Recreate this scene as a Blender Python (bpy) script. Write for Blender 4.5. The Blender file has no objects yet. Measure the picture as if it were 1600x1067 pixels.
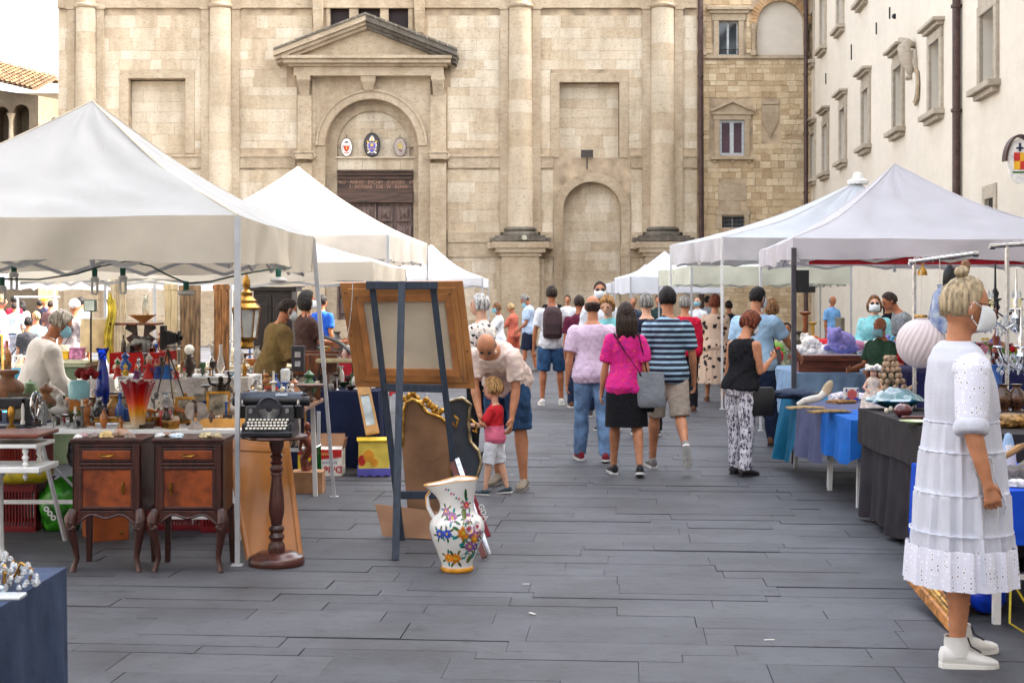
import bpy, bmesh, math, random
import numpy as np
from math import sin, cos, pi, radians, sqrt, atan2
from mathutils import Vector as V, Matrix, noise, geometry
R = random.Random(11)
F, CH, HY = 2222.0, 1.6, 470.0            # focal length in photo pixels, eye height, horizon row
SC = bpy.context.scene; COL = SC.collection
# ---------------------------------------------------------------- camera, sky, sun, exposure
cam = bpy.data.cameras.new('camera'); cam.lens = 50; cam.sensor_width = 36
cam.shift_y = -63.5/1600; cam.clip_start = .1; cam.clip_end = 800
cam.dof.use_dof = True; cam.dof.focus_distance = 11.0; cam.dof.aperture_fstop = 9
co = bpy.data.objects.new('camera', cam); COL.objects.link(co)
co.location = (0, 0, CH); co.rotation_euler = (pi/2, 0, 0); SC.camera = co
SUN_EL, SUN_AZ = radians(47), radians(9)   # azimuth measured from +X towards +Y
wd = bpy.data.worlds.new('World'); SC.world = wd; wd.use_nodes = True
nt = wd.node_tree; bg = nt.nodes['Background']
sky = nt.nodes.new('ShaderNodeTexSky'); sky.sky_type = 'NISHITA'; sky.sun_disc = False
sky.sun_elevation = SUN_EL; sky.sun_rotation = pi/2 - SUN_AZ
sky.air_density = 1.0; sky.dust_density = 5.0; sky.ozone_density = 1.0
hs = nt.nodes.new('ShaderNodeHueSaturation'); hs.inputs['Saturation'].default_value = .34      # pale hazy sky
nt.links.new(sky.outputs[0], hs.inputs['Color']); nt.links.new(hs.outputs[0], bg.inputs[0]); bg.inputs[1].default_value = .15
sl = bpy.data.lights.new('sun', 'SUN'); sl.energy = 3.6; sl.angle = radians(.55); sl.color = (1, .94, .84)
so = bpy.data.objects.new('sun', sl); COL.objects.link(so)
sd = V((cos(SUN_AZ)*cos(SUN_EL), sin(SUN_AZ)*cos(SUN_EL), sin(SUN_EL)))
so.rotation_euler = sd.to_track_quat('Z', 'Y').to_euler(); so.location = sd*60
SC.view_settings.view_transform = 'Standard'; SC.view_settings.look = 'None'
SC.view_settings.exposure = 2.76; SC.view_settings.gamma = 1
SC.view_settings.use_curve_mapping = False
SC.render.engine = 'CYCLES'
try:
    SC.cycles.use_denoising = True
    SC.cycles.max_bounces = 6; SC.cycles.transparent_max_bounces = 8
except Exception: pass

def P(px, py, y): return V(((px-800)/F*y, y, CH+(HY-py)/F*y))
def G(px, py, h=0.0):                       # point on a level surface of height h
    y = F*(CH-h)/(py-HY); return V(((px-800)/F*y, y, h))
# ---------------------------------------------------------------- materials
def hexc(r, g, b):                          # sRGB 0-255 -> linear
    f = lambda c: (c/255)/12.92 if c <= 10 else (((c/255)+.055)/1.055)**2.4
    return (f(r), f(g), f(b))
MC = {}
def mk(col, rough=.6, metal=0, var=.12, ns=9, bump=0, bs=60, coat=0, trans=0, transl=0, col2=None, obj=0, emit=0, spec=.5, stretch=None, ior=1.45):
    """general procedural surface: base colour broken by noise, optional relief, gloss, glass or translucency"""
    key = (tuple(col), rough, metal, var, ns, bump, bs, coat, trans, transl, col2 and tuple(col2), obj, emit, spec, stretch)
    if key in MC: return MC[key]
    m = bpy.data.materials.new('surface'); m.use_nodes = True; n = m.node_tree.nodes; L = m.node_tree.links
    b = n['Principled BSDF']; MC[key] = m
    tc = n.new('ShaderNodeTexCoord'); mp = n.new('ShaderNodeMapping'); L.new(tc.outputs['Object'], mp.inputs[0])
    if stretch: mp.inputs['Scale'].default_value = stretch
    nz = n.new('ShaderNodeTexNoise'); nz.inputs['Scale'].default_value = ns; nz.inputs['Detail'].default_value = 5
    L.new(mp.outputs[0], nz.inputs['Vector'])
    mx = n.new('ShaderNodeMix'); mx.data_type = 'RGBA'
    c2 = col2 or tuple(c*(1-var*2.2) for c in col); c1 = tuple(min(1, c*(1+var)) for c in col)
    mx.inputs['A'].default_value = (*c2, 1); mx.inputs['B'].default_value = (*c1, 1)
    rp = n.new('ShaderNodeValToRGB'); rp.color_ramp.elements[0].position = .32; rp.color_ramp.elements[1].position = .66
    L.new(nz.outputs[0], rp.inputs[0]); L.new(rp.outputs[0], mx.inputs['Factor'])
    out = mx.outputs['Result']
    if obj:
        oi = n.new('ShaderNodeObjectInfo'); hs = n.new('ShaderNodeHueSaturation'); mr = n.new('ShaderNodeMapRange')
        mr.inputs['To Min'].default_value = 1-obj; mr.inputs['To Max'].default_value = 1+obj
        L.new(oi.outputs['Random'], mr.inputs[0]); L.new(mr.outputs[0], hs.inputs['Value']); L.new(out, hs.inputs['Color']); out = hs.outputs[0]
    L.new(out, b.inputs['Base Color'])
    b.inputs['Roughness'].default_value = rough; b.inputs['Metallic'].default_value = metal
    b.inputs['Coat Weight'].default_value = coat; b.inputs['Coat Roughness'].default_value = .12
    b.inputs['Transmission Weight'].default_value = trans; b.inputs['IOR'].default_value = ior
    b.inputs['Specular IOR Level'].default_value = spec
    if emit: L.new(out, b.inputs['Emission Color']); b.inputs['Emission Strength'].default_value = emit
    if bump:
        nb = n.new('ShaderNodeTexNoise'); nb.inputs['Scale'].default_value = bs; nb.inputs['Detail'].default_value = 6
        L.new(mp.outputs[0], nb.inputs['Vector']); bp = n.new('ShaderNodeBump'); bp.inputs['Strength'].default_value = bump
        bp.inputs['Distance'].default_value = .02; L.new(nb.outputs[0], bp.inputs['Height']); L.new(bp.outputs[0], b.inputs['Normal'])
    if transl:
        tr = n.new('ShaderNodeBsdfTranslucent'); ms = n.new('ShaderNodeMixShader'); ms.inputs[0].default_value = transl
        L.new(out, tr.inputs[0]); L.new(b.outputs[0], ms.inputs[1]); L.new(tr.outputs[0], ms.inputs[2])
        L.new(ms.outputs[0], n['Material Output'].inputs[0])
    return m
def nodes_of(m): return m.node_tree.nodes, m.node_tree.links, m.node_tree.nodes['Principled BSDF']
def new_mat(): 
    m = bpy.data.materials.new('surface'); m.use_nodes = True; return (m,)+nodes_of(m)
def ramp(n, stops, interp='LINEAR'):
    r = n.new('ShaderNodeValToRGB'); e = r.color_ramp.elements; r.color_ramp.interpolation = interp
    while len(e) < len(stops): e.new(.5)
    for k, (p, c) in enumerate(stops): e[k].position = p; e[k].color = (*c, 1)
    return r
def stone_mat(stops, mortar=False, pits=.5, stain=.35, bump=.5, rough=.85, rnd=True, ns=1.0, gnd=0.0):
    """masonry: a tone of its own for each stone, travertine pits, broad weather stains"""
    m, n, L, b = new_mat()
    tc = n.new('ShaderNodeTexCoord'); geo = n.new('ShaderNodeNewGeometry'); oi = n.new('ShaderNodeObjectInfo')
    ad = n.new('ShaderNodeMath'); ad.operation = 'ADD'; L.new(geo.outputs['Random Per Island'], ad.inputs[0]); L.new(oi.outputs['Random'], ad.inputs[1])
    fr = n.new('ShaderNodeMath'); fr.operation = 'FRACT'; L.new(ad.outputs[0], fr.inputs[0])
    pos = geo.outputs['Position']
    big = n.new('ShaderNodeTexNoise'); big.inputs['Scale'].default_value = .35*ns; big.inputs['Detail'].default_value = 4; L.new(pos, big.inputs[0])
    mid = n.new('ShaderNodeTexNoise'); mid.inputs['Scale'].default_value = 3.2*ns; mid.inputs['Detail'].default_value = 8; mid.inputs['Roughness'].default_value = .7
    mp = n.new('ShaderNodeMapping'); mp.inputs['Scale'].default_value = (1, 1, 2.2); L.new(pos, mp.inputs[0]); L.new(mp.outputs[0], mid.inputs[0])
    f1 = n.new('ShaderNodeMath'); f1.operation = 'MULTIPLY'; L.new(fr.outputs[0], f1.inputs[0]); f1.inputs[1].default_value = .55 if rnd else 0.0
    f2 = n.new('ShaderNodeMath'); f2.operation = 'MULTIPLY_ADD'; L.new(big.outputs[0], f2.inputs[0]); f2.inputs[1].default_value = .5; L.new(f1.outputs[0], f2.inputs[2])
    f3 = n.new('ShaderNodeMath'); f3.operation = 'MULTIPLY_ADD'; L.new(mid.outputs[0], f3.inputs[0]); f3.inputs[1].default_value = .55; L.new(f2.outputs[0], f3.inputs[2])
    f4 = n.new('ShaderNodeMath'); f4.operation = 'SUBTRACT'; L.new(f3.outputs[0], f4.inputs[0]); f4.inputs[1].default_value = .28
    r = ramp(n, stops); L.new(f4.outputs[0], r.inputs[0])
    # pits
    vo = n.new('ShaderNodeTexNoise'); vo.inputs['Scale'].default_value = 8*ns; vo.inputs['Detail'].default_value = 6; vo.inputs['Roughness'].default_value = .75; L.new(mp.outputs[0], vo.inputs[0])
    pr = ramp(n, [(.0, (0, 0, 0)), (.33, (0, 0, 0)), (.47, (1, 1, 1))]); L.new(vo.outputs[0], pr.inputs[0])
    mx = n.new('ShaderNodeMix'); mx.data_type = 'RGBA'; mx.blend_type = 'MULTIPLY'; mx.inputs['Factor'].default_value = pits
    L.new(r.outputs[0], mx.inputs['A']); L.new(pr.outputs[0], mx.inputs['B'])
    # stains
    st = n.new('ShaderNodeTexNoise'); st.inputs['Scale'].default_value = .8*ns; st.inputs['Detail'].default_value = 9; st.inputs['Roughness'].default_value = .65; mst = n.new('ShaderNodeMapping'); mst.inputs['Scale'].default_value = (1.3, 1.3, .4); L.new(pos, mst.inputs[0]); L.new(mst.outputs[0], st.inputs[0])
    sr = ramp(n, [(.42, (1, 1, 1)), (.68, (.42, .37, .31))]); L.new(st.outputs[0], sr.inputs[0])
    m2 = n.new('ShaderNodeMix'); m2.data_type = 'RGBA'; m2.blend_type = 'MULTIPLY'; m2.inputs['Factor'].default_value = stain
    L.new(mx.outputs['Result'], m2.inputs['A']); L.new(sr.outputs[0], m2.inputs['B']); L.new(m2.outputs['Result'], b.inputs['Base Color'])
    b.inputs['Roughness'].default_value = rough; b.inputs['Specular IOR Level'].default_value = .25
    bp = n.new('ShaderNodeBump'); bp.inputs['Strength'].default_value = bump; bp.inputs['Distance'].default_value = .03
    L.new(vo.outputs[0], bp.inputs['Height']); L.new(bp.outputs[0], b.inputs['Normal'])
    return m
STONE = stone_mat([(.0, hexc(160, 138, 112)), (.25, hexc(190, 171, 144)), (.5, hexc(202, 186, 161)), (.8, hexc(210, 197, 175)), (1, hexc(218, 208, 190))], pits=.42, stain=.6)
DRUM = stone_mat([(.0, hexc(164, 145, 119)), (.3, hexc(188, 170, 144)), (.6, hexc(198, 182, 158)), (1, hexc(208, 196, 176))], pits=.38, stain=.5)
BOUNCE_PLASTER = mk(hexc(150, 144, 136), .9, var=.1, ns=1)
RUBD = stone_mat([(.1, hexc(96, 82, 66)), (.5, hexc(136, 120, 98)), (1, hexc(160, 144, 120))], rnd=False)
TRIM = stone_mat([(.1, hexc(164, 144, 118)), (.5, hexc(202, 187, 163)), (1, hexc(216, 205, 187))], rnd=False, pits=.4, stain=.5)
PTRIM = stone_mat([(.1, hexc(160, 148, 132)), (.5, hexc(196, 185, 168)), (1, hexc(212, 203, 188))], rnd=False, pits=.3, stain=.4)
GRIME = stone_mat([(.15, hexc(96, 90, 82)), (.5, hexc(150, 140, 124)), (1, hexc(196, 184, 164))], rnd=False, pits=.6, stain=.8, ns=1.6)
JOINT = mk(hexc(172, 152, 126), .9, var=.2, ns=2, bump=.3)
RUBBLE = stone_mat([(.0, hexc(146, 120, 90)), (.3, hexc(184, 160, 126)), (.6, hexc(202, 180, 146)), (.85, hexc(218, 200, 168)), (1, hexc(228, 214, 186))], pits=.4, stain=.25, bump=.8, ns=1.5)
PAVE = stone_mat([(.0, hexc(68, 69, 74)), (.35, hexc(77, 78, 83)), (.6, hexc(81, 82, 87)), (.85, hexc(85, 86, 90)), (1, hexc(94, 94, 96))], pits=.3, stain=.65, bump=.22, rough=.6, ns=1.0)
PLASTER = stone_mat([(.1, hexc(204, 195, 180)), (.5, hexc(222, 213, 198)), (1, hexc(232, 224, 210))], rnd=False, pits=.03, stain=.10, bump=.06, ns=.6)
METAL = mk(hexc(190, 192, 196), .4, .25, var=.06); WHITEP = mk(hexc(226, 226, 224), .4, 0, var=.05); DARKM = mk(hexc(40, 40, 44), .4, .6)
BRASS = mk(hexc(176, 130, 60), .3, .95, var=.25, ns=30); BLACK = mk(hexc(22, 22, 24), .45, 0); SILVER = mk(hexc(200, 200, 204), .2, 1, var=.15, ns=40)
def wood(c, rough=.4, coat=.3, ns=5, var=.35, ax=(1, 8, 1)):
    return mk(c, rough, 0, var=var, ns=ns, bump=.12, bs=30, coat=coat, stretch=ax)
WOOD_D = wood(hexc(70, 34, 24), ax=(6, 6, 1)); WOOD_M = wood(hexc(120, 66, 34), ax=(6, 6, 1)); WOOD_L = wood(hexc(196, 138, 72), ax=(1, 8, 8), ns=4)
# ---------------------------------------------------------------- mesh builder
class MB:
    def __init__(s): s.v = []; s.f = []; s.m = []; s.cur = 0; s.X = None
    def put(s, vs, fs):
        o = len(s.v)
        if s.X is not None: vs = [s.X @ V(v) for v in vs]
        s.v.extend([tuple(v) for v in vs]); s.f.extend([tuple(i+o for i in f) for f in fs]); s.m.extend([s.cur]*len(fs)); return s
    def box(s, x0, x1, y0, y1, z0, z1):
        return s.put([(x0,y0,z0),(x1,y0,z0),(x1,y1,z0),(x0,y1,z0),(x0,y0,z1),(x1,y0,z1),(x1,y1,z1),(x0,y1,z1)],
                     [(0,3,2,1),(4,5,6,7),(0,1,5,4),(1,2,6,5),(2,3,7,6),(3,0,4,7)])
    def hexa(s, a, b):                       # two quads (4 points each) joined to a solid
        return s.put(list(a)+list(b), [(0,3,2,1),(4,5,6,7),(0,1,5,4),(1,2,6,5),(2,3,7,6),(3,0,4,7)])
    def bar(s, a, b, w, d=None, up=(0,0,1)):
        a, b = V(a), V(b); d = d or w; t = (b-a).normalized(); u = V(up)
        if abs(t.dot(u)) > .98: u = V((0,1,0))
        r = t.cross(u).normalized(); u = r.cross(t).normalized()
        q = lambda c: [c-r*w/2-u*d/2, c+r*w/2-u*d/2, c+r*w/2+u*d/2, c-r*w/2+u*d/2]
        return s.hexa(q(a), q(b))
    def loft(s, rings, cap=True, closed=True):
        n = len(rings[0]); vs = [p for r in rings for p in r]; fs = []
        for i in range(len(rings)-1):
            for j in range(n if closed else n-1):
                k = (j+1) % n; fs.append((i*n+j, i*n+k, (i+1)*n+k, (i+1)*n+j))
        if cap: fs.append(tuple(range(n-1, -1, -1))); fs.append(tuple((len(rings)-1)*n+j for j in range(n)))
        return s.put(vs, fs)
    def tube(s, pts, r, n=6, cap=True):
        pts = [V(p) for p in pts]; rs = r if isinstance(r, (list, tuple)) else [r]*len(pts); rings = []; pr = None
        for i, p in enumerate(pts):
            t = (pts[min(i+1, len(pts)-1)]-pts[max(i-1, 0)])
            t = t.normalized() if t.length > 1e-9 else V((0,0,1))
            if pr is None:
                u = V((0,0,1)) if abs(t.z) < .9 else V((0,1,0)); a = t.cross(u).normalized()
            else:
                a = pr - t*pr.dot(t); a = a.normalized() if a.length > 1e-6 else V((1,0,0))
            pr = a; c = t.cross(a)
            rings.append([p+(a*cos(2*pi*j/n)+c*sin(2*pi*j/n))*rs[i] for j in range(n)])
        return s.loft(rings, cap)
    def lathe(s, prof, n=16, c=(0,0,0), sx=1, sy=1, flute=0, fn=8, cap=True):
        c = V(c); rings = []
        for r, z in prof:
            rings.append([c+V((r*sx*cos(2*pi*j/n)*(1+flute*cos(fn*2*pi*j/n)), r*sy*sin(2*pi*j/n)*(1+flute*cos(fn*2*pi*j/n)), z)) for j in range(n)])
        return s.loft(rings, cap)
    def ell(s, c, r, n=12, k=8, rot=None):
        c = V(c); r = (r, r, r) if not isinstance(r, (tuple, list)) else r; rings = []
        for i in range(k+1):
            a = -pi/2+pi*i/k; a = max(min(a, pi/2-.06), -pi/2+.06); ring = []
            for j in range(n):
                p = V((r[0]*cos(a)*cos(2*pi*j/n), r[1]*cos(a)*sin(2*pi*j/n), r[2]*sin(a)))
                ring.append(c+(rot @ p if rot else p))
            rings.append(ring)
        return s.loft(rings)
    def grid(s, fn, nu, nv):
        vs = [fn(i/nu, j/nv) for j in range(nv+1) for i in range(nu+1)]
        return s.put(vs, [(j*(nu+1)+i, j*(nu+1)+i+1, (j+1)*(nu+1)+i+1, (j+1)*(nu+1)+i) for j in range(nv) for i in range(nu)])
    def prism(s, poly, y0, y1):              # outline in XZ given thickness in Y
        n = len(poly)
        return s.put([(p[0], y0, p[1]) for p in poly]+[(p[0], y1, p[1]) for p in poly],
                     [tuple(range(n)), tuple(range(2*n-1, n-1, -1))]+[((i+1) % n, i, i+n, (i+1) % n+n) for i in range(n)])
    def build(s, name, mat, parent=None, smooth=False, bev=0, loc=None, kind=None, label=None):
        me = bpy.data.meshes.new(name); me.from_pydata(s.v, [], s.f); me.validate()
        for mm in (mat if isinstance(mat, (list, tuple)) else [mat]): me.materials.append(mm)
        if len(s.m) == len(me.polygons) and any(s.m): me.polygons.foreach_set('material_index', s.m)
        if smooth: me.polygons.foreach_set('use_smooth', [True]*len(me.polygons)); 
        me.update()
        o = bpy.data.objects.new(name, me); COL.objects.link(o)
        if smooth:
            try: me.set_sharp_from_angle(angle=radians(50 if smooth is True else smooth))
            except Exception: pass
        if parent: o.parent = parent
        if loc is not None: o.location = loc
        if bev:
            b = o.modifiers.new('edge', 'BEVEL'); b.width = bev; b.segments = 2; b.limit_method = 'ANGLE'
        if kind: o['kind'] = kind
        if label: o['label'] = label
        return o
def tag(o, label, cat, group=None):
    o['label'] = label; o['category'] = cat
    if group: o['group'] = group
    return o
def thing(name, label, cat, loc=(0,0,0), rz=0, group=None, sc=1):
    o = bpy.data.objects.new(name, None); COL.objects.link(o); o.location = loc; o.rotation_euler = (0,0,rz)
    o.empty_display_size = .1; o.scale = (sc, sc, sc)
    return tag(o, label, cat, group)
def dup(o, parent=None, loc=None, rz=None, label=None, sc=None, group=None):
    c = o.copy(); COL.objects.link(c); c.parent = parent
    if loc is not None: c.location = loc
    if rz is not None: c.rotation_euler = (0, 0, rz)
    if sc is not None: c.scale = (sc, sc, sc)
    if label: c['label'] = label
    if group: c['group'] = group
    for ch in o.children: dup(ch, c)
    return c
def arc(cx, cz, r, a0, a1, n): return [(cx+r*cos(a0+(a1-a0)*i/n), cz+r*sin(a0+(a1-a0)*i/n)) for i in range(n+1)]
def rect(x0, x1, z0, z1): return [(x0,z0),(x1,z0),(x1,z1),(x0,z1)]
def wall_sheet(mb, outer, holes, y, depth, back=True):
    """front face at y with holes cut, reveals going back by depth, and a back face in each hole"""
    pl = [[V((x, z, 0)) for x, z in outer]]+[[V((x, z, 0)) for x, z in h] for h in holes]
    flat = [p for q in pl for p in q]; tr = geometry.tessellate_polygon(pl)
    fs = []
    for t in tr:
        a, b, c = (flat[i] for i in t); cr = (b.x-a.x)*(c.y-a.y)-(b.y-a.y)*(c.x-a.x)
        fs.append(tuple(t) if cr > 0 else tuple(reversed(t)))
    mb.put([(p.x, y, p.y) for p in flat], fs)
    for h in holes:
        n = len(h); mb.put([(x, y, z) for x, z in h]+[(x, y+depth, z) for x, z in h], [(i, (i+1) % n, (i+1) % n+n, i+n) for i in range(n)])
        if back: mb.put([(x, y+depth, z) for x, z in h], [tuple(range(n))])
def text(s, size, loc, rot, mat, parent, name='lettering', depth=.0006, align='CENTER', bold=0):
    cu = bpy.data.curves.new(name, 'FONT'); cu.body = s; cu.size = size; cu.extrude = depth; cu.align_x = align; cu.align_y = 'CENTER'; cu.offset = bold
    t = bpy.data.objects.new(name, cu); COL.objects.link(t)
    me = t.to_mesh().copy() if False else bpy.data.meshes.new_from_object(t.evaluated_get(bpy.context.evaluated_depsgraph_get()))
    bpy.data.objects.remove(t); me.materials.clear(); me.materials.append(mat)
    o = bpy.data.objects.new(name, me); COL.objects.link(o); o.location = loc; o.rotation_euler = rot
    if parent: o.parent = parent
    return o
# ================================================================ ground
DX = .079; UR = V((1, -DX, 0)).normalized(); UF = V((DX, 1, 0)).normalized(); PA = -atan2(DX, 1)
def struct(o): o['kind'] = 'structure'; return o
g = MB(); g.put([(-250,-60,-.007),(250,-60,-.007),(250,350,-.007),(-250,350,-.007)], [(0,1,2,3)])
struct(g.build('ground', mk(hexc(72, 70, 69), .9, var=.5, ns=3)))
pav = thing('pavement', '', ''); del pav['label'], pav['category']; struct(pav)
def ucube(name, mat, bevel=0.0):
    m = MB(); m.box(-.5,.5,-.5,.5,-.5,.5); o = m.build(name, mat); me = o.data; bpy.data.objects.remove(o); return me
slabs = []; v = 4.6; rs = random.Random(5)
while v < 51:
    h = rs.choice([.14, .16, .18, .2, .22, .25, .28, .34]) if v < 26 else .5
    u = -3-.5*v-rs.random()*1.5
    while u < 3+.42*v:
        L = rs.uniform(.45, 1.35); 
        slabs.append((u+L/2, v+h/2, L-rs.uniform(.002, .006), h-rs.uniform(.0015, .005), rs.uniform(-.0035, .0035))); u += L
    v += h
def area(s):
    c = UR*s[0]+UF*s[1]
    if c.y < 5.2: return 0
    px = 800+c.x*F/c.y
    if px < -30 or px > 1630 or 470+F*CH/c.y > 1095: return 0
    return s[2]*s[3]*CH*F*F/c.y**3
slabs.sort(key=area, reverse=True)
sm = ucube('slab', PAVE)
for k, s in enumerate(slabs[:300]):
    o = bpy.data.objects.new('paving_slab', sm); COL.objects.link(o); o.parent = pav
    o.location = UR*s[0]+UF*s[1]+V((0,0,-.05+s[4])); o.scale = (s[2], s[3], .1); o.rotation_euler = (rs.uniform(-.002,.002), rs.uniform(-.002,.002), PA)
g = MB()
for s in slabs[300:]:
    g.X = Matrix.Translation(UR*s[0]+UF*s[1]+V((0,0,s[4]*.6))) @ Matrix.Rotation(PA, 4, 'Z')
    g.box(-s[2]/2, s[2]/2, -s[3]/2, s[3]/2, -.05, 0)
g.build('paving_slabs', PAVE, pav, kind='stuff')
# ================================================================ facade of the church
YF = 51.0
fx = lambda px: (px-800)/F*YF
fz = lambda py: CH+(HY-py)/F*YF
ch = thing('church_facade', 'weathered travertine church front with half columns, pedimented portal and blind niches', 'church', (0, 0, 0))
FX0, FX1, FTOP = fx(91), fx(1089), 14.2
A_C, A_R = 580, 72                       # portal arch centre and radius, px
def pxarc(cx, cy, r, a0=0, a1=pi, n=24): return [(fx(cx+r*cos(a0+(a1-a0)*i/n)), fz(cy-r*sin(a0+(a1-a0)*i/n))) for i in range(n+1)]
h_panel1 = rect(fx(201), fx(290), fz(240), fz(123)); h_panel2 = rect(fx(874), fx(968), fz(247), fz(129))
h_niche = [(fx(880), 0.05), (fx(970), .05)]+pxarc(925, 330, 45)
h_portal = [(fx(508), .05), (fx(654), .05)]+pxarc(581, 228, 73)
h_win = rect(fx(512), fx(642), fz(70), FTOP-.8)
m = MB(); wall_sheet(m, rect(FX0, FX1, 0, FTOP), [h_panel1, h_panel2, h_niche], YF, .38)
m.box(FX0, FX1, YF+1.6, YF+1.7, 0, FTOP); m.put([(FX0,YF,0),(FX0,YF+8,0),(FX0,YF+8,FTOP),(FX0,YF,FTOP)], [(0,3,2,1)])
m.put([(FX0,YF,FTOP),(FX1,YF,FTOP),(FX1,YF+8,FTOP),(FX0,YF+8,FTOP)], [(0,1,2,3)])
# cut the portal in its own sheet (a second opening set deeper)
m2 = MB(); wall_sheet(m2, rect(FX0, FX1, 0, FTOP), [h_panel1, h_panel2, h_niche, h_portal, h_win], YF, .5)
bpy_wall = m2.build('wall', JOINT, ch)
m = MB(); m.put([(FX0,YF,0),(FX0,YF+8,0),(FX0,YF+8,FTOP),(FX0,YF,FTOP)], [(0,3,2,1)]); m.put([(FX0,YF,FTOP),(FX1,YF,FTOP),(FX1,YF+8,FTOP),(FX0,YF+8,FTOP)], [(0,1,2,3)])
m.build('side_wall', TRIM, ch)
def in_px(x0, x1, y0, y1, boxes):
    return any(x0 < b[1] and x1 > b[0] and y0 < b[3] and y1 > b[2] for b in boxes)
def masonry(parent, x0, x1, z0, z1, y, rowh, lenr, boxes, mat, px2, name='stone_block', nobj=300, proud=(.002, .012), jn=.008, seed=3, thick=.06):
    r = random.Random(seed); z = z0; bl = []
    tox = lambda px: (px-800)/F*y
    toz = lambda py: CH+(HY-py)/F*y
    bw = [(tox(b[0]), tox(b[1]), toz(b[3]), toz(b[2])) for b in boxes]
    while z < z1-.05:
        h = min(r.uniform(*rowh), z1-z)
        iv = [(x0, x1)]
        for b in bw:
            if b[2] < z+h-.03 and b[3] > z+.03:
                iv = [q for i in iv for q in ((i[0], min(i[1], b[0])), (max(i[0], b[1]), i[1])) if q[1]-q[0] > .05]
        for i0, i1 in iv:
            x = i0-r.random()*lenr[0]
            while x < i1:
                L = r.uniform(*lenr); a, b = max(x, i0), min(x+L, i1); x += L
                if i1-b < .12: b = i1; x = i1+1
                if b-a < .05: continue
                bl.append((a, b, z, z+h, r.uniform(*proud)))
        z += h
    # blocks in the frame and above the tents first, larger first
    bl.sort(key=lambda q: -((q[1]-q[0])*(q[3]-q[2])*(1 if px2(*q[:4])[3] > 5 and px2(*q[:4])[2] < 400 else .01)))
    me = ucube(name, mat)
    for a, b, c, d, pr in bl[:nobj]:
        o = bpy.data.objects.new(name, me); COL.objects.link(o); o.parent = parent
        o.location = ((a+b)/2, y-pr+thick/2, (c+d)/2); o.scale = (b-a-jn, thick, d-c-jn)
    k = MB()
    for a, b, c, d, pr in bl[nobj:]: k.box(a+jn/2, b-jn/2, y-pr, y-pr+thick, c+jn/2, d-jn/2)
    k.build(name, mat, parent, kind='stuff')
topx = lambda a, b, c, d: ((a/YF*F+800), (b/YF*F+800), HY-(d-CH)*F/YF, HY-(c-CH)*F/YF)
cols = [(135, 17.5), (345, 18.5), (813, 19.5), (1035, 19.5)]
boxes = [(187, 304, 109, 240), (860, 982, 115, 247), (864, 986, 269, 1000), (464, 699, 118, 1000), (448, 704, 88, 128), (470, 680, 66, 90), (512, 640, 45, 70), (508, 647, -400, 72),
         (488, 512, -60, 58), (642, 668, -60, 58), (80, 1100, 242, 263), (80, 1100, 6, 15)]
for c, r in cols: boxes += [(c-r-2, c+r+2, -400, 1000)]
masonry(ch, FX0, FX1, 0, FTOP, YF, (.26, .48), (.4, 1.15), boxes, STONE, topx)
# courses, base band
m = MB()
def band(x0, x1, y0, y1, out, yb=None): globals()['m'].box(fx(x0), fx(x1), YF-out, YF+(.02 if yb is None else yb), fz(y1), fz(y0))
for a, b in ((91, 462), (700, 864.5), (985.5, 1089)):
    band(a, b, 245, 263, .05); band(a, b, 242, 246, .09); band(a, b, 363, 379, .10); band(a, b, 379, 402, .06)
band(91, 1089, -60, 12, .10); band(91, 1089, 12, 14, .13); band(91, 1089, 500, 536, .14)
m.build('string_course', TRIM, ch, bev=.01)
# frames round recesses
for (a, b, c, d) in ((201, 290, 123, 240), (874, 968, 129, 247)):
    w = 14
    m = MB(); band(a-w, b+w, c-w, c, .035); band(a-w, a, c, d, .035); band(b, b+w, c, d, .035); m.build('recess_frame', TRIM, ch, bev=.008)
m = MB(); o, i = pxarc(925, 330, 60), pxarc(925, 330, 46)
def archivolt(m, outer, inner, y0, y1):
    n = len(outer); m.loft([[(outer[k][0], y0, outer[k][1]), (inner[k][0], y0, inner[k][1]), (inner[k][0], y1, inner[k][1]), (outer[k][0], y1, outer[k][1])] for k in range(n)])
archivolt(m, o, i, YF-.05, YF+.01); m.box(fx(865), fx(879), YF-.05, YF+.01, .1, fz(330)-.003); m.box(fx(971), fx(985), YF-.05, YF+.01, .1, fz(330)-.003)
m.build('niche_arch', TRIM, ch, smooth=30)
# stone blocks filling the recesses
def recess(x0, x1, y0, y1, seed, clip=None):
    k = MB(); r = random.Random(seed); z = fz(y1)
    while z < fz(y0)-.03:
        h = min(r.uniform(.28, .45), fz(y0)-z); x = fx(x0)-r.random()*.4
        while x < fx(x1):
            L = r.uniform(.5, 1.1); a, b = max(x, fx(x0)), min(x+L, fx(x1)); x += L
            if b-a > .05: k.box(a+.003, b-.003, YF+.375-r.random()*.008, YF+.395, z+.003, z+h-.003)
        z += h
    return k
recess(201.5, 289.5, 123.5, 240, 4).build('recess_masonry', STONE, ch); recess(874.5, 967.5, 129.5, 247, 5).build('recess_masonry', STONE, ch)
k = MB(); r = random.Random(9); z = .06
while z < fz(285)-.02:
    h = r.uniform(.3, .45); x = fx(880)
    while x < fx(970):
        L = r.uniform(.5, 1.0); a, b = x, min(x+L, fx(970)); x += L
        zc = z-fz(330)
        if zc > 0:
            w = sqrt(max(0, (45*YF/F)**2-zc*zc)); a = max(a, fx(925)-w); b = min(b, fx(925)+w)
        if b-a > .04: k.box(a+.003, b-.003, YF+.375-r.random()*.008, YF+.395, z+.003, min(z+h, fz(285))-.003)
    z += h
k.build('niche_masonry', STONE, ch)
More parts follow.
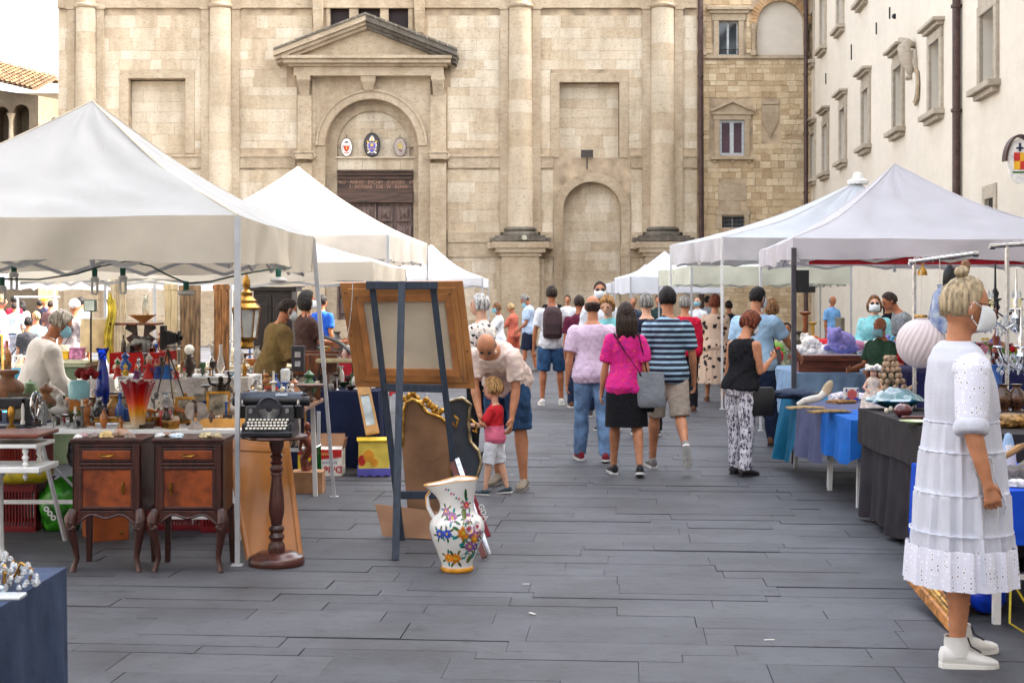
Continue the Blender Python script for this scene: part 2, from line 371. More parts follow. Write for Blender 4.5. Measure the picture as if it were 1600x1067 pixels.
# half columns on pedestals with flanking pilasters
for c, r in cols:
    x, rr = fx(c), r*YF/F; z0, z1 = fz(356), fz(14)
    m = MB(); n = 20; prof = [(rr*1.06, z0), (rr*1.04, z0+.4)]+[(rr*(1.04-.10*(t/8)**1.3), z0+.4+(z1-z0-.4)*t/8) for t in range(9)]
    drums = []; z = z0; rd = random.Random(c)
    while z < z1-.01:
        h = min(rd.uniform(.45, .95), z1-z)
        def rad(q): return rr*(1.05-.10*((q-z0)/(z1-z0)))
        m.lathe([(rad(z)-.004, z+.001), (rad(z), z+.008), (rad(z+h), z+h-.008), (rad(z+h)-.004, z+h-.001)], 28, (x, YF+.03, 0)); z += h
    m.build('column_shaft', DRUM, ch, smooth=18)
    m = MB(); m.lathe([(rr*.94, fz(15)), (rr*1.1, fz(13)), (rr*1.16, fz(10.5)), (rr*1.12, fz(8)), (rr*.95, fz(7)), (rr*.95, fz(-30)), (rr*1.3, fz(-50)), (rr*1.4, fz(-60))], 28, (x, YF+.03, 0))
    m.build('column_capital', TRIM, ch, smooth=True)
    s = 1 if c > 300 else 1
    m = MB()
    for sg in (-1, 1):
        m.box(min(x+sg*rr*.95, x+sg*rr*1.62), max(x+sg*rr*.95, x+sg*rr*1.62), YF-.10, YF+.02, z0-.3, fz(16)); m.box(x+sg*rr*1.35-rr*.38, x+sg*rr*1.35+rr*.38, YF-.14, YF+.02, fz(16), fz(10))
    m.build('pilaster', TRIM, ch, bev=.008)
    m = MB(); zb = fz(378)
    for k in range(3):                                      # stepped, moulded base
        pass
    m.lathe([(rr*1.55, zb+.2), (rr*1.55, zb+.26), (rr*1.4, zb+.31), (rr*1.25, zb+.37), (rr*1.35, zb+.42), (rr*1.3, zb+.48), (rr*1.08, zb+.52)], 28, (x, YF+.0, 0))
    m.box(x-rr*2.0, x+rr*2.0, YF-rr*1.7, YF+.02, zb, zb+.2); m.box(x-rr*2.45, x+rr*2.45, YF-rr*1.1, YF+.015, zb-.02, zb+.13)
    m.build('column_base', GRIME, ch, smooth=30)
    m = MB(); w = rr*1.5
    m.box(x-w, x+w, YF-rr*1.7, YF+.02, .6, fz(402)); m.box(x-w*1.25, x+w*1.25, YF-rr*1.15, YF+.016, .6, fz(405))
    m.box(x-w*1.12, x+w*1.12, YF-rr*1.78, YF+.02, fz(402), fz(396)); m.box(x-w*1.32, x+w*1.32, YF-rr*1.92, YF+.02, fz(396), fz(389)); m.box(x-w*1.5, x+w*1.5, YF-rr*2.0, YF+.02, fz(389), fz(379.5))
    m.box(x-w*1.75, x+w*1.75, YF-rr*1.35, YF+.017, fz(390), fz(380)); m.box(x-w*1.15, x+w*1.15, YF-rr*1.8, YF+.02, 0, .6)
    m.build('column_pedestal', TRIM, ch, bev=.015)
# ---- portal
m = MB(); archivolt(m, pxarc(581, 228, 84), pxarc(581, 228, 73), YF-.12, YF+.01)
archivolt(m, pxarc(581, 228, 87), pxarc(581, 228, 84), YF-.17, YF+.01); archivolt(m, pxarc(581, 228, 76), pxarc(581, 228, 72), YF-.07, YF+.02)
m.build('archivolt', TRIM, ch, smooth=30)
m = MB(); wall_sheet(m, [(fx(494), .02), (fx(508), .02)]+list(reversed(pxarc(581, 228, 73)))+[(fx(654), .02), (fx(668), .02), (fx(668), fz(122)), (fx(494), fz(122))], [], YF-.06, .1)
m.build('portal_spandrel', TRIM, ch)
m = MB()   # inner arch field, lintel and jambs
yi = YF+.5; o = pxarc(581, 228, 73); i = pxarc(582, 228, 57)
archivolt(m, o, i, yi-.14, yi+.01); m.box(fx(508), fx(525), yi-.14, yi+.02, 0, fz(228)); m.box(fx(645), fx(654), yi-.14, yi+.02, 0, fz(228))
m.build('inner_arch', TRIM, ch, smooth=30)
m = MB(); r = random.Random(2); x = 525
while x < 645: w = r.uniform(22, 40); m.box(fx(x)+.004, fx(min(x+w, 645))-.004, yi-.10-r.random()*.006, yi+.02, fz(264), fz(246)+.0); x += w
m.box(fx(523), fx(647), yi-.2, yi, fz(246), fz(243.5)); m.build('lintel', STONE, ch)
k = MB(); r = random.Random(12); z = fz(243.5)
while z < fz(160):
    h = r.uniform(.25, .4); x = fx(525)
    while x < fx(639):
        L = r.uniform(.4, .9); a, b = x, min(x+L, fx(639)); x += L; zc = z-fz(228)
        if zc > 0: w = sqrt(max(0, (56*YF/F)**2-zc*zc)); a = a; a = max(a, fx(582)-w); b = min(b, fx(582)+w)
        if b-a > .04: k.box(a+.003, b-.003, yi-.02-r.random()*.008, yi+.02, z+.003, z+h-.003)
    z += h
k.build('tympanum', STONE, ch)
m = MB()   # portal pilasters, brackets, ionic scrolls
for a, b in ((466, 488), (673, 697)):
    m.box(fx(a), fx(b), YF-.2, YF+.01, fz(238), fz(150)); m.box(fx(a)-.01, fx(b)+.01, YF-.24, YF+.012, .2, fz(256)); m.box(fx(a)-.08, fx(b)+.08, YF-.32, YF+.011, 0, .25)
m.box(fx(488), fx(494), YF-.1, YF+.012, .1, fz(122)); m.box(fx(668), fx(673), YF-.1, YF+.012, .1, fz(122))
m.build('portal_pilaster', TRIM, ch, bev=.01)
for c in (477, 685):
    m = MB()
    for s in (-1, 1):
        zc, xc = fz(245), fx(c+s*12)
        m.X = Matrix.Translation((xc, YF-.3, zc)) @ Matrix.Rotation(pi/2, 4, 'X')
        m.lathe([(.10, -.22), (.14, -.2), (.14, .06), (.10, .08), (.10, .05), (.05, .05), (.05, .09)], 14); m.X = None
    m.box(fx(c-12), fx(c+12), YF-.38, YF, fz(250), fz(242)); m.box(fx(c-16), fx(c+16), YF-.4, YF, fz(241), fz(238))
    m.build('ionic_capital', TRIM, ch, smooth=30)
    m = MB(); m.loft([[(fx(c-9+q*1.5), YF, z), (fx(c+9-q*1.5), YF, z), (fx(c+9-q*1.5), YF-d, z), (fx(c-9+q*1.5), YF-d, z)] for q, z, d in ((1, fz(152), .2), (1, fz(146), .26), (.5, fz(138), .36), (0, fz(130), .5), (-1, fz(128), .52), (-1, fz(122), .52))])
    m.build('bracket', TRIM, ch, bev=.01)
m = MB(); m.loft([[(fx(577-w), YF-.05, z), (fx(577+w), YF-.05, z), (fx(577+w), YF-d, z), (fx(577-w), YF-d, z)] for w, z, d in ((7, fz(143), .22), (8, fz(137), .3), (11, fz(130), .4), (12, fz(122), .46))])
m.build('keystone', TRIM, ch, bev=.01)
m = MB()   # entablature
m.box(fx(462), fx(694), YF-.5, YF+.013, fz(122), fz(108)); m.box(fx(455), fx(700), YF-.62, YF+.014, fz(108), fz(104)); m.box(fx(448), fx(706), YF-.8, YF+.01, fz(104), fz(98)); m.box(fx(446), fx(708), YF-.9, YF+.015, fz(98), fz(93))
m.build('entablature', TRIM, ch, bev=.012)
m = MB(); m.prism([(fx(456), fz(92.5)), (fx(700), fz(92.5)), (fx(575), fz(48))], YF-.45, YF+.01); m.build('pediment_field', TRIM, ch)
for sg, x0 in ((-1, 434), (1, 717)):
    m = MB(); ax, ay = 575.5, 32
    for (t, w0, w1, d) in ((0, 0, 8, 1.0), (1, 8, 13, .86), (2, 13, 18, .7)):
        m.prism([(fx(x0+sg*-w0*.2), fz(87+w0)), (fx(x0-sg*w0*.2), fz(87+w1)), (fx(ax), fz(ay+w1+.6)), (fx(ax), fz(ay+w0))] if sg < 0 else
                [(fx(ax), fz(ay+w0)), (fx(ax), fz(ay+w1+.6)), (fx(x0-w0*.2), fz(87+w1)), (fx(x0-w0*.2), fz(87+w0))], YF-d, YF+.02-.003*t)
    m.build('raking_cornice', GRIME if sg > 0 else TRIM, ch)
    m = MB(); n = 9                          # weathered cover slabs on the slope
    for k in range(n):
        t0, t1 = k/n+.004, (k+1)/n-.004; q = lambda t, o: (fx(x0+(ax-x0)*t), fz(87+(ay-87)*t)+o)
        a, b = q(t0, 0), q(t1, 0)
        m.put([(a[0], YF-1.06, a[1]+.002), (b[0], YF-1.06, b[1]+.002), (b[0], YF, b[1]+.002), (a[0], YF, a[1]+.002), (a[0], YF-1.06, a[1]+.08), (b[0], YF-1.06, b[1]+.08), (b[0], YF, b[1]+.08), (a[0], YF, a[1]+.08)], [(0,3,2,1),(4,5,6,7),(0,1,5,4),(1,2,6,5),(2,3,7,6),(3,0,4,7)])
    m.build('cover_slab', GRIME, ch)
# triple window
GLASS = mk(hexc(40, 28, 28), .5, 0, var=.2, ns=.6, spec=.3); m = MB()
for a, b in ((546, 560), (594, 607)): m.box(fx(a), fx(b), YF-.05, YF+.3, fz(60), FTOP-.8)
m.box(fx(510), fx(516), YF-.06, YF+.3, fz(72), FTOP-.8); m.box(fx(638), fx(645), YF-.06, YF+.3, fz(72), FTOP-.8)
m.build('window_mullion', TRIM, ch, bev=.01)
for a, b in ((516, 546), (560, 594), (607, 638)):
    m = MB(); m.box(fx(a), fx(b), YF+.2, YF+.24, fz(72), FTOP-.8); w = m.build('window_pane', GLASS, ch)
m = MB()
for c in (498, 656):
    m.box(fx(c-8), fx(c+8), YF-.28, YF+.01, fz(20), FTOP-.8); m.loft([[(fx(c-w), YF, z), (fx(c+w), YF, z), (fx(c+w), YF-d, z), (fx(c-w), YF-d, z)] for w, z, d in ((3, fz(56), .1), (6, fz(53), .2), (7, fz(40), .25), (8, fz(20), .28))])
m.build('window_console', TRIM, ch, bev=.015)
# door
DOORW = mk(hexc(104, 84, 76), .6, 0, var=.3, ns=3, bump=.3, bs=25, stretch=(6, 6, .6)); DOORR = mk(hexc(82, 60, 48), .55, 0, var=.35, ns=3, bump=.3, bs=25, stretch=(.6, 6, 6))
d = YF+.42; m = MB(); m.box(fx(525), fx(645), d, d+.05, .05, fz(264)); door = m.build('door', DOORW, ch)
m = MB()
for y0, y1, o in ((265, 268, .3), (268, 273, .22), (273, 279, .12), (296, 300, .1), (300, 306, .16), (306, 311, .2), (311, 316, .24)): m.box(fx(525.5), fx(644.5), d-o, d, fz(y1), fz(y0))
m.build('door_cornice', DOORR, door, bev=.006)
m = MB(); m.box(fx(526), fx(644), d-.06, d, fz(295.7), fz(279.3)); m.build('inscription_board', DOORR, door)
LET = mk(hexc(168, 128, 104), .6, var=.2)
text('PRO · ANNO · DICAM · ENNODI · VE', .17, (fx(585), d-.065, fz(283.8)), (pi/2,0,0), LET, door, depth=.004)
text('I · HONIAS · DIE · IV · RENO', .17, (fx(590), d-.065, fz(291)), (pi/2,0,0), LET, door, depth=.004)
m = MB()
for c in range(4):
    xa = 527+c*29.4; 
    for r_ in range(7):
        ya = 319+r_*29; x0, x1, y0, y1 = fx(xa+3), fx(xa+26.5), fz(ya+26), fz(ya+3)
        if y0 < .1: continue
        for k, (a, o) in enumerate(((0, .09), (.1, .05))):
            m.box(x0+a, x1-a, d-o, d-o+.03, y0+a, y1-a) if k == 0 else None
        cx, cz = (x0+x1)/2, (y0+y1)/2; q = .09
        m.put([(x0+q, d-.10, y0+q), (x1-q, d-.10, y0+q), (x1-q, d-.10, y1-q), (x0+q, d-.10, y1-q), (cx, d-.2, cz)], [(0,1,4),(1,2,4),(2,3,4),(3,0,4)])
m.build('door_coffers', DOORW, door)
m = MB(); 
for xa in (525.5, 583.5): m.box(fx(xa), fx(xa+3), d-.13, d, .05, fz(316))
m.build('door_stile', DOORW, door)
# three oval coats of arms hung in the tympanum
def oval(c, cy, w, h, cols, label, style):
    t = thing('coat_of_arms', label, 'coat of arms', (fx(c), yi-.2, fz(cy))); a, b = w*YF/F, h*YF/F
    def disc(sx, sz, y0, y1, mat, nm, ox=0, oz=0, n=28, fn=None, par=t):
        m = MB(); m.prism([(ox+sx*cos(2*pi*k/n)*(fn(k/n) if fn else 1), oz+sz*sin(2*pi*k/n)*(fn(k/n) if fn else 1)) for k in range(n)][::1], y0, y1); return m.build(nm, mat, par)
    disc(a, b, 0, .06, cols[0], 'rim'); disc(a*.9, b*.9, -.01, .0, cols[1], 'field')
    m = MB(); m.tube([(0, .02, b), (0, .02, b+.1)], .012, 5); m.build('hook', DARKM, t)
    sh = [(-.5, .35), (-.5, -.1), (-.3, -.5), (0, -.68), (.3, -.5), (.5, -.1), (.5, .35)][::1]
    def shape(pts, sx, sz, ox, oz, mat, y, nm='emblem'):
        m = MB(); m.prism([(ox+p[0]*sx, oz+p[1]*sz) for p in pts], y, y+.008); return m.build(nm, mat, t)
    gold = mk(hexc(222, 178, 70), .5); red = mk(hexc(196, 62, 40), .6); wh = mk(hexc(232, 226, 214), .6); pu = mk(hexc(104, 92, 168), .6); dk = mk(hexc(56, 50, 52), .6)
    if style == 0:
        shape(sh, a*.9, b*.6, 0, -.02, red, -.02, 'shield'); shape([(-.12, .3), (-.12, -.4), (.12, -.4), (.12, .3)], a*.6, b*.5, 0, -.02, gold, -.03)
        shape([(-.5, 0), (.5, 0), (.22, .1), (.16, .3), (-.16, .3), (-.22, .1)], a*1.1, b*.5, 0, b*.45, dk, -.02, 'hat')
        for s in (-1, 1):
            for k in range(3): shape([(-.07, -.07), (.07, -.07), (0, .09)], a, b*.9, s*a*(.55+.06*k), b*(.18-.22*k), dk, -.02, 'tassel')
        shape([(-.5, 0), (.5, 0), (.4, .06), (-.4, .06)], a, b, 0, -b*.6, red, -.02, 'ribbon')
    elif style == 1:
        for s in (-1, 1):
            for k in range(4):
                q = MB(); q.bar((s*a*.1, -.015-.002*k, -b*.5), (s*a*(.55), -.015-.002*k, b*(.35-.33*k)), .05 if k else .06, .008, up=(0,1,0)); q.build('ribbon', wh if k % 2 else gold, t)
        shape(sh, a*1.05, b*.85, 0, -b*.12, wh, -.03, 'shield_edge'); shape(sh, a*.9, b*.74, 0, -b*.12, pu, -.04, 'shield')
        disc(a*.16, a*.16, -.05, -.04, gold, 'sun', 0, -b*.02, 12, lambda t_: 1+.25*(int(t_*12) % 2))
        disc(a*.08, a*.08, -.05, -.04, gold, 'star', -a*.18, -b*.3, 10); disc(a*.08, a*.08, -.05, -.04, gold, 'flower', a*.18, -b*.3, 10)
        shape([(-.3, 0), (.3, 0), (.36, .25), (.16, .6), (0, .75), (-.16, .6), (-.36, .25)], a*.9, b*.62, 0, b*.3, wh, -.03, 'mitre'); shape([(-.1, 0), (.1, 0), (.06, .6), (-.06, .6)], a*.9, b*.6, 0, b*.32, gold, -.04)
    else:
        shape([(-.5, .0), (.0, .55), (.5, -.1), (.3, -.3), (-.4, -.1)], a*.8, b*.8, 0, b*.1, mk(hexc(190, 168, 84), .6), -.02); shape([(-.5, .0), (.5, -.3), (.3, -.5), (-.1, -.4)], a*.8, b*.8, 0, -b*.1, mk(hexc(120, 88, 92), .6), -.02)
oval(540, 229, 9.5, 15.5, (mk(hexc(96, 76, 64), .6), mk(hexc(232, 226, 216), .6)), 'left oval shield over the door, white field with red escutcheon under a black hat', 0)
oval(580, 225.5, 13, 19.5, (DARKM, mk(hexc(66, 60, 64), .6)), 'middle and largest oval shield over the door, dark field with violet escutcheon and white mitre', 1)
oval(624, 229, 10, 15.5, (mk(hexc(86, 76, 78), .6), mk(hexc(168, 152, 140), .6)), 'right oval shield over the door, faded grey with a worn yellow emblem', 2)
# plaque, loudspeaker
t = thing('plaque', 'small dark metal plaque on the ledge above the tall blind niche', 'plaque', (fx(917), YF-.12, fz(247))); m = MB(); m.box(-.22, .22, 0, .05, .0, .28)
m.build('plate', mk(hexc(62, 54, 48), .6, bump=.5), t); m = MB(); m.box(-.02, .02, -.02, .02, -.42, 0); m.build('bracket', DARKM, t)
t = thing('loudspeaker', 'small square loudspeaker fixed to the base of the half column beside the niche', 'loudspeaker', (fx(819), YF-.82, fz(378))); m = MB(); m.box(-.16, .16, -.1, .06, .0, .22); m.build('case', mk(hexc(96, 92, 78), .6), t, bev=.02)
m = MB(); m.X = Matrix.Translation((0, -.1, .11)) @ Matrix.Rotation(pi/2, 4, 'X'); m.lathe([(.09, 0), (.09, .01), (.06, .02), (.03, .012)], 16); m.build('cone', mk(hexc(186, 180, 160), .5), t, smooth=True)
# ================================================================ rubble stone house between church and palace
YH = 51.3; hx = lambda px: (px-800)/F*YH; hz = lambda py: CH+(HY-py)/F*YH
sh_ = thing('stone_house', 'rough rubble stone house with two windows between the church and the plaster palace', 'house', (0,0,0))
W0, W1, HT = fx(1089)-.01, hx(1275), 15.5
hA = rect(hx(1123), hx(1154), hz(87), hz(33)); hB = rect(hx(1124), hx(1163), hz(243), hz(188)); hC = rect(hx(1128), hx(1163), hz(356), hz(338))
hN = [(hx(1183), hz(90)), (hx(1256), hz(90))]+[(hx(1219.5+36.5*cos(pi*i/20)), hz(38-36.5*sin(pi*i/20))) for i in range(21)]
m = MB(); wall_sheet(m, rect(W0, W1, 0, HT), [hA, hB, hC, hN], YH, .3, back=False); m.build('wall', JOINT, sh_)
m = MB(); m.box(hx(1182), hx(1258), YH+.2, YH+.3, hz(91), hz(0)); m.build('blocked_arch', PLASTER, sh_)
topx2 = lambda a, b, c, d: ((a/YH*F+800), (b/YH*F+800), HY-(d-CH)*F/YH, HY-(c-CH)*F/YH)
bx = [(1112, 1166, 22, 92), (1108, 1176, 156, 252), (1118, 1172, 330, 360), (1174, 1264, -60, 90), (1090, 1275, 85, 92), (1123, 1166, 288, 328), (1190, 1219, 160, 220), (1089, 1096, 0, 900)]
masonry(sh_, W0, W1, 0, HT, YH, (.13, .27), (.18, .52), bx, RUBBLE, topx2, nobj=300, proud=(.0, .03), jn=.016, seed=8, thick=.09)
m = MB(); hb = lambda x0, x1, y0, y1, o: m.box(hx(x0), hx(x1), YH-o, YH+.02, hz(y1), hz(y0))
hb(1095, 1262, 87, 92, .08); m.build('string_course', TRIM, sh_); m = MB(); hb(1103, 1175, 12, 17, .22); hb(1108, 1170, 17, 22, .14)          # string course, upper hood
hb(1115, 1123, 33, 87, .05); hb(1154, 1162, 33, 87, .05); hb(1112, 1165, 22, 33, .06); m.build('upper_window_surround', TRIM, sh_, bev=.01); m = MB()
hb(1116, 1124, 180, 246, .06); hb(1163, 1171, 180, 246, .06); hb(1114, 1173, 180, 188, .08); hb(1110, 1177, 175, 180, .14); hb(1110, 1178, 246, 250, .18); hb(1114, 1119, 250, 255, .1); hb(1142, 1147, 250, 255, .1); hb(1168, 1173, 250, 255, .1); m.build('pedimented_window_surround', TRIM, sh_, bev=.01); m = MB()
hb(1123, 1166, 288, 314, .02); hb(1133, 1157, 314, 330, .015); m.build('stone_tablet', TRIM, sh_, bev=.01); m = MB(); hb(1120, 1128, 332, 358, .04); hb(1163, 1170, 332, 358, .04); hb(1118, 1172, 330, 336, .05); m.build('lower_window_surround', TRIM, sh_, bev=.01); m = MB()
hb(1192, 1216, 159, 164, .06); m.build('stone_trim', TRIM, sh_, bev=.01)
m = MB(); m.prism([(hx(1112), hz(175)), (hx(1175), hz(175)), (hx(1143.5), hz(160))], YH-.1, YH); m.build('window_pediment_field', TRIM, sh_)
for a in (-1, 1):
    m = MB(); x0 = 1143.5+a*34; pts = [(hx(x0), hz(173)), (hx(x0), hz(176)), (hx(1143.5), hz(161)), (hx(1143.5), hz(156))]
    m.prism(pts if a < 0 else pts[::-1], YH-.22, YH); m.build('window_cornice', TRIM, sh_)
m = MB()                                                   # brick arch rings
for k in range(26):
    a = pi*k/25; c, s = cos(a), sin(a); x, z = hx(1219.5)+c*.99, hz(38)+s*.99
    m.X = Matrix.Translation((x, YH-.01, z)) @ Matrix.Rotation(-(a-pi/2), 4, 'Y'); m.box(-.052, .052, -.02, .04, -.14, .14)
m.X = None; m.build('arch_brick', stone_mat([(.1, hexc(150, 116, 84)), (.6, hexc(186, 150, 110)), (1, hexc(206, 178, 140))], pits=.3), sh_)
for c in (1099.5, 1178, 1259):
    m = MB(); rr = .09 if c != 1099.5 else .07; m.lathe([(rr*1.6, hz(88)), (rr*1.6, hz(86)), (rr*1.1, hz(83)), (rr, hz(80)), (rr*.95, hz(50)), (rr*1.2, hz(49)), (rr*1.5, hz(44)), (rr*1.7, hz(40)), (rr*1.7, hz(38))], 14, (hx(c), YH-.06, 0)); m.build('colonnette', TRIM, sh_, smooth=True)
m = MB()
for pts in ([(1190, 165), (1216, 165), (1216, 190), (1203, 215), (1190, 190)],): m.prism([(hx(p), hz(q)) for p, q in pts][::-1], YH-.05, YH+.01)
m.build('worn_escutcheon', TRIM, sh_)
FRAMEG = mk(hexc(176, 180, 182), .5); PANE = mk(hexc(60, 68, 74), .06, 0, var=.5, ns=.5, spec=1.0); CURT = mk(hexc(70, 46, 56), .5, 0, var=.3, ns=.8)
def casement(parent, x0, x1, z0, z1, y, pm, bars=1, f=.05, mid=True):
    m = MB(); m.box(x0, x1, y, y+.05, z0, z0+f); m.box(x0, x1, y, y+.05, z1-f, z1); m.box(x0, x0+f, y, y+.05, z0+f, z1-f); m.box(x1-f, x1, y, y+.05, z0+f, z1-f)
    if mid: c = (x0+x1)/2; m.box(c-f*.8, c+f*.8, y-.01, y+.05, z0+f, z1-f)
    w = m.build('window', FRAMEG, parent); n = 2 if mid else 1; c = (x0+x1)/2
    for k in range(n):
        a, b = (x0+f, c-f*.8) if k == 0 and mid else ((c+f*.8, x1-f) if mid else (x0+f, x1-f))
        q = MB(); q.box(a, b, y+.02, y+.03, z0+f, z1-f); q.build('pane', pm, w)
    return w
w = casement(sh_, hx(1123), hx(1154), hz(86), hz(33), YH+.2, PANE, f=.05)
m = MB()
for k in range(9): m.tube([(hx(1124+k*3.7), YH+.02, hz(86)), (hx(1124+k*3.7), YH+.02, hz(78))], .008, 4)
m.tube([(hx(1123), YH+.02, hz(78)), (hx(1154), YH+.02, hz(78))], .012, 4); m.build('railing', DARKM, w)
casement(sh_, hx(1124), hx(1163), hz(243), hz(188), YH+.04, CURT, f=.09)
w = casement(sh_, hx(1128), hx(1163), hz(356), hz(338), YH+.2, PANE, f=.03)
m = MB()
for k in range(6): m.tube([(hx(1130+k*6.2), YH+.03, hz(356)), (hx(1130+k*6.2), YH+.03, hz(338))], .012, 4)
for k in range(3): m.tube([(hx(1128), YH+.03, hz(341+k*6)), (hx(1163), YH+.03, hz(341+k*6))], .012, 4)
m.build('window_grille', DARKM, w)
# pipes
RUST = mk(hexc(74, 54, 50), .5, .2, var=.2)
def pipe(x, y, z0, z1, r, label, dx=0):
    t = thing('drain_pipe', label, 'drain pipe', (x, y, z0)); m = MB(); m.tube([(dx, 0, 0), (0, 0, z1-z0)], r, 10); m.build('pipe', RUST, t, smooth=True)
    m = MB(); z = 1.2
    while z < z1-z0: m.lathe([(r*1.35, z), (r*1.35, z+.06)], 10, (dx*(1-z/(z1-z0)), 0, 0)); z += 2.1
    m.build('pipe_clip', RUST, t)
pipe(hx(1091), YF-.12, 0, 14, .075, 'thick brown drain pipe down the right end of the church front', .06); pipe(hx(1094.5), YF-.05, 0, 14, .04, 'thin grey drain pipe close beside the thick brown one', .06)
# ================================================================ long plaster palace on the right
XW = 6.85
Yw = lambda px: F*XW/(px-971)
Wp = lambda px, py, o=0: V((XW+.077*Yw(px)-o, Yw(px), CH+(HY-py)*Yw(px)/F))
pal = thing('plaster_palace', 'long cream plaster palace with two rows of stone framed windows on the right', 'palace', (0,0,0))
tl = atan2(.077, 1); WM = Matrix.Translation((XW, 0, 0)) @ Matrix.Rotation(-tl, 4, 'Z')   # local: y along the wall, -x out into the square
wl = lambda px: Yw(px)/cos(tl)
wins = [(1463, 1452, 1480, 48, 66, 176, 185, 37), (1405, 1395, 1415, 88, 106, 203, 212, 74), (1354, 1347, 1363, 128, 141, 229, 236, 110), (1318, 1312, 1327, 160, 171, 252, 258, 144),
        (1291, 1287, 1298, 183, 196, 271, 275, 170), (1271, 1268, 1275, 203, 210, 281, 284, 188), (1546, 1532, 1560, -40, 18, 133, 147, -60)]
up = [(1314, 1309, 1321, 50), (1287, 1283, 1294, 82), (1269, 1266, 1273, 104), (1349, 1341, 1357, 8)]
holes = []; wdat = []
for c, a, b, t0, t1, s0, s1, top in wins:
    yc = wl(c); zs = CH+(HY-s0)*Yw(c)/F; zt = CH+(HY-t1)*Yw(c)/F; hw = .5
    holes.append([(yc-hw, zs), (yc+hw, zs), (yc+hw, zt), (yc-hw, zt)]); wdat.append((yc, hw, zs, zt, CH+(HY-top)*Yw(c)/F, True))
for c, a, b, s in up:
    yc = wl(c); zs = CH+(HY-s)*Yw(c)/F+.12; hw = .5; holes.append([(yc-hw, zs), (yc+hw, zs), (yc+hw, zs+1.75), (yc-hw, zs+1.75)]); wdat.append((yc, hw, zs, zs+1.75, zs+2.5, True))
yc = wl(1547); holes.append([(yc-.3, CH+130*Yw(1547)/F), (yc+.3, CH+130*Yw(1547)/F), (yc+.3, CH+160*Yw(1547)/F), (yc-.3, CH+160*Yw(1547)/F)])
m = MB(); m.X = WM @ Matrix.Rotation(-pi/2, 4, 'Z')          # sheet frame: x = -along, y = into the wall
neg = lambda h: [(-x, z) for x, z in h][::-1]
wall_sheet(m, rect(-52.3, 6, 0, 13.4), [neg(h) for h in holes], 0, .38)
# WM*Rot(-90): sheet x axis -> -y(along), sheet y axis -> +x(out of the square)
m.build('wall', PLASTER, pal)
m = MB(); m.X = WM; m.box(.5, 9, -6, 52, 0, 13.3); m.box(-.02, 9.1, -6, 14.5, 13.3, 17.5); m.build('building_core', PLASTER, pal)  # higher near section, out of view, added to shade the nearest left tent
m = MB(); m.X = WM; m.box(-.5, 9.3, 14.6, 52.6, 13.4, 13.52); m.box(-.4, 9.3, 14.6, 52.6, 13.52, 13.65); m.box(-.5, 9.5, -6.4, 14.9, 17.5, 17.7); m.build('eaves', mk(hexc(140, 100, 70), .8, var=.3), pal)
for k, (yc, hw, zs, zt, ztop, fr) in enumerate(wdat):
    m = MB(); m.X = WM; f = .2
    m.box(-.07, .02, yc-hw-f, yc-hw, zs, zt); m.box(-.07, .02, yc+hw, yc+hw+f, zs, zt); m.box(-.07, .021, yc-hw-f, yc+hw+f, zt, zt+f)
    m.box(-.05, .021, yc-hw-f, yc+hw+f, zt+f, ztop-.16)
    m.box(-.16, .022, yc-hw-f-.05, yc+hw+f+.05, ztop-.16, ztop-.08); m.box(-.26, .022, yc-hw-f-.12, yc+hw+f+.12, ztop-.08, ztop)
    m.box(-.24, .022, yc-hw-f-.1, yc+hw+f+.1, zs-.12, zs); m.box(-.14, .021, yc-hw-f, yc+hw+f, zs-.22, zs-.12)
    w = m.build('window', PTRIM, pal, bev=.015)
    m = MB(); m.X = WM; y0, y1 = yc-hw, yc+hw; q = .06
    m.box(.27, .31, y0, y1, zs, zs+q); m.box(.27, .31, y0, y1, zt-q, zt); m.box(.27, .31, y0, y0+q, zs, zt); m.box(.27, .31, y1-q, y1, zs, zt); m.box(.26, .31, yc-q/2, yc+q/2, zs, zt); m.build('frame', FRAMEG, w)
    m = MB(); m.X = WM; m.box(.29, .30, y0, y1, zs, zt); m.build('pane', PANE, w)
yc = wl(1547); z0, z1 = CH+130*Yw(1547)/F, CH+160*Yw(1547)/F; m = MB(); m.X = WM
m.box(-.03, .02, yc-.5, yc-.3, z0-.3, z1+.02); m.box(-.03, .02, yc+.3, yc+.5, z0-.3, z1+.02); m.box(-.03, .021, yc-.5, yc+.5, z1, z1+.25); w = m.build('small_window', PTRIM, pal)
m = MB(); m.X = WM; m.box(.2, .21, yc-.3, yc+.3, z0, z1); m.build('pane', PANE, w)
m = MB(); m.X = WM
for k in range(4): m.tube([(.05, yc-.22+k*.15, z0), (.05, yc-.22+k*.15, z1)], .012, 4)
for k in range(3): m.tube([(.05, yc-.3, z0+.12+k*.16), (.05, yc+.3, z0+.12+k*.16)], .012, 4)
m.build('window_grille', DARKM, w)
m = MB(); m.X = WM                                           # small iron ties and cracks fixed in the plaster
for px, y0, y1 in ((1331, 70, 94), (1370, 36, 54), (1391, 12, 30), (1291, 115, 132)):
    q = wl(px); m.tube([(-.02, q, CH+(HY-y0)*Yw(px)/F), (-.02, q, CH+(HY-y1)*Yw(px)/F)], .02, 5)
q = wl(1399); m.ell((-.02, q, CH+(HY-26)*Yw(1399)/F), .07); m.build('iron_tie', DARKM, pal)
p = Wp(1502, 0); pipe(p.x-.1, p.y, 0, 13.4, .085, 'brown drain pipe down the plaster palace, right of the carved window', 0)
p = Wp(1269, 0); pipe(p.x-.35, p.y-.6, 0, 13.4, .08, 'brown drain pipe in the corner between stone house and plaster palace', 0)
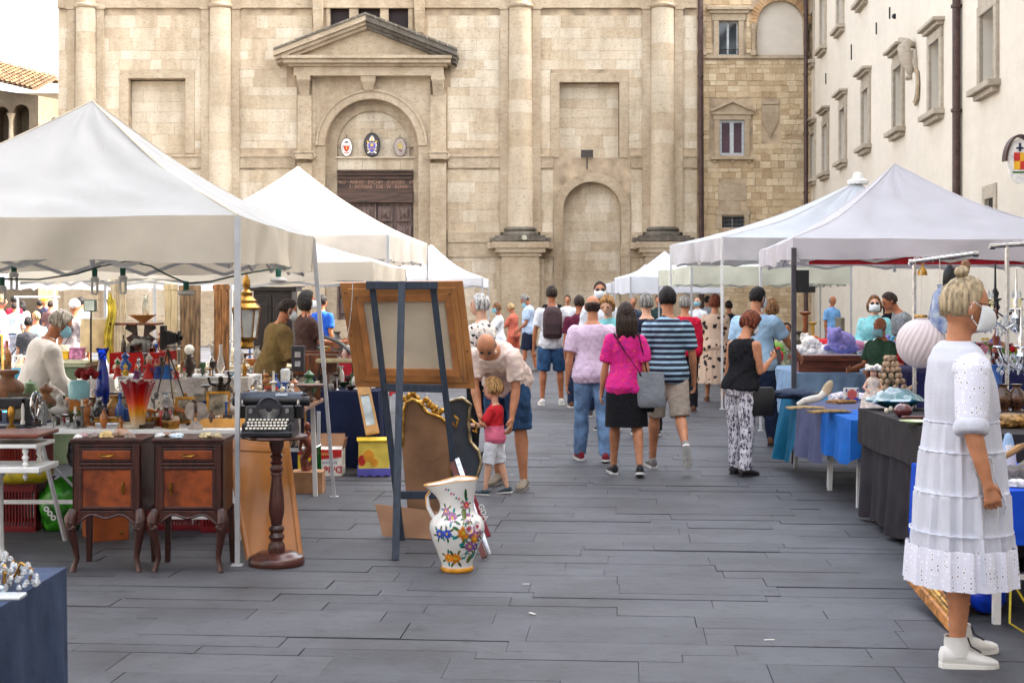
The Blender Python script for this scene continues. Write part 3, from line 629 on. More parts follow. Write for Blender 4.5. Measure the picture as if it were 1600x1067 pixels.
# griffin bracket and shield on the wall
p = Wp(1430, 95); t = thing('stone_griffin', 'carved stone griffin leaning out from the palace wall between two windows', 'carving', (p.x, p.y, p.z))
m = MB(); m.tube([(0,.1,.5), (-.22,.0,.55), (-.38,-.05,.4), (-.34,-.1,.1), (-.22,-.15,-.25), (-.2,-.15,-.5)], [.1,.17,.22,.24,.17,.09], 9)
m.tube([(-.22,0,.6), (-.4,.3,.72), (-.25,.55,.6)], [.12,.1,.03], 7); m.ell((-.28,-.18,-.58), (.12,.12,.1)); m.tube([(-.05,-.1,.3), (-.1,-.3,-.1), (0,-.3,-.5)], [.1,.12,.05], 7)
m.build('carved_figure', PTRIM, t, smooth=True); t.scale = (.72, .72, .72)
p = Wp(1434, 136); t = thing('stone_shield', 'pale carved stone shield below the griffin on the palace wall', 'shield', (p.x-.03, p.y, p.z), -tl)
m = MB(); m.X = Matrix.Rotation(-pi/2, 4, 'Z'); n = 24
m.prism([(.3*cos(2*pi*k/n)*(1+.06*cos(8*2*pi*k/n)), .42*sin(2*pi*k/n)*(1+.06*cos(8*2*pi*k/n))) for k in range(n)], -.05, .0); m.build('shield_rim', TRIM, t)
m = MB(); m.X = Matrix.Rotation(-pi/2, 4, 'Z'); m.prism([(.22*cos(2*pi*k/n), .33*sin(2*pi*k/n)) for k in range(n)], -.08, -.05); m.build('shield_field', PLASTER, t)
# crest sign standing out from the wall on the far right
p = Wp(1617, 252); t = thing('crest_sign', 'oval crest sign in red and gold under a brown hood on the palace wall', 'sign', (p.x-.25, p.y, p.z), 0)
def ovalp(m, a, b, y0, y1, ox=0, oz=0, n=28): m.prism([(ox+a*cos(2*pi*k/n), oz+b*sin(2*pi*k/n)) for k in range(n)], y0, y1)
m = MB(); ovalp(m, .2, .37, 0, .05); m.build('plate', mk(hexc(232, 230, 228), .5), t)
m = MB(); n = 16; m.loft([[(.225*cos(a), -.06, .4*sin(a)), (.26*cos(a), -.06, .44*sin(a)), (.26*cos(a), .12, .44*sin(a)), (.225*cos(a), .12, .4*sin(a))] for a in [pi*k/n-.0 for k in range(n+1)]]); m.build('hood', RUST, t)
for (x0, x1, z0, z1, c) in ((-.1, .0, 0, .14, (200, 50, 40)), (.0, .1, 0, .14, (226, 170, 40)), (-.1, 0, -.14, 0, (226, 170, 40)), (0, .1, -.14, 0, (200, 50, 40)), (-.12, .12, -.2, -.17, (60, 110, 60)), (-.02, .02, .16, .3, (60, 60, 90)), (-.06, .06, .2, .23, (60, 60, 90))):
    m = MB(); m.box(x0, x1, -.012, -.001, z0, z1); m.build('crest_quarter', mk(hexc(*c), .5), t)
m = MB(); m.tube([(.2, .03, 0), (.3, .03, 0)], .02, 6); m.build('bracket', DARKM, t)
# ================================================================ arcaded house far left
YA = 70.0; ax = lambda px: (px-800)/F*YA; az = lambda py: CH+(HY-py)/F*YA
arch_ = thing('arcaded_house', 'old stone house with round arches and tiled roofs beyond the left end of the church', 'house', (0,0,0))
hs = []
for c, w, sp, bt in ((3, 11, 178, 226), (33, 12.5, 176, 226)):
    hs.append([(ax(c-w), az(bt)), (ax(c+w), az(bt))]+[(ax(c+w*cos(pi*i/14)), az(sp-w*sin(pi*i/14))) for i in range(15)])
m = MB(); wall_sheet(m, [(ax(-160), 0), (ax(60), 0), (ax(60), az(150)), (ax(-160), az(118))], hs, YA, 1.2); m.build('wall', RUBD, arch_)
m = MB(); cx = ax(60); m.X = Matrix.Translation((cx, YA, 0)) @ Matrix.Rotation(radians(62), 4, 'Z'); hs = []
for c in (1.1, 2.1, 3.1): hs.append([(c-.33, az(226)), (c+.33, az(226))]+[(c+.33*cos(pi*i/10), az(190)+.33*sin(pi*i/10)) for i in range(11)])
wall_sheet(m, [(0, 0), (8, 0), (8, az(152)), (0, az(150))], hs, 0, .5); m.build('wall', RUBD, arch_, label='sunlit side wall with three small arches')
TILE = stone_mat([(.0, hexc(64, 46, 34)), (.4, hexc(96, 72, 50)), (.7, hexc(118, 92, 62)), (1, hexc(140, 116, 84))], pits=.3, stain=.5)
def roof(x0, x1, y0, z0, y1, z1, skew, seed):
    k = MB(); r = random.Random(seed); nx = int((x1-x0)/.24); ny = 12
    for i in range(nx):
        xa = x0+(x1-x0)*i/nx
        for j in range(ny):
            t0, t1 = j/ny, (j+1)/ny+.02; w = .1
            pts = lambda t, lift: [(xa+skew*t+w*cos(a), y0+(y1-y0)*t, z0+(z1-z0)*t-skew*0+w*.8*sin(a)+lift+(xa-x0)*SL) for a in (0, pi*.25, pi*.5, pi*.75, pi)]
            k.loft([pts(t0, .04+r.uniform(0,.02)), pts(t1, 0)], cap=False, closed=False)
    return k
SL = -.245
k = roof(ax(-150), ax(62), YA-.7, az(100)+.25, YA+3.2, az(84)+1.0, 0, 1); k.build('roof', TILE, arch_, kind='stuff')
SL = -.10; k = roof(ax(-60), ax(110), YA+6, az(112)+.7, YA+10, az(96)+.55, 0, 2); k.build('roof', TILE, arch_, kind='stuff')
m = MB(); m.put([(ax(-150), YA-.6, az(100)+.2), (ax(62), YA-.6, az(100)+.2-.245*(ax(62)-ax(-150))), (ax(62), YA+3.2, az(84)+.95-.245*(ax(62)-ax(-150))), (ax(-150), YA+3.2, az(84)+.95)], [(0,1,2,3)]); m.build('roof_deck', TILE, arch_)
m = MB(); m.box(ax(-60), ax(112), YA+6.5, YA+7, 0, az(122)+.2); m.build('wall', RUBBLE, arch_, label='taller wing behind')
m = MB(); m.lathe([(.16, az(226)), (.12, az(222)), (.1, az(190)), (.16, az(182)), (.22, az(178))], 12, (ax(18), YA-.05, 0)); m.build('arcade_column', TRIM, arch_, smooth=True)

# ================================================================ unseen palaces added on the left and behind the camera to bounce light
def block(name, label, x0, x1, y0, y1, h, mat, face, n, rows):
    t = thing(name, label, 'palace', (0, 0, 0)); m = MB(); m.box(x0, x1, y0, y1, 0, h); m.build('wall', mat, t); m = MB(); m.box(x0-.5, x1+.5, y0-.5, y1+.5, h, h+.25); m.build('eaves', TILE, t)
    for r_ in range(rows):
        for k in range(n):
            z = 1.2+r_*4.2; m = MB(); q = MB()
            if face == 'x': y = y0+(y1-y0)*(k+.5)/n; m.box(x1, x1+.08, y-.7, y+.7, z, z+2.3); q.box(x1+.08, x1+.1, y-.5, y+.5, z+.2, z+2.1)
            else: x = x0+(x1-x0)*(k+.5)/n; m.box(x-.7, x+.7, y1, y1+.08, z, z+2.3); q.box(x-.5, x+.5, y1+.08, y1+.1, z+.2, z+2.1)
            w = m.build('window', PTRIM, t); q.build('pane', PANE, w)
block('added_left_palace', 'long sand coloured palace added out of view on the left to bounce light', -34, -25, -14, 46, 14, BOUNCE_PLASTER, 'x', 11, 3)
block('added_rear_palace', 'sand coloured palace added behind the camera to bounce light', -24, 8, -24, -15, 15, BOUNCE_PLASTER, 'y', 7, 3)
# ================================================================ people
def remesh(m, vox, smooth=4):
    me = bpy.data.meshes.new('t'); me.from_pydata(m.v, [], m.f); me.validate()
    o = bpy.data.objects.new('t', me); COL.objects.link(o)
    md = o.modifiers.new('r', 'REMESH'); md.mode = 'VOXEL'; md.voxel_size = vox
    if smooth: sm_ = o.modifiers.new('s', 'SMOOTH'); sm_.factor = .5; sm_.iterations = smooth
    r_ = bpy.data.meshes.new_from_object(o.evaluated_get(bpy.context.evaluated_depsgraph_get()))
    bpy.data.objects.remove(o); bpy.data.meshes.remove(me); return r_
def folds(me, amp, sc=(30, 30, 18), seed=0.0):
    n = len(me.vertices); c = np.empty(n*3, 'f'); me.vertices.foreach_get('co', c); c = c.reshape(-1, 3); nr = np.empty(n*3, 'f'); me.vertex_normals.foreach_get('vector', nr); nr = nr.reshape(-1, 3)
    d = np.zeros(n)
    rg = np.random.RandomState(int(seed*10)+3)
    for k in range(7):                                     # folds as sums of skewed waves
        w = rg.normal(size=3)*np.array(sc)*(.5+.3*k); ph = rg.rand()*6.3
        d += np.sin(c@w+ph+1.6*np.sin(c@(w[::-1]*.6)+ph*2))/(1+.4*k)
    c += nr*(d*amp/2.2)[:, None]; me.vertices.foreach_set('co', c.ravel().astype('f')); me.update()
def ob(name, me, mat, parent):
    me.materials.clear()
    for q in (mat if isinstance(mat, list) else [mat]): me.materials.append(q)
    me.polygons.foreach_set('use_smooth', [True]*len(me.polygons)); o = bpy.data.objects.new(name, me); COL.objects.link(o); o.parent = parent; return o
def skin_mat(c): return mk(c, .5, 0, var=.10, ns=14, spec=.4, bump=.05, bs=90)
SK1, SK2, SK3, SK4 = skin_mat(hexc(204, 148, 116)), skin_mat(hexc(188, 128, 94)), skin_mat(hexc(172, 108, 74)), skin_mat(hexc(220, 170, 142))
def hairm(c, v=.4): return mk(c, .55, 0, var=v, ns=26, bump=1, bs=50, stretch=(2, 2, .3), spec=.3)
H_BLK, H_BRN, H_DBR, H_GRY, H_WHT, H_BLD, H_AUB, H_LBR = [hairm(hexc(*c)) for c in ((34,28,26), (80,56,42), (56,42,34), (150,146,140), (206,204,200), (196,164,116), (126,64,40), (140,100,66))]
def cloth(c, rough=.85, var=.08, bump=.6, **k): return mk(c, rough, 0, var=var, ns=7, bump=bump, bs=k.pop('bs', 22), spec=.2, **k)
def wrinkle(n, L, b, tc):
    z = n.new('ShaderNodeTexNoise'); z.inputs['Scale'].default_value = 20; z.inputs['Detail'].default_value = 4; z.inputs['Distortion'].default_value = 1.2; p = n.new('ShaderNodeBump'); p.inputs['Strength'].default_value = .6; p.inputs['Distance'].default_value = .02; L.new(tc.outputs['Object'], z.inputs[0]); L.new(z.outputs[0], p.inputs['Height']); L.new(p.outputs[0], b.inputs['Normal'])
def stripes(c1, c2, period, duty=.5):
    m, n, L, b = new_mat(); tc = n.new('ShaderNodeTexCoord'); sp = n.new('ShaderNodeSeparateXYZ'); L.new(tc.outputs['Object'], sp.inputs[0])
    q = n.new('ShaderNodeMath'); q.operation = 'MULTIPLY'; q.inputs[1].default_value = 1/period; L.new(sp.outputs[2], q.inputs[0])
    f = n.new('ShaderNodeMath'); f.operation = 'FRACT'; L.new(q.outputs[0], f.inputs[0]); r = ramp(n, [(0, c1), (duty, c2)], 'CONSTANT'); L.new(f.outputs[0], r.inputs[0])
    L.new(r.outputs[0], b.inputs['Base Color']); wrinkle(n, L, b, tc); b.inputs['Roughness'].default_value = .85; return m
def spots(base, spot, sc=22, size=.25, spot2=None, stretch=(1,1,1)):
    m, n, L, b = new_mat(); tc = n.new('ShaderNodeTexCoord'); mp = n.new('ShaderNodeMapping'); mp.inputs['Scale'].default_value = stretch; L.new(tc.outputs['Object'], mp.inputs[0])
    nz = n.new('ShaderNodeTexNoise'); nz.inputs['Scale'].default_value = sc*1.3; L.new(mp.outputs[0], nz.inputs[0])
    va = n.new('ShaderNodeMix'); va.data_type = 'RGBA'; va.inputs['Factor'].default_value = .06; L.new(mp.outputs[0], va.inputs['A']); L.new(nz.outputs['Color'], va.inputs['B'])
    vo = n.new('ShaderNodeTexVoronoi'); vo.inputs['Scale'].default_value = sc; L.new(va.outputs['Result'], vo.inputs['Vector'])
    r = ramp(n, [(0, (1,1,1)), (size, (1,1,1)), (size+.06, (0,0,0))]); L.new(vo.outputs['Distance'], r.inputs[0])
    mx = n.new('ShaderNodeMix'); mx.data_type = 'RGBA'; L.new(r.outputs[0], mx.inputs['Factor']); mx.inputs['A'].default_value = (*base, 1); mx.inputs['B'].default_value = (*spot, 1)
    if spot2:
        m3 = n.new('ShaderNodeMix'); m3.data_type = 'RGBA'; sp = n.new('ShaderNodeSeparateColor'); L.new(vo.outputs['Color'], sp.inputs[0]); r3 = ramp(n, [(0, (0,0,0)), (.5, (1,1,1))], 'CONSTANT'); L.new(sp.outputs[0], r3.inputs[0])
        L.new(r3.outputs[0], m3.inputs['Factor']); m3.inputs['A'].default_value = (*spot, 1); m3.inputs['B'].default_value = (*spot2, 1); L.new(m3.outputs['Result'], mx.inputs['B'])
    L.new(mx.outputs['Result'], b.inputs['Base Color']); wrinkle(n, L, b, tc); b.inputs['Roughness'].default_value = .85; return m
EYE = mk(hexc(30, 24, 22), .2); MASKW = mk(hexc(228, 232, 234), .8, var=.04, bump=.2, bs=120); MASKB = mk(hexc(140, 190, 204), .8, var=.05); LIP = mk(hexc(168, 92, 82), .5)
SHOE_W, SHOE_G, SHOE_B, SHOE_BR, SHOE_R, SOLE = [mk(hexc(*c), .55, var=.12, ns=20) for c in ((226,224,218), (128,124,120), (30,30,32), (104,64,40), (140,26,44), (216,214,208))]
def rot_x(v, a): return V((v.x, v.y*cos(a)-v.z*sin(a), v.y*sin(a)+v.z*cos(a)))
def person(label, px, fy, H, hd, top=('tee', None), bot=('shorts', None), hair=('short', None), skin=SK1, shoes=(SHOE_B, SOLE), vox=.016, fem=0, w=1.0, lean=0,
           legs=((4, 3, 3), (-4, 3, 3)), arms=((-3, 8, 12, .05), (-3, 8, 12, .05)), head=(0, 0), mask=None, glasses=None, hs=1.0, loc=None, group=None, dress=None, amp=.0065, seed=0, face=True, footp=(None, None), fist=False):
    L0 = loc if loc is not None else G(px, fy); k = H/1.75; root = thing('person', label, 'person', L0, radians(hd), group, k)
    d2r = radians; la = d2r(lean); X = V((1, 0, 0))
    # legs: side 0 = left (-x), 1 = right (+x)
    J = {}
    hipw = .088 if not fem else .092
    low = 9
    for i, sg in ((0, -1), (1, 1)):
        tp, kb, spl = (d2r(a) for a in legs[i]); hip = V((sg*hipw, 0, .90))
        th = V((sg*sin(spl), sin(tp), -cos(tp)*cos(spl))).normalized(); kn = hip+th*.42; sp_ = tp-kb
        shd = V((sg*sin(spl)*.5, sin(sp_), -cos(sp_))).normalized(); an = kn+shd*.42; J[i] = (hip, kn, an, sp_); low = min(low, an.z)
    dz = .085-low
    for i in J: J[i] = tuple(p+V((0,0,dz)) if isinstance(p, V) else p for p in J[i])
    pel = V((0, 0, .93+dz))
    # spine
    def spine(s):
        n_ = 12; p = pel.copy(); 
        if s <= 0: a = la*.35; return p+V((0, sin(a), cos(a)))*s, V((0, cos(a), -sin(a)))
        for q in range(n_):
            t = (q+.5)/n_*s; a = la*min(1, .35+t/.3); p += V((0, sin(a), cos(a)))*(s/n_)
        a = la*min(1, .35+s/.3); return p, V((0, cos(a), -sin(a)))
    st = [(-.12, .13, .09, -.005), (-.05, .162, .112, -.012), (.03, .16, .11, -.008), (.12, .142, .10, .004), (.2, .14, .10, .006), (.3, .16, .112, .008), (.38, .172, .112, .002), (.43, .155, .098, -.004), (.465, .118, .08, -.01), (.49, .085, .068, -.01), (.515, .064, .06, -.008)]
    if fem: st = [(-.12, .14, .10, -.01), (-.05, .172, .118, -.018), (.03, .162, .11, -.008), (.12, .13, .092, .0), (.2, .128, .094, .008), (.28, .145, .12, .022), (.35, .152, .122, .022), (.42, .138, .092, 0), (.46, .10, .072, -.008), (.485, .075, .06, -.008), (.515, .058, .054, -.006)]
    def trunk(m, g, s0, s1, gb=0, n=20):
        rs = []
        for s, a, b, off in st:
            if s < s0-.001 or s > s1+.001: continue
            p, f = spine(s); p = p+f*off; gg = g+gb*max(0, (.3-s))*.75; aa, bb = a*w+gg, b*(w*1.15-.15)+gg
            rs.append([p+X*(aa*cos(2*pi*j/n))+f*(bb*sin(2*pi*j/n)*(1 if abs(sin(2*pi*j/n)) < .99 else 1)) for j in range(n)])
        m.loft(rs)
    sh = .172 if not fem else .150
    shp, shf = spine(.415)
    A = {}
    for i, sg in ((0, -1), (1, 1)):
        pt, ab, el, inn = arms[i]; pt, ab, el = d2r(pt), d2r(ab), d2r(el); s0 = shp+X*sg*sh*(.5+.5*w)
        u = V((sg*sin(ab), sin(pt)*cos(ab), -cos(pt)*cos(ab))).normalized(); e = s0+u*.28
        f = V((sg*(sin(ab)*.6-inn), sin(pt+el), -cos(pt+el))).normalized(); wr = e+f*.245; A[i] = (s0, e, wr, f, sg)
    hp, hf = spine(.60); hpt, hyw = d2r(head[0])+la*.55, d2r(head[1])
    HR = Matrix.Rotation(hyw, 3, 'Z') @ Matrix.Rotation(-hpt, 3, 'X'); hc = spine(.56)[0]+HR @ V((0, .02, .13*hs)); hh = lambda x, y, z: hc+HR @ (V((x, y, z))*hs)
    m = MB(); trunk(m, 0, -.12, .515)
    nb = spine(.47)[0]; m.tube([nb, nb.lerp(hh(0, -.02, -.06), .5), hh(0, -.015, -.05)], [.062*(.5+.5*w), .054*(.6+.4*w), .054], 12)
    m.ell(hc, (.076*hs, .094*hs, .104*hs), 18, 14, HR); m.ell(hh(0, .026, -.055), (.058*hs, .066*hs, .062*hs), 14, 10, HR); m.ell(hh(0, .055, -.088), (.03*hs, .028*hs, .022*hs), 10, 8, HR)
    m.tube([hh(0, .088, .012), hh(0, .105, -.018), hh(0, .112, -.034)], [.010*hs, .013*hs, .017*hs], 8)
    for sg in (-1, 1): m.ell(hh(sg*.08, -.005, -.018), (.012*hs, .02*hs, .032*hs), 8, 6, HR)
    m.ell(hh(0, .09, -.064), (.026*hs, .012*hs, .013*hs), 8, 6, HR)
    for i in (0, 1):
        s0, e, wr, f, sg = A[i]; ww = .55+.45*w; m.ell(s0, (.058*ww, .055*ww, .055*ww), 10, 8)
        m.tube([s0, s0.lerp(e, .3), s0.lerp(e, .75), e, e.lerp(wr, .25), e.lerp(wr, .7), wr, wr+f*.03], [.054*ww, .05*ww, .041*ww, .037*ww, .041*ww, .031*ww, .025, .027], 10)
        inw = (V((-sg, 0, 0))-f*V((-sg, 0, 0)).dot(f)).normalized(); wd_ = f.cross(inw).normalized()*(1 if f.cross(inw).y*1 > 0 or abs(f.y) > .7 else -1)
        m.ell(wr+f*.065, (.016, .016, .016), 6, 5); pr = [wr+f*.02, wr+f*.05, wr+f*.09, wr+f*.1]
        m.loft([[p+wd_*(b_*cos(2*pi*j/10))+inw*(.015*sin(2*pi*j/10)) for j in range(10)] for p, b_ in zip(pr, (.026, .036, .041, .036))])
        hip, kn, an, sp_ = J[i]; lw = .5+.5*w
        m.tube([hip+V((0,0,.03)), hip.lerp(kn, .2), hip.lerp(kn, .7), kn, kn.lerp(an, .25)+V((0,-.012,0)), kn.lerp(an, .7), an, an-V((0,0,.03))], [.085*lw, .088*lw, .062*lw, .052*lw, .057*lw, .040*lw, .033, .034], 12)
    bm_ = remesh(m, vox/k if vox > .012 else vox, 3)
    # fingers, one by one
    fm = MB()
    for i in (0, 1):
        s0, e, wr, f, sg = A[i]; inw = (V((-sg, 0, 0))-f*V((-sg, 0, 0)).dot(f)).normalized(); wd_ = f.cross(inw).normalized()
        if wd_.y < 0 and abs(f.y) < .8: wd_ = -wd_
        if abs(f.y) >= .8 and wd_.z < 0: wd_ = -wd_
        cu = 2.2 if fist else 1.0
        for q, (o_, ln) in enumerate(((.030, .068), (.010, .076), (-.010, .070), (-.029, .055))):
            b0 = wr+f*.088+wd_*o_; a1, a2 = .22*cu, .65*cu; d1 = f*cos(a1)+inw*sin(a1); d2 = f*cos(a1+a2)+inw*sin(a1+a2); d3 = f*cos(a1+a2*1.8)+inw*sin(a1+a2*1.8)
            fm.tube([b0-f*.02, b0+d1*ln*.45, b0+d1*ln*.45+d2*ln*.32, b0+d1*ln*.45+d2*ln*.32+d3*ln*.25], [.0095, .009, .0082, .006], 7)
        t0 = wr+f*.03+wd_*.026; td = (f*.75+wd_*.55+inw*.35).normalized(); fm.tube([t0-td*.01, t0+td*.03, t0+td*.03+(f*.9+inw*.4).normalized()*.03], [.012, .0105, .008], 7)
    bo = ob('body', bm_, skin, root)
    off = len(bm_.vertices); bm = bmesh.new(); bm.from_mesh(bm_); vv = [bm.verts.new(p) for p in fm.v]
    for fc in fm.f:
        try: q = bm.faces.new([vv[z] for z in fc]); q.smooth = True
        except ValueError: pass
    bm.to_mesh(bm_); bm.free()
    # clothes
    kind, mat = top
    if kind != 'none':
        g = {'tee': .02, 'tank': .014, 'long': .024, 'jacket': .035}[kind]; m = MB(); trunk(m, g, -.12 if kind != 'tank' else -.05, .49, gb=.10)
        p, f = spine(.505); 
        if kind != 'tank': m.ell(p, (.075, .07, .03), 12, 6)
        for i in (0, 1):
            s0, e, wr, ff, sg = A[i]; ww = .55+.45*w
            if kind == 'tank': m.ell(s0.lerp(shp, .35), (.05, .055, .05), 8, 6); continue
            m.ell(s0, (.058*ww+g*.7, .055*ww+g*.7, .055*ww+g*.7), 10, 8)
            if kind == 'tee': m.tube([s0, s0.lerp(e, .4), s0.lerp(e, .78)], [.056*ww+g, .054*ww+g, .053*ww+g], 12)
            else: m.tube([s0, s0.lerp(e, .5), e, e.lerp(wr, .5), wr.lerp(e, .06)], [.056*ww+g, .05*ww+g, .045*ww+g, .041*ww+g*.8, .032*ww+g*.6], 12)
        me = remesh(m, vox/k if vox > .012 else vox, 3); folds(me, amp*1.5, seed=seed); ob({'tee': 'shirt', 'tank': 'vest_top', 'long': 'shirt', 'jacket': 'jacket'}[kind], me, mat, root)
    kind, mat = bot
    if kind in ('shorts', 'trousers', 'jeans'):
        m = MB(); trunk(m, .012 if top[0] != 'none' else .02, -.12, .12); g = .02 if kind != 'shorts' else .028
        for i in (0, 1):
            hip, kn, an, sp_ = J[i]; lw = .5+.5*w
            if kind == 'shorts': m.tube([hip+V((0,0,.03)), hip.lerp(kn, .3), hip.lerp(kn, .85), hip.lerp(kn, 1.0)], [.084*lw+g*.4, .088*lw+g*.8, .072*lw+g*1.1, .068*lw+g*1.2], 14)
            else: m.tube([hip+V((0,0,.03)), hip.lerp(kn, .3), kn, kn.lerp(an, .4), an+V((0, -.0, .02)), an-V((0, -.0, .02))], [.084*lw+g*.4, .088*lw+g*.9, .056*lw+g*.9, .056*lw+g, .048*lw+g*.8, .05*lw+g*.8], 14)
        me = remesh(m, vox/k if vox > .012 else vox, 3); folds(me, amp*.9, (22, 22, 34), seed+3); ob('shorts' if kind == 'shorts' else 'trousers', me, mat, root)
    elif kind == 'skirt':
        m = MB(); n = 64; rs = []; zt, zb = pel.z+.12, pel.z-.45*(dress or 1)
        for q in range(13):
            t = q/12; z = zt+(zb-zt)*t; p = V((0, sin(la*.35)*(z-pel.z) if z > pel.z else 0, z))
            a = (.142+.05*min(1, t*3))*w+.028*t; b = (.11+.03*min(1, t*3))*w+.05*t
            rs.append([p+V((a*cos(th)*(1+.05*t*sin(5*th+seed)+.025*t*sin(11*th)), b*sin(th)*(1+.05*t*sin(5*th+seed)+.025*t*sin(13*th)), 0)) for th in [2*pi*j/n for j in range(n)]])
        m.loft(rs); m.build('skirt', mat, root, smooth=True)
    if dress and not isinstance(dress, (int, float)):
        m = MB(); n = 120; rs = []; prof = dress['prof']
        for q in range(len(prof)-1):
            z0, f0, b0, h0, pl0 = prof[q]; z1, f1, b1, h1, pl1 = prof[q+1]; ns = 8
            for t in [i_/ns for i_ in range(ns+(1 if q == len(prof)-2 else 0))]:
                z, ff, bb, hw, pl = (x0+(x1-x0)*t for x0, x1 in ((z0, z1), (f0, f1), (b0, b1), (h0, h1), (pl0, pl1)))
                rs.append([V((hw*cos(th)*(1+pl*(sin(17*th+z*3)+.6*sin(29*th+2)+.5*sin(7*th+z*2))), (ff if sin(th) > 0 else bb)*sin(th)*(1+pl*(sin(17*th+z*3)+.6*sin(29*th+2)+.5*sin(7*th+z*2))), z+(dress.get('scal', 0)*abs(sin(13*th)) if (q == len(prof)-2 and t > .93) else 0))) for th in [2*pi*j/n for j in range(n)]])
        m.loft(rs, cap=True); m.build('dress', dress['mat'], root, smooth=True)
    for i in (0, 1):
        hip, kn, an, sp_ = J[i]; a = sp_*.9 if an.z > .14 else max(-.25, min(.1, sp_*.4)); 
        if footp[i] is not None: a = d2r(footp[i])
        RM = Matrix.Rotation(a, 3, 'X') @ Matrix.Rotation(-.12 if i else .12, 3, 'Z'); c = an-RM @ V((0, 0, .085))
        if footp[i] is None and an.z < .14: c.z = max(c.z, .0)
        def rg(y, hw, z0, z1, n=12): return [c+RM @ V((hw*cos(2*pi*j/n), y, z0+(z1-z0)*(.5+.5*sin(2*pi*j/n)))) for j in range(n)]
        m = MB(); m.loft([rg(-.075, .018, .03, .07), rg(-.068, .032, .014, .095), rg(-.03, .038, .012, .105), rg(.02, .038, .012, .10), rg(.07, .042, .012, .078), rg(.12, .047, .012, .062), rg(.165, .04, .012, .05), rg(.19, .018, .016, .038)]); s_ = m.build('shoe', shoes[0], root, smooth=True)
        m = MB(); pts = [(-.078, .0), (-.07, .03), (-.03, .037), (.06, .041), (.12, .048), (.165, .042), (.192, .02), (.197, 0)]; ol = [(x_, y_) for y_, x_ in pts]+[(-x_, y_) for y_, x_ in reversed(pts[1:-1])]; nn = len(ol)
        m.put([c+RM @ V((x_, y_, .0)) for x_, y_ in ol]+[c+RM @ V((x_, y_, .022)) for x_, y_ in ol], [tuple(range(nn-1, -1, -1)), tuple(range(nn, 2*nn))]+[(q, (q+1) % nn, (q+1) % nn+nn, q+nn) for q in range(nn)]); m.build('sole', shoes[1], s_)
    # hair
    style, hm = hair
    if style != 'none' and hm:
        off, n, kk = {'short': .10, 'bald': .05, 'bob': .24, 'long': .16, 'bun': .07, 'curly': .34, 'full': .18, 'cap': .1}[style], 30, 20; rings = []
        nzr = {'curly': .18, 'full': .10, 'bob': .05}.get(style, .05)
        for a_ in range(kk+1):
            al = -pi/2+pi*a_/kk; al = max(min(al, 1.52), -1.52); ring = []
            for b_ in range(n):
                th = 2*pi*b_/n; d = V((cos(al)*cos(th), cos(al)*sin(th), sin(al)))
                face_ = d.y-.25+(-.55*d.z if d.z > 0 else -.15*d.z)           # >0 inside the face
                mk_ = 1-max(0, min(1, (face_)/.12+.5)) if d.z < .72 else 1
                lowz = {'short': -.62, 'bald': -.72, 'bun': -.62, 'full': -.62, 'curly': -.75, 'bob': -1.1, 'long': -1.1, 'cap': .1}[style]
                mk_ = min(mk_, max(0, min(1, (d.z-lowz+.22*noise.noise(d*6+V((seed, 9, 0))))/.22)))
                if style == 'bald': mk_ = min(mk_, max(0, min(1, (.34-d.z)/.12)))
                rr = 1+off*mk_-.12*(1-mk_)+nzr*mk_*noise.noise(d*5+V((seed, 0, 0)))+.02*mk_*sin(th*14+d.z*3)
                rr += mk_*.05*noise.noise(d*11+V((seed, 3, 0))); ring.append(hh(.078*rr*d.x, .098*rr*d.y-.004, .106*rr*d.z+(.0 if style != 'bob' else -.03*mk_*(d.z < 0))))
            rings.append(ring)
        m = MB(); m.loft(rings); ho = m.build('hair', hm, root, smooth=True)
        if style in ('long',):
            m = MB(); 
            for q in range(9):
                x_ = -.07+.14*q/8; b0 = hh(x_*1.0, -.075+.25*abs(x_), .02); pts = [b0, hh(x_*1.15, -.115+.25*abs(x_), -.08), hh(x_*1.2+.01*sin(q*2.), -.12+.2*abs(x_), -.17), hh(x_*1.1+.015*sin(q*3.), -.10+.1*abs(x_), -.26-.03*cos(q*1.7))]
                m.tube(pts, [.034, .036, .030, .008], 8)
            me = remesh(m, .012, 2); folds(me, .004, (30, 30, 5), 2); ob('hair', me, hm, root)
        if style == 'bob':
            m = MB()
            for q in range(11):
                a_ = pi*(1.0+q/10) ; b0 = hh(.08*cos(a_), .07*sin(a_)-.01, .03); m.tube([b0, hh(.092*cos(a_), .092*sin(a_)-.01, -.05), hh(.082*cos(a_), .085*sin(a_)-.005, -.125)], [.028, .032, .016], 7)
            me = remesh(m, .014, 2); folds(me, .004, (30, 30, 5), 2); ob('hair', me, hm, root)
        if style == 'bun':
            m = MB(); c_ = hh(0, -.03, .128); m.ell(c_, (.034, .034, .03), 12, 8); 
            for q in range(5): a_ = q*1.257; m.ell(c_+V((.016*cos(a_), .016*sin(a_), .004*sin(q*2))), (.022, .022, .02), 8, 6)
            me = remesh(m, .006, 2); ob('hair_bun', me, hm, root)
        if style == 'cap':
            m = MB(); m.ell(hh(0, -.005, .03), (.086, .106, .09), 16, 10, HR); m.build('cap', hm, root, smooth=True)
    if face:
        for sg in (-1, 1):
            m = MB(); m.ell(hh(sg*.031, .083, .004), (.014*hs, .008*hs, .0075*hs), 8, 6, HR); m.ell(hh(sg*.031, .086, .026), (.018*hs, .008*hs, .004*hs), 8, 4, HR); m.build('eye', EYE, root, smooth=True)
        if not mask: m = MB(); m.ell(hh(0, .095, -.066), (.024*hs, .009*hs, .007*hs), 8, 5, HR); m.build('lips', LIP, root, smooth=True)
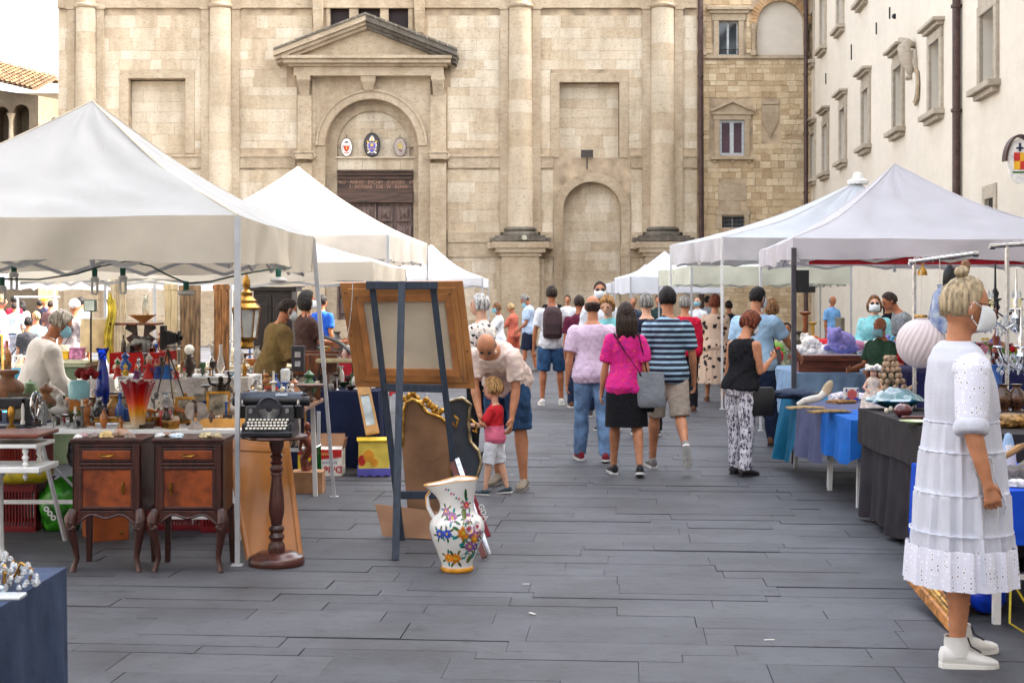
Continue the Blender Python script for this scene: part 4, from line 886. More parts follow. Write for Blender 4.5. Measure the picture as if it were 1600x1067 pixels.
    if mask:
        dn = mask[1] if len(mask) > 1 else 0
        def mf(u, v_):
            th = (u-.5)*2*1.25; z = .0-.105*v_-dn*.05; bul = sin(pi*v_)**.6; r_ = .082+.036*bul*cos(th)**2
            return hh(r_*.95*sin(th), .012+r_*cos(th)-.02*v_*(1-abs(cos(th))), z)
        m = MB(); m.grid(mf, 14, 8); o = m.build('face_mask', mask[0], root, smooth=True); so_ = o.modifiers.new('s', 'SOLIDIFY'); so_.thickness = .002
        m = MB()
        for sg in (-1, 1):
            m.tube([hh(sg*.074, .04, -.01-dn*.05), hh(sg*.083, .0, .012), hh(sg*.088, -.015, -.01)], .0022, 5); m.tube([hh(sg*.07, .035, -.09-dn*.05), hh(sg*.082, .0, -.06), hh(sg*.088, -.015, -.012)], .0022, 5)
        m.build('mask_loop', mask[0], o)
    if glasses:
        m = MB()
        for sg in (-1, 1):
            c_ = hh(sg*.034, .102, .002); m.X = None
            m.tube([hh(sg*.034+.026*cos(q*pi/6), .102-.006*abs(cos(q*pi/6)), .002+.018*sin(q*pi/6)) for q in range(13)], .002, 4); m.tube([hh(sg*.06, .095, .006), hh(sg*.082, .0, .006), hh(sg*.086, -.02, -.004)], .002, 4)
        g_ = m.build('spectacles', DARKM, root)
        if glasses == 'sun':
            m = MB()
            for sg in (-1, 1): m.ell(hh(sg*.034, .101, .001), (.027, .004, .019), 12, 6, HR)
            m.build('lens', mk(hexc(20, 16, 18), .08, spec=.8), g_, smooth=True)
    bpy.context.view_layer.update()
    W = Matrix.LocRotScale(L0, Matrix.Rotation(radians(hd), 3, 'Z').to_quaternion(), V((k, k, k)))
    return dict(root=root, W=W, sp=lambda s, x=0, y=0: W @ (spine(s)[0]+X*x+spine(s)[1]*y), A={i: [W @ q for q in A[i][:3]]+[A[i][3]] for i in A}, J={i: [W @ q for q in J[i][:3]] for i in J}, hh=lambda x, y, z: W @ hh(x, y, z), k=k)
# ---- the crowd
JEAN, JEAN2, DEN = cloth(hexc(112, 142, 178), var=.25), cloth(hexc(38, 48, 72), var=.15), cloth(hexc(52, 84, 122), var=.25)
NAVY, BLK, KHAKI = cloth(hexc(36, 42, 62)), cloth(hexc(26, 26, 30)), cloth(hexc(172, 160, 146))
WHT, LBLUE, LAV, MAG, TEAL = cloth(hexc(226, 228, 234)), cloth(hexc(168, 200, 226)), cloth(hexc(218, 194, 216)), cloth(hexc(214, 26, 128)), cloth(hexc(120, 188, 192))
def bag(name, label, cat, pts, prof, mat, strap=None, sm=None, bev=.01, extra=None, rz=0):
    """soft bag: an oval-section body from lofted rings plus a strap"""
    t = thing(name, label, cat, pts, rz); m = MB(); n = 16
    rs = [[V((a*math.copysign(abs(cos(2*pi*j/n))**.5, cos(2*pi*j/n)), b*math.copysign(abs(sin(2*pi*j/n))**.6, sin(2*pi*j/n)), z)) for j in range(n)] for a, b, z in prof]
    m.loft(rs); m.build('bag_body', mat, t, smooth=True)
    if strap:
        m = MB(); inv = Matrix.Rotation(-rz, 3, 'Z'); q = [inv @ (V(p)-V(pts)) for p in strap]
        for a, b in zip(q, q[1:]): m.bar(a, b+(b-a)*.02, .018, .006)
        m.build('strap', sm or mat, t)
    return t
p = person('man in a navy and light blue striped polo and beige shorts walking, right foot lifted', 1043, 733, 1.74, 0, ('tee', stripes(hexc(28, 34, 56), hexc(152, 186, 206), .052, .56)), ('shorts', KHAKI), ('short', H_BLK), SK2, (SHOE_G, SOLE), .012, legs=((10, 4, 4), (-12, 42, 3)), arms=((-6, 12, 10, .02), (2, 14, 14, .05)), footp=(None, -62), amp=.0065, seed=1, face=False)
p = person('woman in a magenta tee and black culottes walking away, long brown hair', 978, 742, 1.58, 2, ('tee', spots(hexc(212, 24, 126), hexc(150, 40, 150), 16, .22, hexc(226, 90, 60), (1, 1, 2.5))), ('skirt', BLK), ('long', H_DBR), SK2, (SHOE_B, SHOE_W), .012, fem=1, legs=((9, 4, 2), (-9, 14, 2)), arms=((6, 12, 6, .0), (-8, 10, 30, .05)), amp=.0065, dress=1.0, seed=2, face=False)
a0 = p['sp'](.47, .10, -.03)
bag('tote_bag', 'grey felt tote bag hanging from the shoulder of the woman in magenta', 'bag', p['sp'](-.12, .235, -.10), [(.13, .04, -.12), (.145, .055, -.1), (.14, .055, .0), (.125, .045, .17), (.12, .04, .2)], cloth(hexc(134, 138, 144)), [p['sp'](.04, .22, -.08), p['sp'](.47, .12, -.1), p['sp'](.50, .12, 0), p['sp'](.47, .12, .1), p['sp'](.04, .22, .08)], BLK)
bag('shoulder_bag', 'small black crossbody bag with a thin strap at the hip of the woman in magenta', 'bag', p['sp'](-.2, .2, .05), [(.08, .03, -.1), (.09, .035, -.08), (.09, .035, .05), (.08, .03, .08)], BLK, [p['sp'](-.1, .2, -.05), p['sp'](.1, .12, -.155), p['sp'](.3, -.02, -.15), p['sp'](.45, -.11, -.1), p['sp'](.49, -.12, 0)], BLK)
p = person('bald man in a lavender polo and light jeans walking away', 926, 720, 1.66, 3, ('tee', LAV), ('jeans', JEAN), ('bald', H_DBR), SK2, (SHOE_R, SHOE_W), .012, w=1.15, legs=((9, 4, 3), (-6, 8, 3)), arms=((-4, 12, 14, .03), (0, 10, 18, .08)), seed=3, face=False)
p = person('man in a white tee and denim shorts with a backpack, walking away', 862, 633, 1.83, 2, ('tee', WHT), ('shorts', DEN), ('short', H_DBR), SK3, (SHOE_W, SOLE), .016, legs=((-3, 2, 5), (4, 4, 5)), arms=((-2, 14, 12, .06), (-2, 14, 12, .06)), seed=4, face=False)
bk = p['sp'](.28, 0, -.20); t = thing('backpack', 'dark brown backpack on the back of the man in a white tee', 'backpack', bk); m = MB(); n = 16
m.loft([[V((a*math.copysign(abs(cos(2*pi*j/n))**.5, cos(2*pi*j/n)), b*math.copysign(abs(sin(2*pi*j/n))**.6, sin(2*pi*j/n)), z)) for j in range(n)] for a, b, z in ((.12, .05, -.26), (.145, .08, -.23), (.15, .09, -.05), (.145, .085, .12), (.11, .06, .2), (.05, .03, .23))])
m.build('bag_body', mk(hexc(72, 50, 54), .7, var=.1, bump=.2), t, smooth=True); m = MB(); m.tube([(-.1, -.085, .1), (0, -.1, .16), (.1, -.085, .1)], .004, 4); m.build('grab_handle', BLACK, t); m = MB(); m.box(-.11, .11, -.1, -.085, -.2, -.03); m.build('front_pocket', mk(hexc(62, 42, 46), .7), t, bev=.02)
m = MB()
for sg in (-1, 1): q = [V((sg*.09, .02, .12)), V((sg*.1, .1, .25)), V((sg*.12, .22, .24)), V((sg*.14, .26, .05)), V((sg*.15, .15, -.15))]; [m.bar(a, b, .05, .012) for a, b in zip(q, q[1:])]
m.build('strap', BLK, t)
# the man bending over the small boy
bend = person('man in a pale pink polo bending forward over the small boy', 792, 762, 1.74, 160, ('tee', cloth(hexc(226, 204, 192))), ('shorts', DEN), ('bald', H_GRY), SK2, (mk(hexc(132, 122, 108), .8), SHOE_G), .012, w=1.12, lean=70, legs=((6, 8, 7), (-8, 8, 5)), arms=((2, 6, 16, .1), (14, -10, 14, .25)), head=(22, 18), seed=5, amp=.0065)
boy = person('small blond boy in a red and pink tee and white shorts', 773, 772, .90, 74, ('tee', None), ('shorts', WHT), ('full', hairm(hexc(206, 160, 104))), SK4, (mk(hexc(70, 84, 96), .8, var=.4, ns=40), SHOE_W), .012, hs=1.55, legs=((10, 4, 4), (-8, 8, 4)), arms=((30, 14, 60, .2), (6, 16, 10, 0)), head=(4, -10), seed=6, w=1.1)
m_, n_, L_, b_ = new_mat(); tc_ = n_.new('ShaderNodeTexCoord'); sp_ = n_.new('ShaderNodeSeparateXYZ'); L_.new(tc_.outputs['Object'], sp_.inputs[0]); r_ = ramp(n_, [(0, hexc(222, 108, 138)), (.5, hexc(196, 22, 36))], 'CONSTANT')
q_ = n_.new('ShaderNodeMath'); q_.operation = 'MULTIPLY'; q_.inputs[1].default_value = .45; L_.new(sp_.outputs[2], q_.inputs[0]); L_.new(q_.outputs[0], r_.inputs[0]); L_.new(r_.outputs[0], b_.inputs['Base Color']); b_.inputs['Roughness'].default_value = .85
for o in boy['root'].children:
    if o.name.startswith('shirt'): o.data.materials.clear(); o.data.materials.append(m_)
bag('waist_bag', 'black bag hanging behind the hip of the bending man', 'bag', bend['sp'](-.05, .1, -.2), [(.05, .09, -.16), (.06, .12, -.12), (.055, .11, .05), (.04, .08, .13)], BLK, [bend['sp'](-.0, .12, -.18), bend['sp'](.1, .2, -.1), bend['sp'](.2, .22, .08), bend['sp'](.4, .12, .12)], BLK)
p = person('white haired woman in a cream blouse with black flowers standing by the gilt mirror', 752, 714, 1.66, 62, ('long', spots(hexc(228, 218, 208), hexc(36, 30, 34), 19, .30)), ('trousers', BLK), ('full', H_WHT), SK4, (SHOE_B, SHOE_B), .012, fem=1, w=1.15, seed=7, head=(0, 10), arms=((10, 8, 30, .1), (10, 8, 40, .1)))
p = person('woman in an orange playsuit looking at her phone beside the church wall', 802, 580, 1.55, 62, ('tee', spots(hexc(196, 98, 76), hexc(216, 130, 106), 40, .25)), ('shorts', cloth(hexc(196, 98, 76))), ('full', H_BLD), SK3, (SHOE_W, SOLE), .022, fem=1, seed=8, head=(25, 0), arms=((30, 4, 80, .2), (30, 4, 80, .2)))
p = person('man in a pale blue shirt and navy shorts looking down beside the woman in orange', 826, 582, 1.78, 76, ('tee', cloth(hexc(186, 206, 232))), ('shorts', NAVY), ('short', H_GRY), SK3, (SHOE_G, SHOE_G), .022, seed=9, head=(35, 0), arms=((0, 10, 50, .3), (-10, 12, 70, .2)), mask=(MASKB, 1), legs=((8, 2, 3), (-8, 2, 3)))
p = person('woman in white with a pale mask holding a blue leaflet behind the white haired woman', 779, 594, 1.56, 100, ('tee', WHT), ('skirt', cloth(hexc(60, 120, 170))), ('short', H_LBR), SK3, vox=.022, fem=1, seed=10, arms=((30, 6, 60, .1), (40, 6, 50, .1)), mask=(MASKB,), head=(10, 0))
p = person('man in a white patterned shirt standing far off at the foot of the blind niche', 887, 568, 1.74, 170, ('long', WHT), ('trousers', JEAN2), ('short', H_DBR), SK2, vox=.026, seed=11)
p = person('man in a burgundy tee walking away between the backpack man and the bald man', 905, 637, 1.68, 0, ('tee', cloth(hexc(96, 36, 58))), ('jeans', JEAN2), ('short', H_DBR), SK3, (SHOE_BR, SOLE), .018, seed=12, face=False)
p = person('tall man in sunglasses and a white mask walking towards the camera', 937, 650, 1.86, 180, ('tee', WHT), ('jeans', JEAN2), ('short', H_DBR), SK2, vox=.018, seed=13, mask=(MASKW,), glasses='sun')
p = person('woman with curly blond hair and a teal top looking down', 951, 672, 1.66, 160, ('tee', TEAL), ('jeans', JEAN), ('curly', hairm(hexc(186, 138, 84))), SK4, vox=.018, fem=1, seed=14, head=(25, 0))
p = person('grey haired man in a dark navy shirt walking away', 1010, 680, 1.68, 0, ('tee', cloth(hexc(32, 36, 52))), ('trousers', BLK), ('full', H_GRY), SK4, vox=.018, seed=15, w=1.15, face=False)
p = person('grey haired woman in a long red top and black trousers, walking away', 1070, 642, 1.66, -4, ('long', cloth(hexc(196, 26, 60))), ('trousers', BLK), ('full', H_GRY), SK2, (SHOE_BR, SHOE_BR), .018, fem=1, w=1.3, seed=16, face=False)
sp_m = spots(hexc(206, 178, 154), hexc(40, 28, 28), 9, .27)
dr = person('auburn haired woman in a long beige dress with black petals leaning on a cane', 1117, 627, 1.68, -8, ('long', sp_m), ('none', None), ('curly', H_AUB), SK2, (SHOE_BR, SHOE_BR), .018, fem=1, w=1.2, seed=17, face=False, arms=((0, 20, 20, .0), (0, 8, 30, .05)),
            dress=dict(mat=sp_m, prof=[(1.3, .14, .13, .19, 0), (1.0, .17, .17, .22, .01), (.7, .2, .2, .25, .02), (.3, .24, .23, .29, .03)], scal=0))
c = dr['A'][0][2]; t = thing('walking_cane', 'thin black walking cane in the left hand of the woman in the petal dress', 'cane', (c.x-.12, c.y-.1, 0)); m = MB(); m.tube([(0, 0, 0), (.10, .08, c.z-.02)], .010, 6); m.build('stick', BLACK, t); m = MB(); m.tube([(.1, .08, c.z-.02), (.1, .05, c.z+.02), (.1, .12, c.z+.03)], .012, 6); m.build('handle', SILVER, t)
p = person('bald man in a white shirt and teal mask under the small white pavilions', 1090, 578, 1.68, 150, ('tee', WHT), ('trousers', NAVY), ('bald', H_WHT), SK4, vox=.026, seed=18, mask=(MASKB,))
p = person('man in grey seen from behind next to the bald man in white', 1106, 570, 1.72, 20, ('tee', cloth(hexc(170, 180, 190))), ('trousers', NAVY), ('short', H_BLK), SK2, vox=.026, seed=19)
tank = person('woman in a black vest and black and white patterned trousers, looking down', 1158, 742, 1.52, -48, ('tank', BLK), ('trousers', spots(hexc(218, 214, 220), hexc(76, 72, 92), 42, .42, None, (1, 1, .45))), ('curly', H_AUB), SK2, (mk(hexc(50, 44, 48), .5), SHOE_B), .012, fem=1, w=1.12, lean=8, head=(30, 0), mask=(MASKW,), arms=((-6, 6, 14, .0), (4, 8, 118, .16)), seed=20, amp=.0065, legs=((3, 2, 1), (-3, 2, 1)))
bag('handbag', 'black handbag on the hip of the woman in the black vest', 'bag', tank['sp'](-.13, .22, .08), [(.1, .05, -.16), (.12, .06, -.12), (.12, .055, .05), (.1, .04, .1)], mk(hexc(26, 26, 28), .4), [tank['sp'](-.03, .2, .0), tank['sp'](.2, .17, .12), tank['sp'](.42, .11, .12), tank['sp'](.49, .1, 0)], BLACK)
lb = person('stout man in a light blue polo and dark jeans reaching over the table, black hair', 1180, 697, 1.76, -28, ('tee', LBLUE), ('jeans', JEAN2), ('short', H_BLK), SK2, (SHOE_BR, SHOE_B), .014, w=1.28, seed=21, head=(12, -20), mask=(MASKW,), arms=((0, 10, 20, .05), (38, 22, 10, -.1)), legs=((-4, 2, 5), (12, 6, 6)))
bag('waist_bag', 'grey waist bag at the front of the man in light blue', 'bag', lb['sp'](.02, .12, .17), [(.11, .04, -.09), (.12, .05, -.06), (.12, .05, .05), (.1, .035, .09)], cloth(hexc(128, 120, 118)), [lb['sp'](.06, .2, .1), lb['sp'](.25, .2, -.02), lb['sp'](.47, -.1, -.06)], BLK)
person('woman with blond bobbed hair and a tan top near the rubble wall', 1206, 640, 1.62, -20, ('tee', cloth(hexc(176, 150, 122))), ('trousers', BLK), ('bob', H_LBR), SK3, vox=.02, fem=1, seed=22)
person('woman in a turquoise blouse and dark sunglasses behind the toy table', 1366, 0, 1.66, 170, ('long', spots(hexc(130, 200, 204), hexc(170, 214, 216), 26, .3)), ('trousers', BLK), ('bob', H_LBR), SK4, vox=.016, fem=1, w=1.15, glasses='sun', mask=(MASKW, 0), loc=P(1366, 470, 19.6)*1-V((0, 0, 1.6)), seed=23, arms=((15, 10, 50, .1), (15, 10, 50, .1)))
person('bald seller in a dark green polo with a mask under his chin', 1377, 0, 1.45, 120, ('tee', cloth(hexc(48, 74, 56))), ('trousers', NAVY), ('none', None), SK3, vox=.014, w=1.15, glasses=None, mask=(MASKB, 1), loc=V((P(1377, 0, 15.6).x, 15.6, -.03)), seed=24, arms=((20, 8, 60, .2), (20, 8, 60, .2)))
person('woman with long black hair standing behind the one in turquoise', 1390, 0, 1.68, 150, ('tee', BLK), ('trousers', BLK), ('long', H_BLK), SK2, vox=.02, fem=1, loc=V((P(1388, 0, 21).x, 21, 0)), seed=25)
person('young man in a grey shirt bending over a stall by the palace wall', 1420, 0, 1.78, 90, ('tee', spots(hexc(120, 124, 128), hexc(160, 164, 168), 30, .3)), ('trousers', BLK), ('short', H_DBR), SK3, vox=.018, lean=25, loc=V((P(1424, 0, 19).x, 19, 0)), seed=26, head=(15, 0))
person('far man in a bright blue shirt under the cream pavilion', 1302, 0, 1.72, -150, ('tee', cloth(hexc(120, 170, 220))), ('trousers', NAVY), ('bald', H_GRY), SK3, vox=.026, loc=V((P(1300, 0, 34).x, 34, 0)), seed=27)
person('dark haired person in flowered green sitting behind the light blue man', 1229, 0, 1.3, 170, ('long', spots(hexc(130, 134, 104), hexc(200, 190, 170), 22, .3)), ('trousers', BLK), ('short', H_BLK), SK3, vox=.02, loc=V((P(1229, 0, 19.5).x, 19.5, 0)), seed=28)
# left side
person('grey haired seller in a white shirt with dark collar leaning over the antiques', 60, 0, 1.62, -58, ('long', cloth(hexc(224, 216, 206), bump=.15)), ('trousers', NAVY), ('full', hairm(hexc(176, 166, 150))), SK3, vox=.012, w=1.1, lean=20, mask=(MASKB, 0), glasses='clear', loc=V((P(50, 0, 11.75).x, 11.75, -.05)), seed=29, head=(22, 0), amp=.0065, arms=((10, 6, 30, .05), (14, 6, 36, .1)))
person('man in an olive jacket and white mask bending over the stall, hand on his belly', 428, 0, 1.68, -62, ('jacket', cloth(hexc(122, 100, 62), var=.15)), ('trousers', BLK), ('short', H_DBR), SK3, vox=.012, lean=14, mask=(MASKW,), loc=V((P(424, 0, 14.9).x, 14.9, -.03)), seed=30, head=(16, 0), arms=((0, 16, 90, .25), (6, 14, 84, .3)), amp=.0065)
person('dark haired seller in a brown dress in front of the black wardrobe', 482, 0, 1.68, -60, ('tee', cloth(hexc(70, 50, 46))), ('skirt', cloth(hexc(58, 46, 46))), ('bob', H_BLK), SK3, vox=.014, fem=1, w=1.1, loc=V((P(478, 0, 16.9).x, 16.9, .03)), seed=31, mask=(MASKW,), arms=((30, 8, 50, .1), (30, 8, 60, .1)))
person('man in a bright blue tee and dark cap further back', 503, 0, 1.7, -30, ('tee', cloth(hexc(40, 90, 190))), ('trousers', NAVY), ('short', H_BLK), SK3, vox=.02, loc=V((P(503, 0, 25).x, 25, 0)), seed=32)
gt = person('man with a white cap and grey tee seen from behind with a beige bag', 116, 0, 1.62, -6, ('tee', cloth(hexc(158, 146, 146))), ('trousers', cloth(hexc(150, 144, 132))), ('cap', mk(hexc(232, 232, 232), .8)), SK3, vox=.018, w=1.1, loc=V((P(116, 0, 21).x, 21, 0)), seed=33, face=False)
bag('shoulder_bag', 'beige bag slung at the left hip of the man in the white cap', 'bag', gt['sp'](-.02, -.1, -.16), [(.09, .03, -.1), (.1, .04, -.08), (.1, .04, .06), (.09, .03, .09)], cloth(hexc(196, 186, 160)), [gt['sp'](.05, -.1, -.17), gt['sp'](.3, .03, -.15), gt['sp'](.47, .1, -.06)], BLK)
for k, (px, Y, H, hd, tp, hr, lab) in enumerate(((126, 30, 1.68, -10, WHT, H_BLK, 'black haired woman in a white tee far behind the man with the cap'), (22, 36, 1.72, 40, cloth(hexc(150, 30, 50)), H_BLK, 'man in a dark red tee far off at the left edge'), (23, 34, 1.56, 0, cloth(hexc(200, 214, 240)), H_DBR, 'boy in a pale blue tee in front of the man in dark red'),
    (35, 40, 1.6, 20, cloth(hexc(196, 186, 176)), H_BLK, 'far woman with long black hair in beige near the left edge'), (70, 38, 1.7, 160, cloth(hexc(60, 60, 80)), mk(hexc(230, 190, 30), .7), 'far person in a bright yellow cap'), (62, 39, 1.62, 30, BLK, H_BLK, 'far dark clothed person left of the yellow cap'),
    (79, 37, 1.6, 0, cloth(hexc(120, 90, 90)), H_DBR, 'far person in mauve right of the yellow cap'), (57, 24, 1.42, 40, TEAL, H_BLD, 'blond person in pale teal by the white clothes rail'), (0, 24, 1.7, -90, cloth(hexc(226, 130, 160)), H_BLD, 'woman in a pink top cut by the left edge of the picture'),
    (44, 22, 1.35, 10, cloth(hexc(70, 70, 74)), H_BLK, 'seated person in dark grey in front of the clothes rail'))):
    person(lab, px, 0, H, hd, ('tee', tp), ('trousers', NAVY if k % 2 else cloth(hexc(170, 170, 180))), ('cap' if 'cap' in lab and k == 4 else ('long' if 'long' in lab else 'short'), hr), SK2, vox=.026, loc=V((P(px, 0, Y).x, Y, 0)), seed=40+k, face=False, fem=k % 2)
for k, (px, Y, H, hd, tp, hr, lab) in enumerate(((989, 30, 1.7, 180, cloth(hexc(60, 70, 90)), H_GRY, 'far grey haired man in slate blue between the curly blond woman and the navy shirt'), (1029, 33, 1.72, 160, cloth(hexc(40, 60, 60)), H_BLK, 'far man in dark green by the striped polo'),
    (1139, 29, 1.6, 0, cloth(hexc(40, 44, 60)), H_BLK, 'far person in dark blue behind the petal dress'))):
    person(lab, px, 0, H, hd, ('tee', tp), ('trousers', NAVY), ('short', hr), SK2, vox=.026, loc=V((P(px, 0, Y).x, Y, 0)), seed=60+k, face=False)
# ---- the woman in white in the right foreground
GAUZE = mk(hexc(230, 233, 246), .85, 0, var=.03, ns=9, bump=.5, bs=220, transl=.18)
def eyelet():
    m, n, L, b = new_mat(); tc = n.new('ShaderNodeTexCoord'); vo = n.new('ShaderNodeTexVoronoi'); vo.inputs['Scale'].default_value = 46; vo.inputs['Randomness'].default_value = .35; L.new(tc.outputs['Object'], vo.inputs[0])
    r = ramp(n, [(0, hexc(122, 92, 88)), (.17, hexc(122, 92, 88)), (.21, hexc(236, 239, 248)), (.34, hexc(232, 235, 246)), (.4, hexc(216, 216, 230))]); L.new(vo.outputs['Distance'], r.inputs[0]); L.new(r.outputs[0], b.inputs['Base Color'])
    bp = n.new('ShaderNodeBump'); bp.inputs['Strength'].default_value = .6; bp.inputs['Distance'].default_value = .004; L.new(r.outputs[0], bp.inputs['Height']); L.new(bp.outputs[0], b.inputs['Normal']); b.inputs['Roughness'].default_value = .85; return m
EYELET = eyelet()
WW = person('older woman in a long white tiered dress with blond bun and white mask', 1497, 1032, 1.67, -84, ('none', None), ('none', None), ('bun', hairm(hexc(186, 166, 134), .3)), SK2, (mk(hexc(232, 230, 226), .5, var=.05, bump=.15, bs=20), mk(hexc(226, 224, 218), .5)), .009, fem=1, w=1.12, mask=(MASKW,), glasses='clear',
    head=(6, 0), hs=1.16, arms=((2, 7, 5, .02), (-9, 17, 22, .0)), legs=((5, 2, 2), (-3, 2, 2)), fist=True, seed=50,
    dress=dict(mat=GAUZE, scal=.022, prof=[(1.49, .05, .075, .10, 0), (1.46, .085, .10, .155, .002), (1.40, .125, .125, .195, .004), (1.28, .17, .14, .19, .008), (1.17, .188, .142, .185, .012), (1.12, .175, .14, .182, .008), (1.11, .18, .145, .19, .018), (.99, .192, .158, .202, .024), (.985, .198, .162, .208, .014), (.97, .20, .165, .212, .03),
        (.80, .21, .178, .23, .034), (.795, .215, .182, .235, .022), (.78, .218, .185, .24, .038), (.62, .222, .194, .248, .045), (.615, .226, .198, .252, .028), (.60, .228, .20, .254, .045), (.40, .242, .214, .272, .055)]))
wk = WW['k']; t = WW['root']; inv = WW['W'].inverted()
for i in (0, 1):
    s0, e, wr = [inv @ q for q in WW['A'][i][:3]]; sg = -1 if i == 0 else 1
    m = MB(); m.ell(s0+V((-sg*.02, 0, -.005)), (.092, .092, .082), 12, 8); m.tube([s0, s0.lerp(e, .3), s0.lerp(e, .7), s0.lerp(e, .92)], [.079, .079, .074, .072], 16); me = remesh(m, .009, 3); folds(me, .003, (14, 14, 10), i); ob('sleeve', me, EYELET, t)
    m = MB(); a, b = s0.lerp(e, .86), s0.lerp(e, 1.1); m.tube([a, a.lerp(b, .15), a.lerp(b, .5), a.lerp(b, .9), b], [.066, .077, .08, .075, .064], 16); me = remesh(m, .009, 2); folds(me, .004, (30, 30, 18), i+4); ob('cuff', me, GAUZE, t)
for zz in (1.12, .985, .795, .615):
    pr = {1.12: (.180, .144, .187), .985: (.20, .165, .21), .795: (.219, .185, .238), .615: (.237, .208, .263)}[zz]; m = MB(); n = 90
    m.tube([V((pr[2]*1.01*cos(th), (pr[0] if sin(th) > 0 else pr[1])*1.01*sin(th), zz+.003*sin(th*31))) for th in [2*pi*j/n for j in range(n+1)]], .004, 5); m.build('ruffle', GAUZE, t, smooth=True)
m = MB(); n = 90                                              # lace band near the hem
m.loft([[V((a*cos(th)*(1+.035*sin(17*th)+.02*sin(29*th+2)), (b if sin(th) > 0 else c)*sin(th)*(1+.035*sin(17*th)+.02*sin(29*th+2)), z)) for th in [2*pi*j/n for j in range(n)]] for z, b, c, a in ((.55, .247, .219, .274), (.54, .250, .221, .277), (.46, .256, .228, .284), (.372, .263, .234, .291))], cap=False); m.build('lace_hem', EYELET, t, smooth=True)
for i in (0, 1):                                              # high collars of the ankle shoes
    hip, kn, an = [inv @ q for q in WW['J'][i][:3]]; m = MB(); n = 20; m.loft([[an+V((r_*cos(2*pi*j/n), r_*1.15*sin(2*pi*j/n)+o_, z)) for j in range(n)] for r_, o_, z in ((.046, .012, -.03), (.046, .004, .01), (.044, -.002, .05), (.046, -.004, .062), (.040, -.004, .058))], cap=False); m.build('shoe_collar', mk(hexc(232, 230, 226), .5, var=.05, bump=.15, bs=20), t, smooth=True)
    m = MB(); m.tube([an+V((.002, .054, .05)), an+V((.002, .07, .01)), an+V((.0, .12, -.02))], .004, 5); m.build('zip', DARKM, t)
# thin plastic glove on the near hand
s0, e, wr = [inv @ q for q in WW['A'][1][:3]]; f = WW['A'][1][3]
m = MB(); m.tube([wr-f*.10, wr-f*.05, wr, wr+f*.06, wr+f*.13, wr+f*.16], [.048, .041, .036, .046, .044, .02], 14); me = remesh(m, .008, 2); folds(me, .004, (60, 60, 60), 9)
ob('plastic_glove', me, mk(hexc(250, 248, 246), .15, 0, var=0, trans=1, ior=1.05), t)
m = MB(); m.ell(inv @ WW['hh'](.088, -.005, -.055), (.005, .005, .008), 8, 6); m.build('earring', SILVER, t)
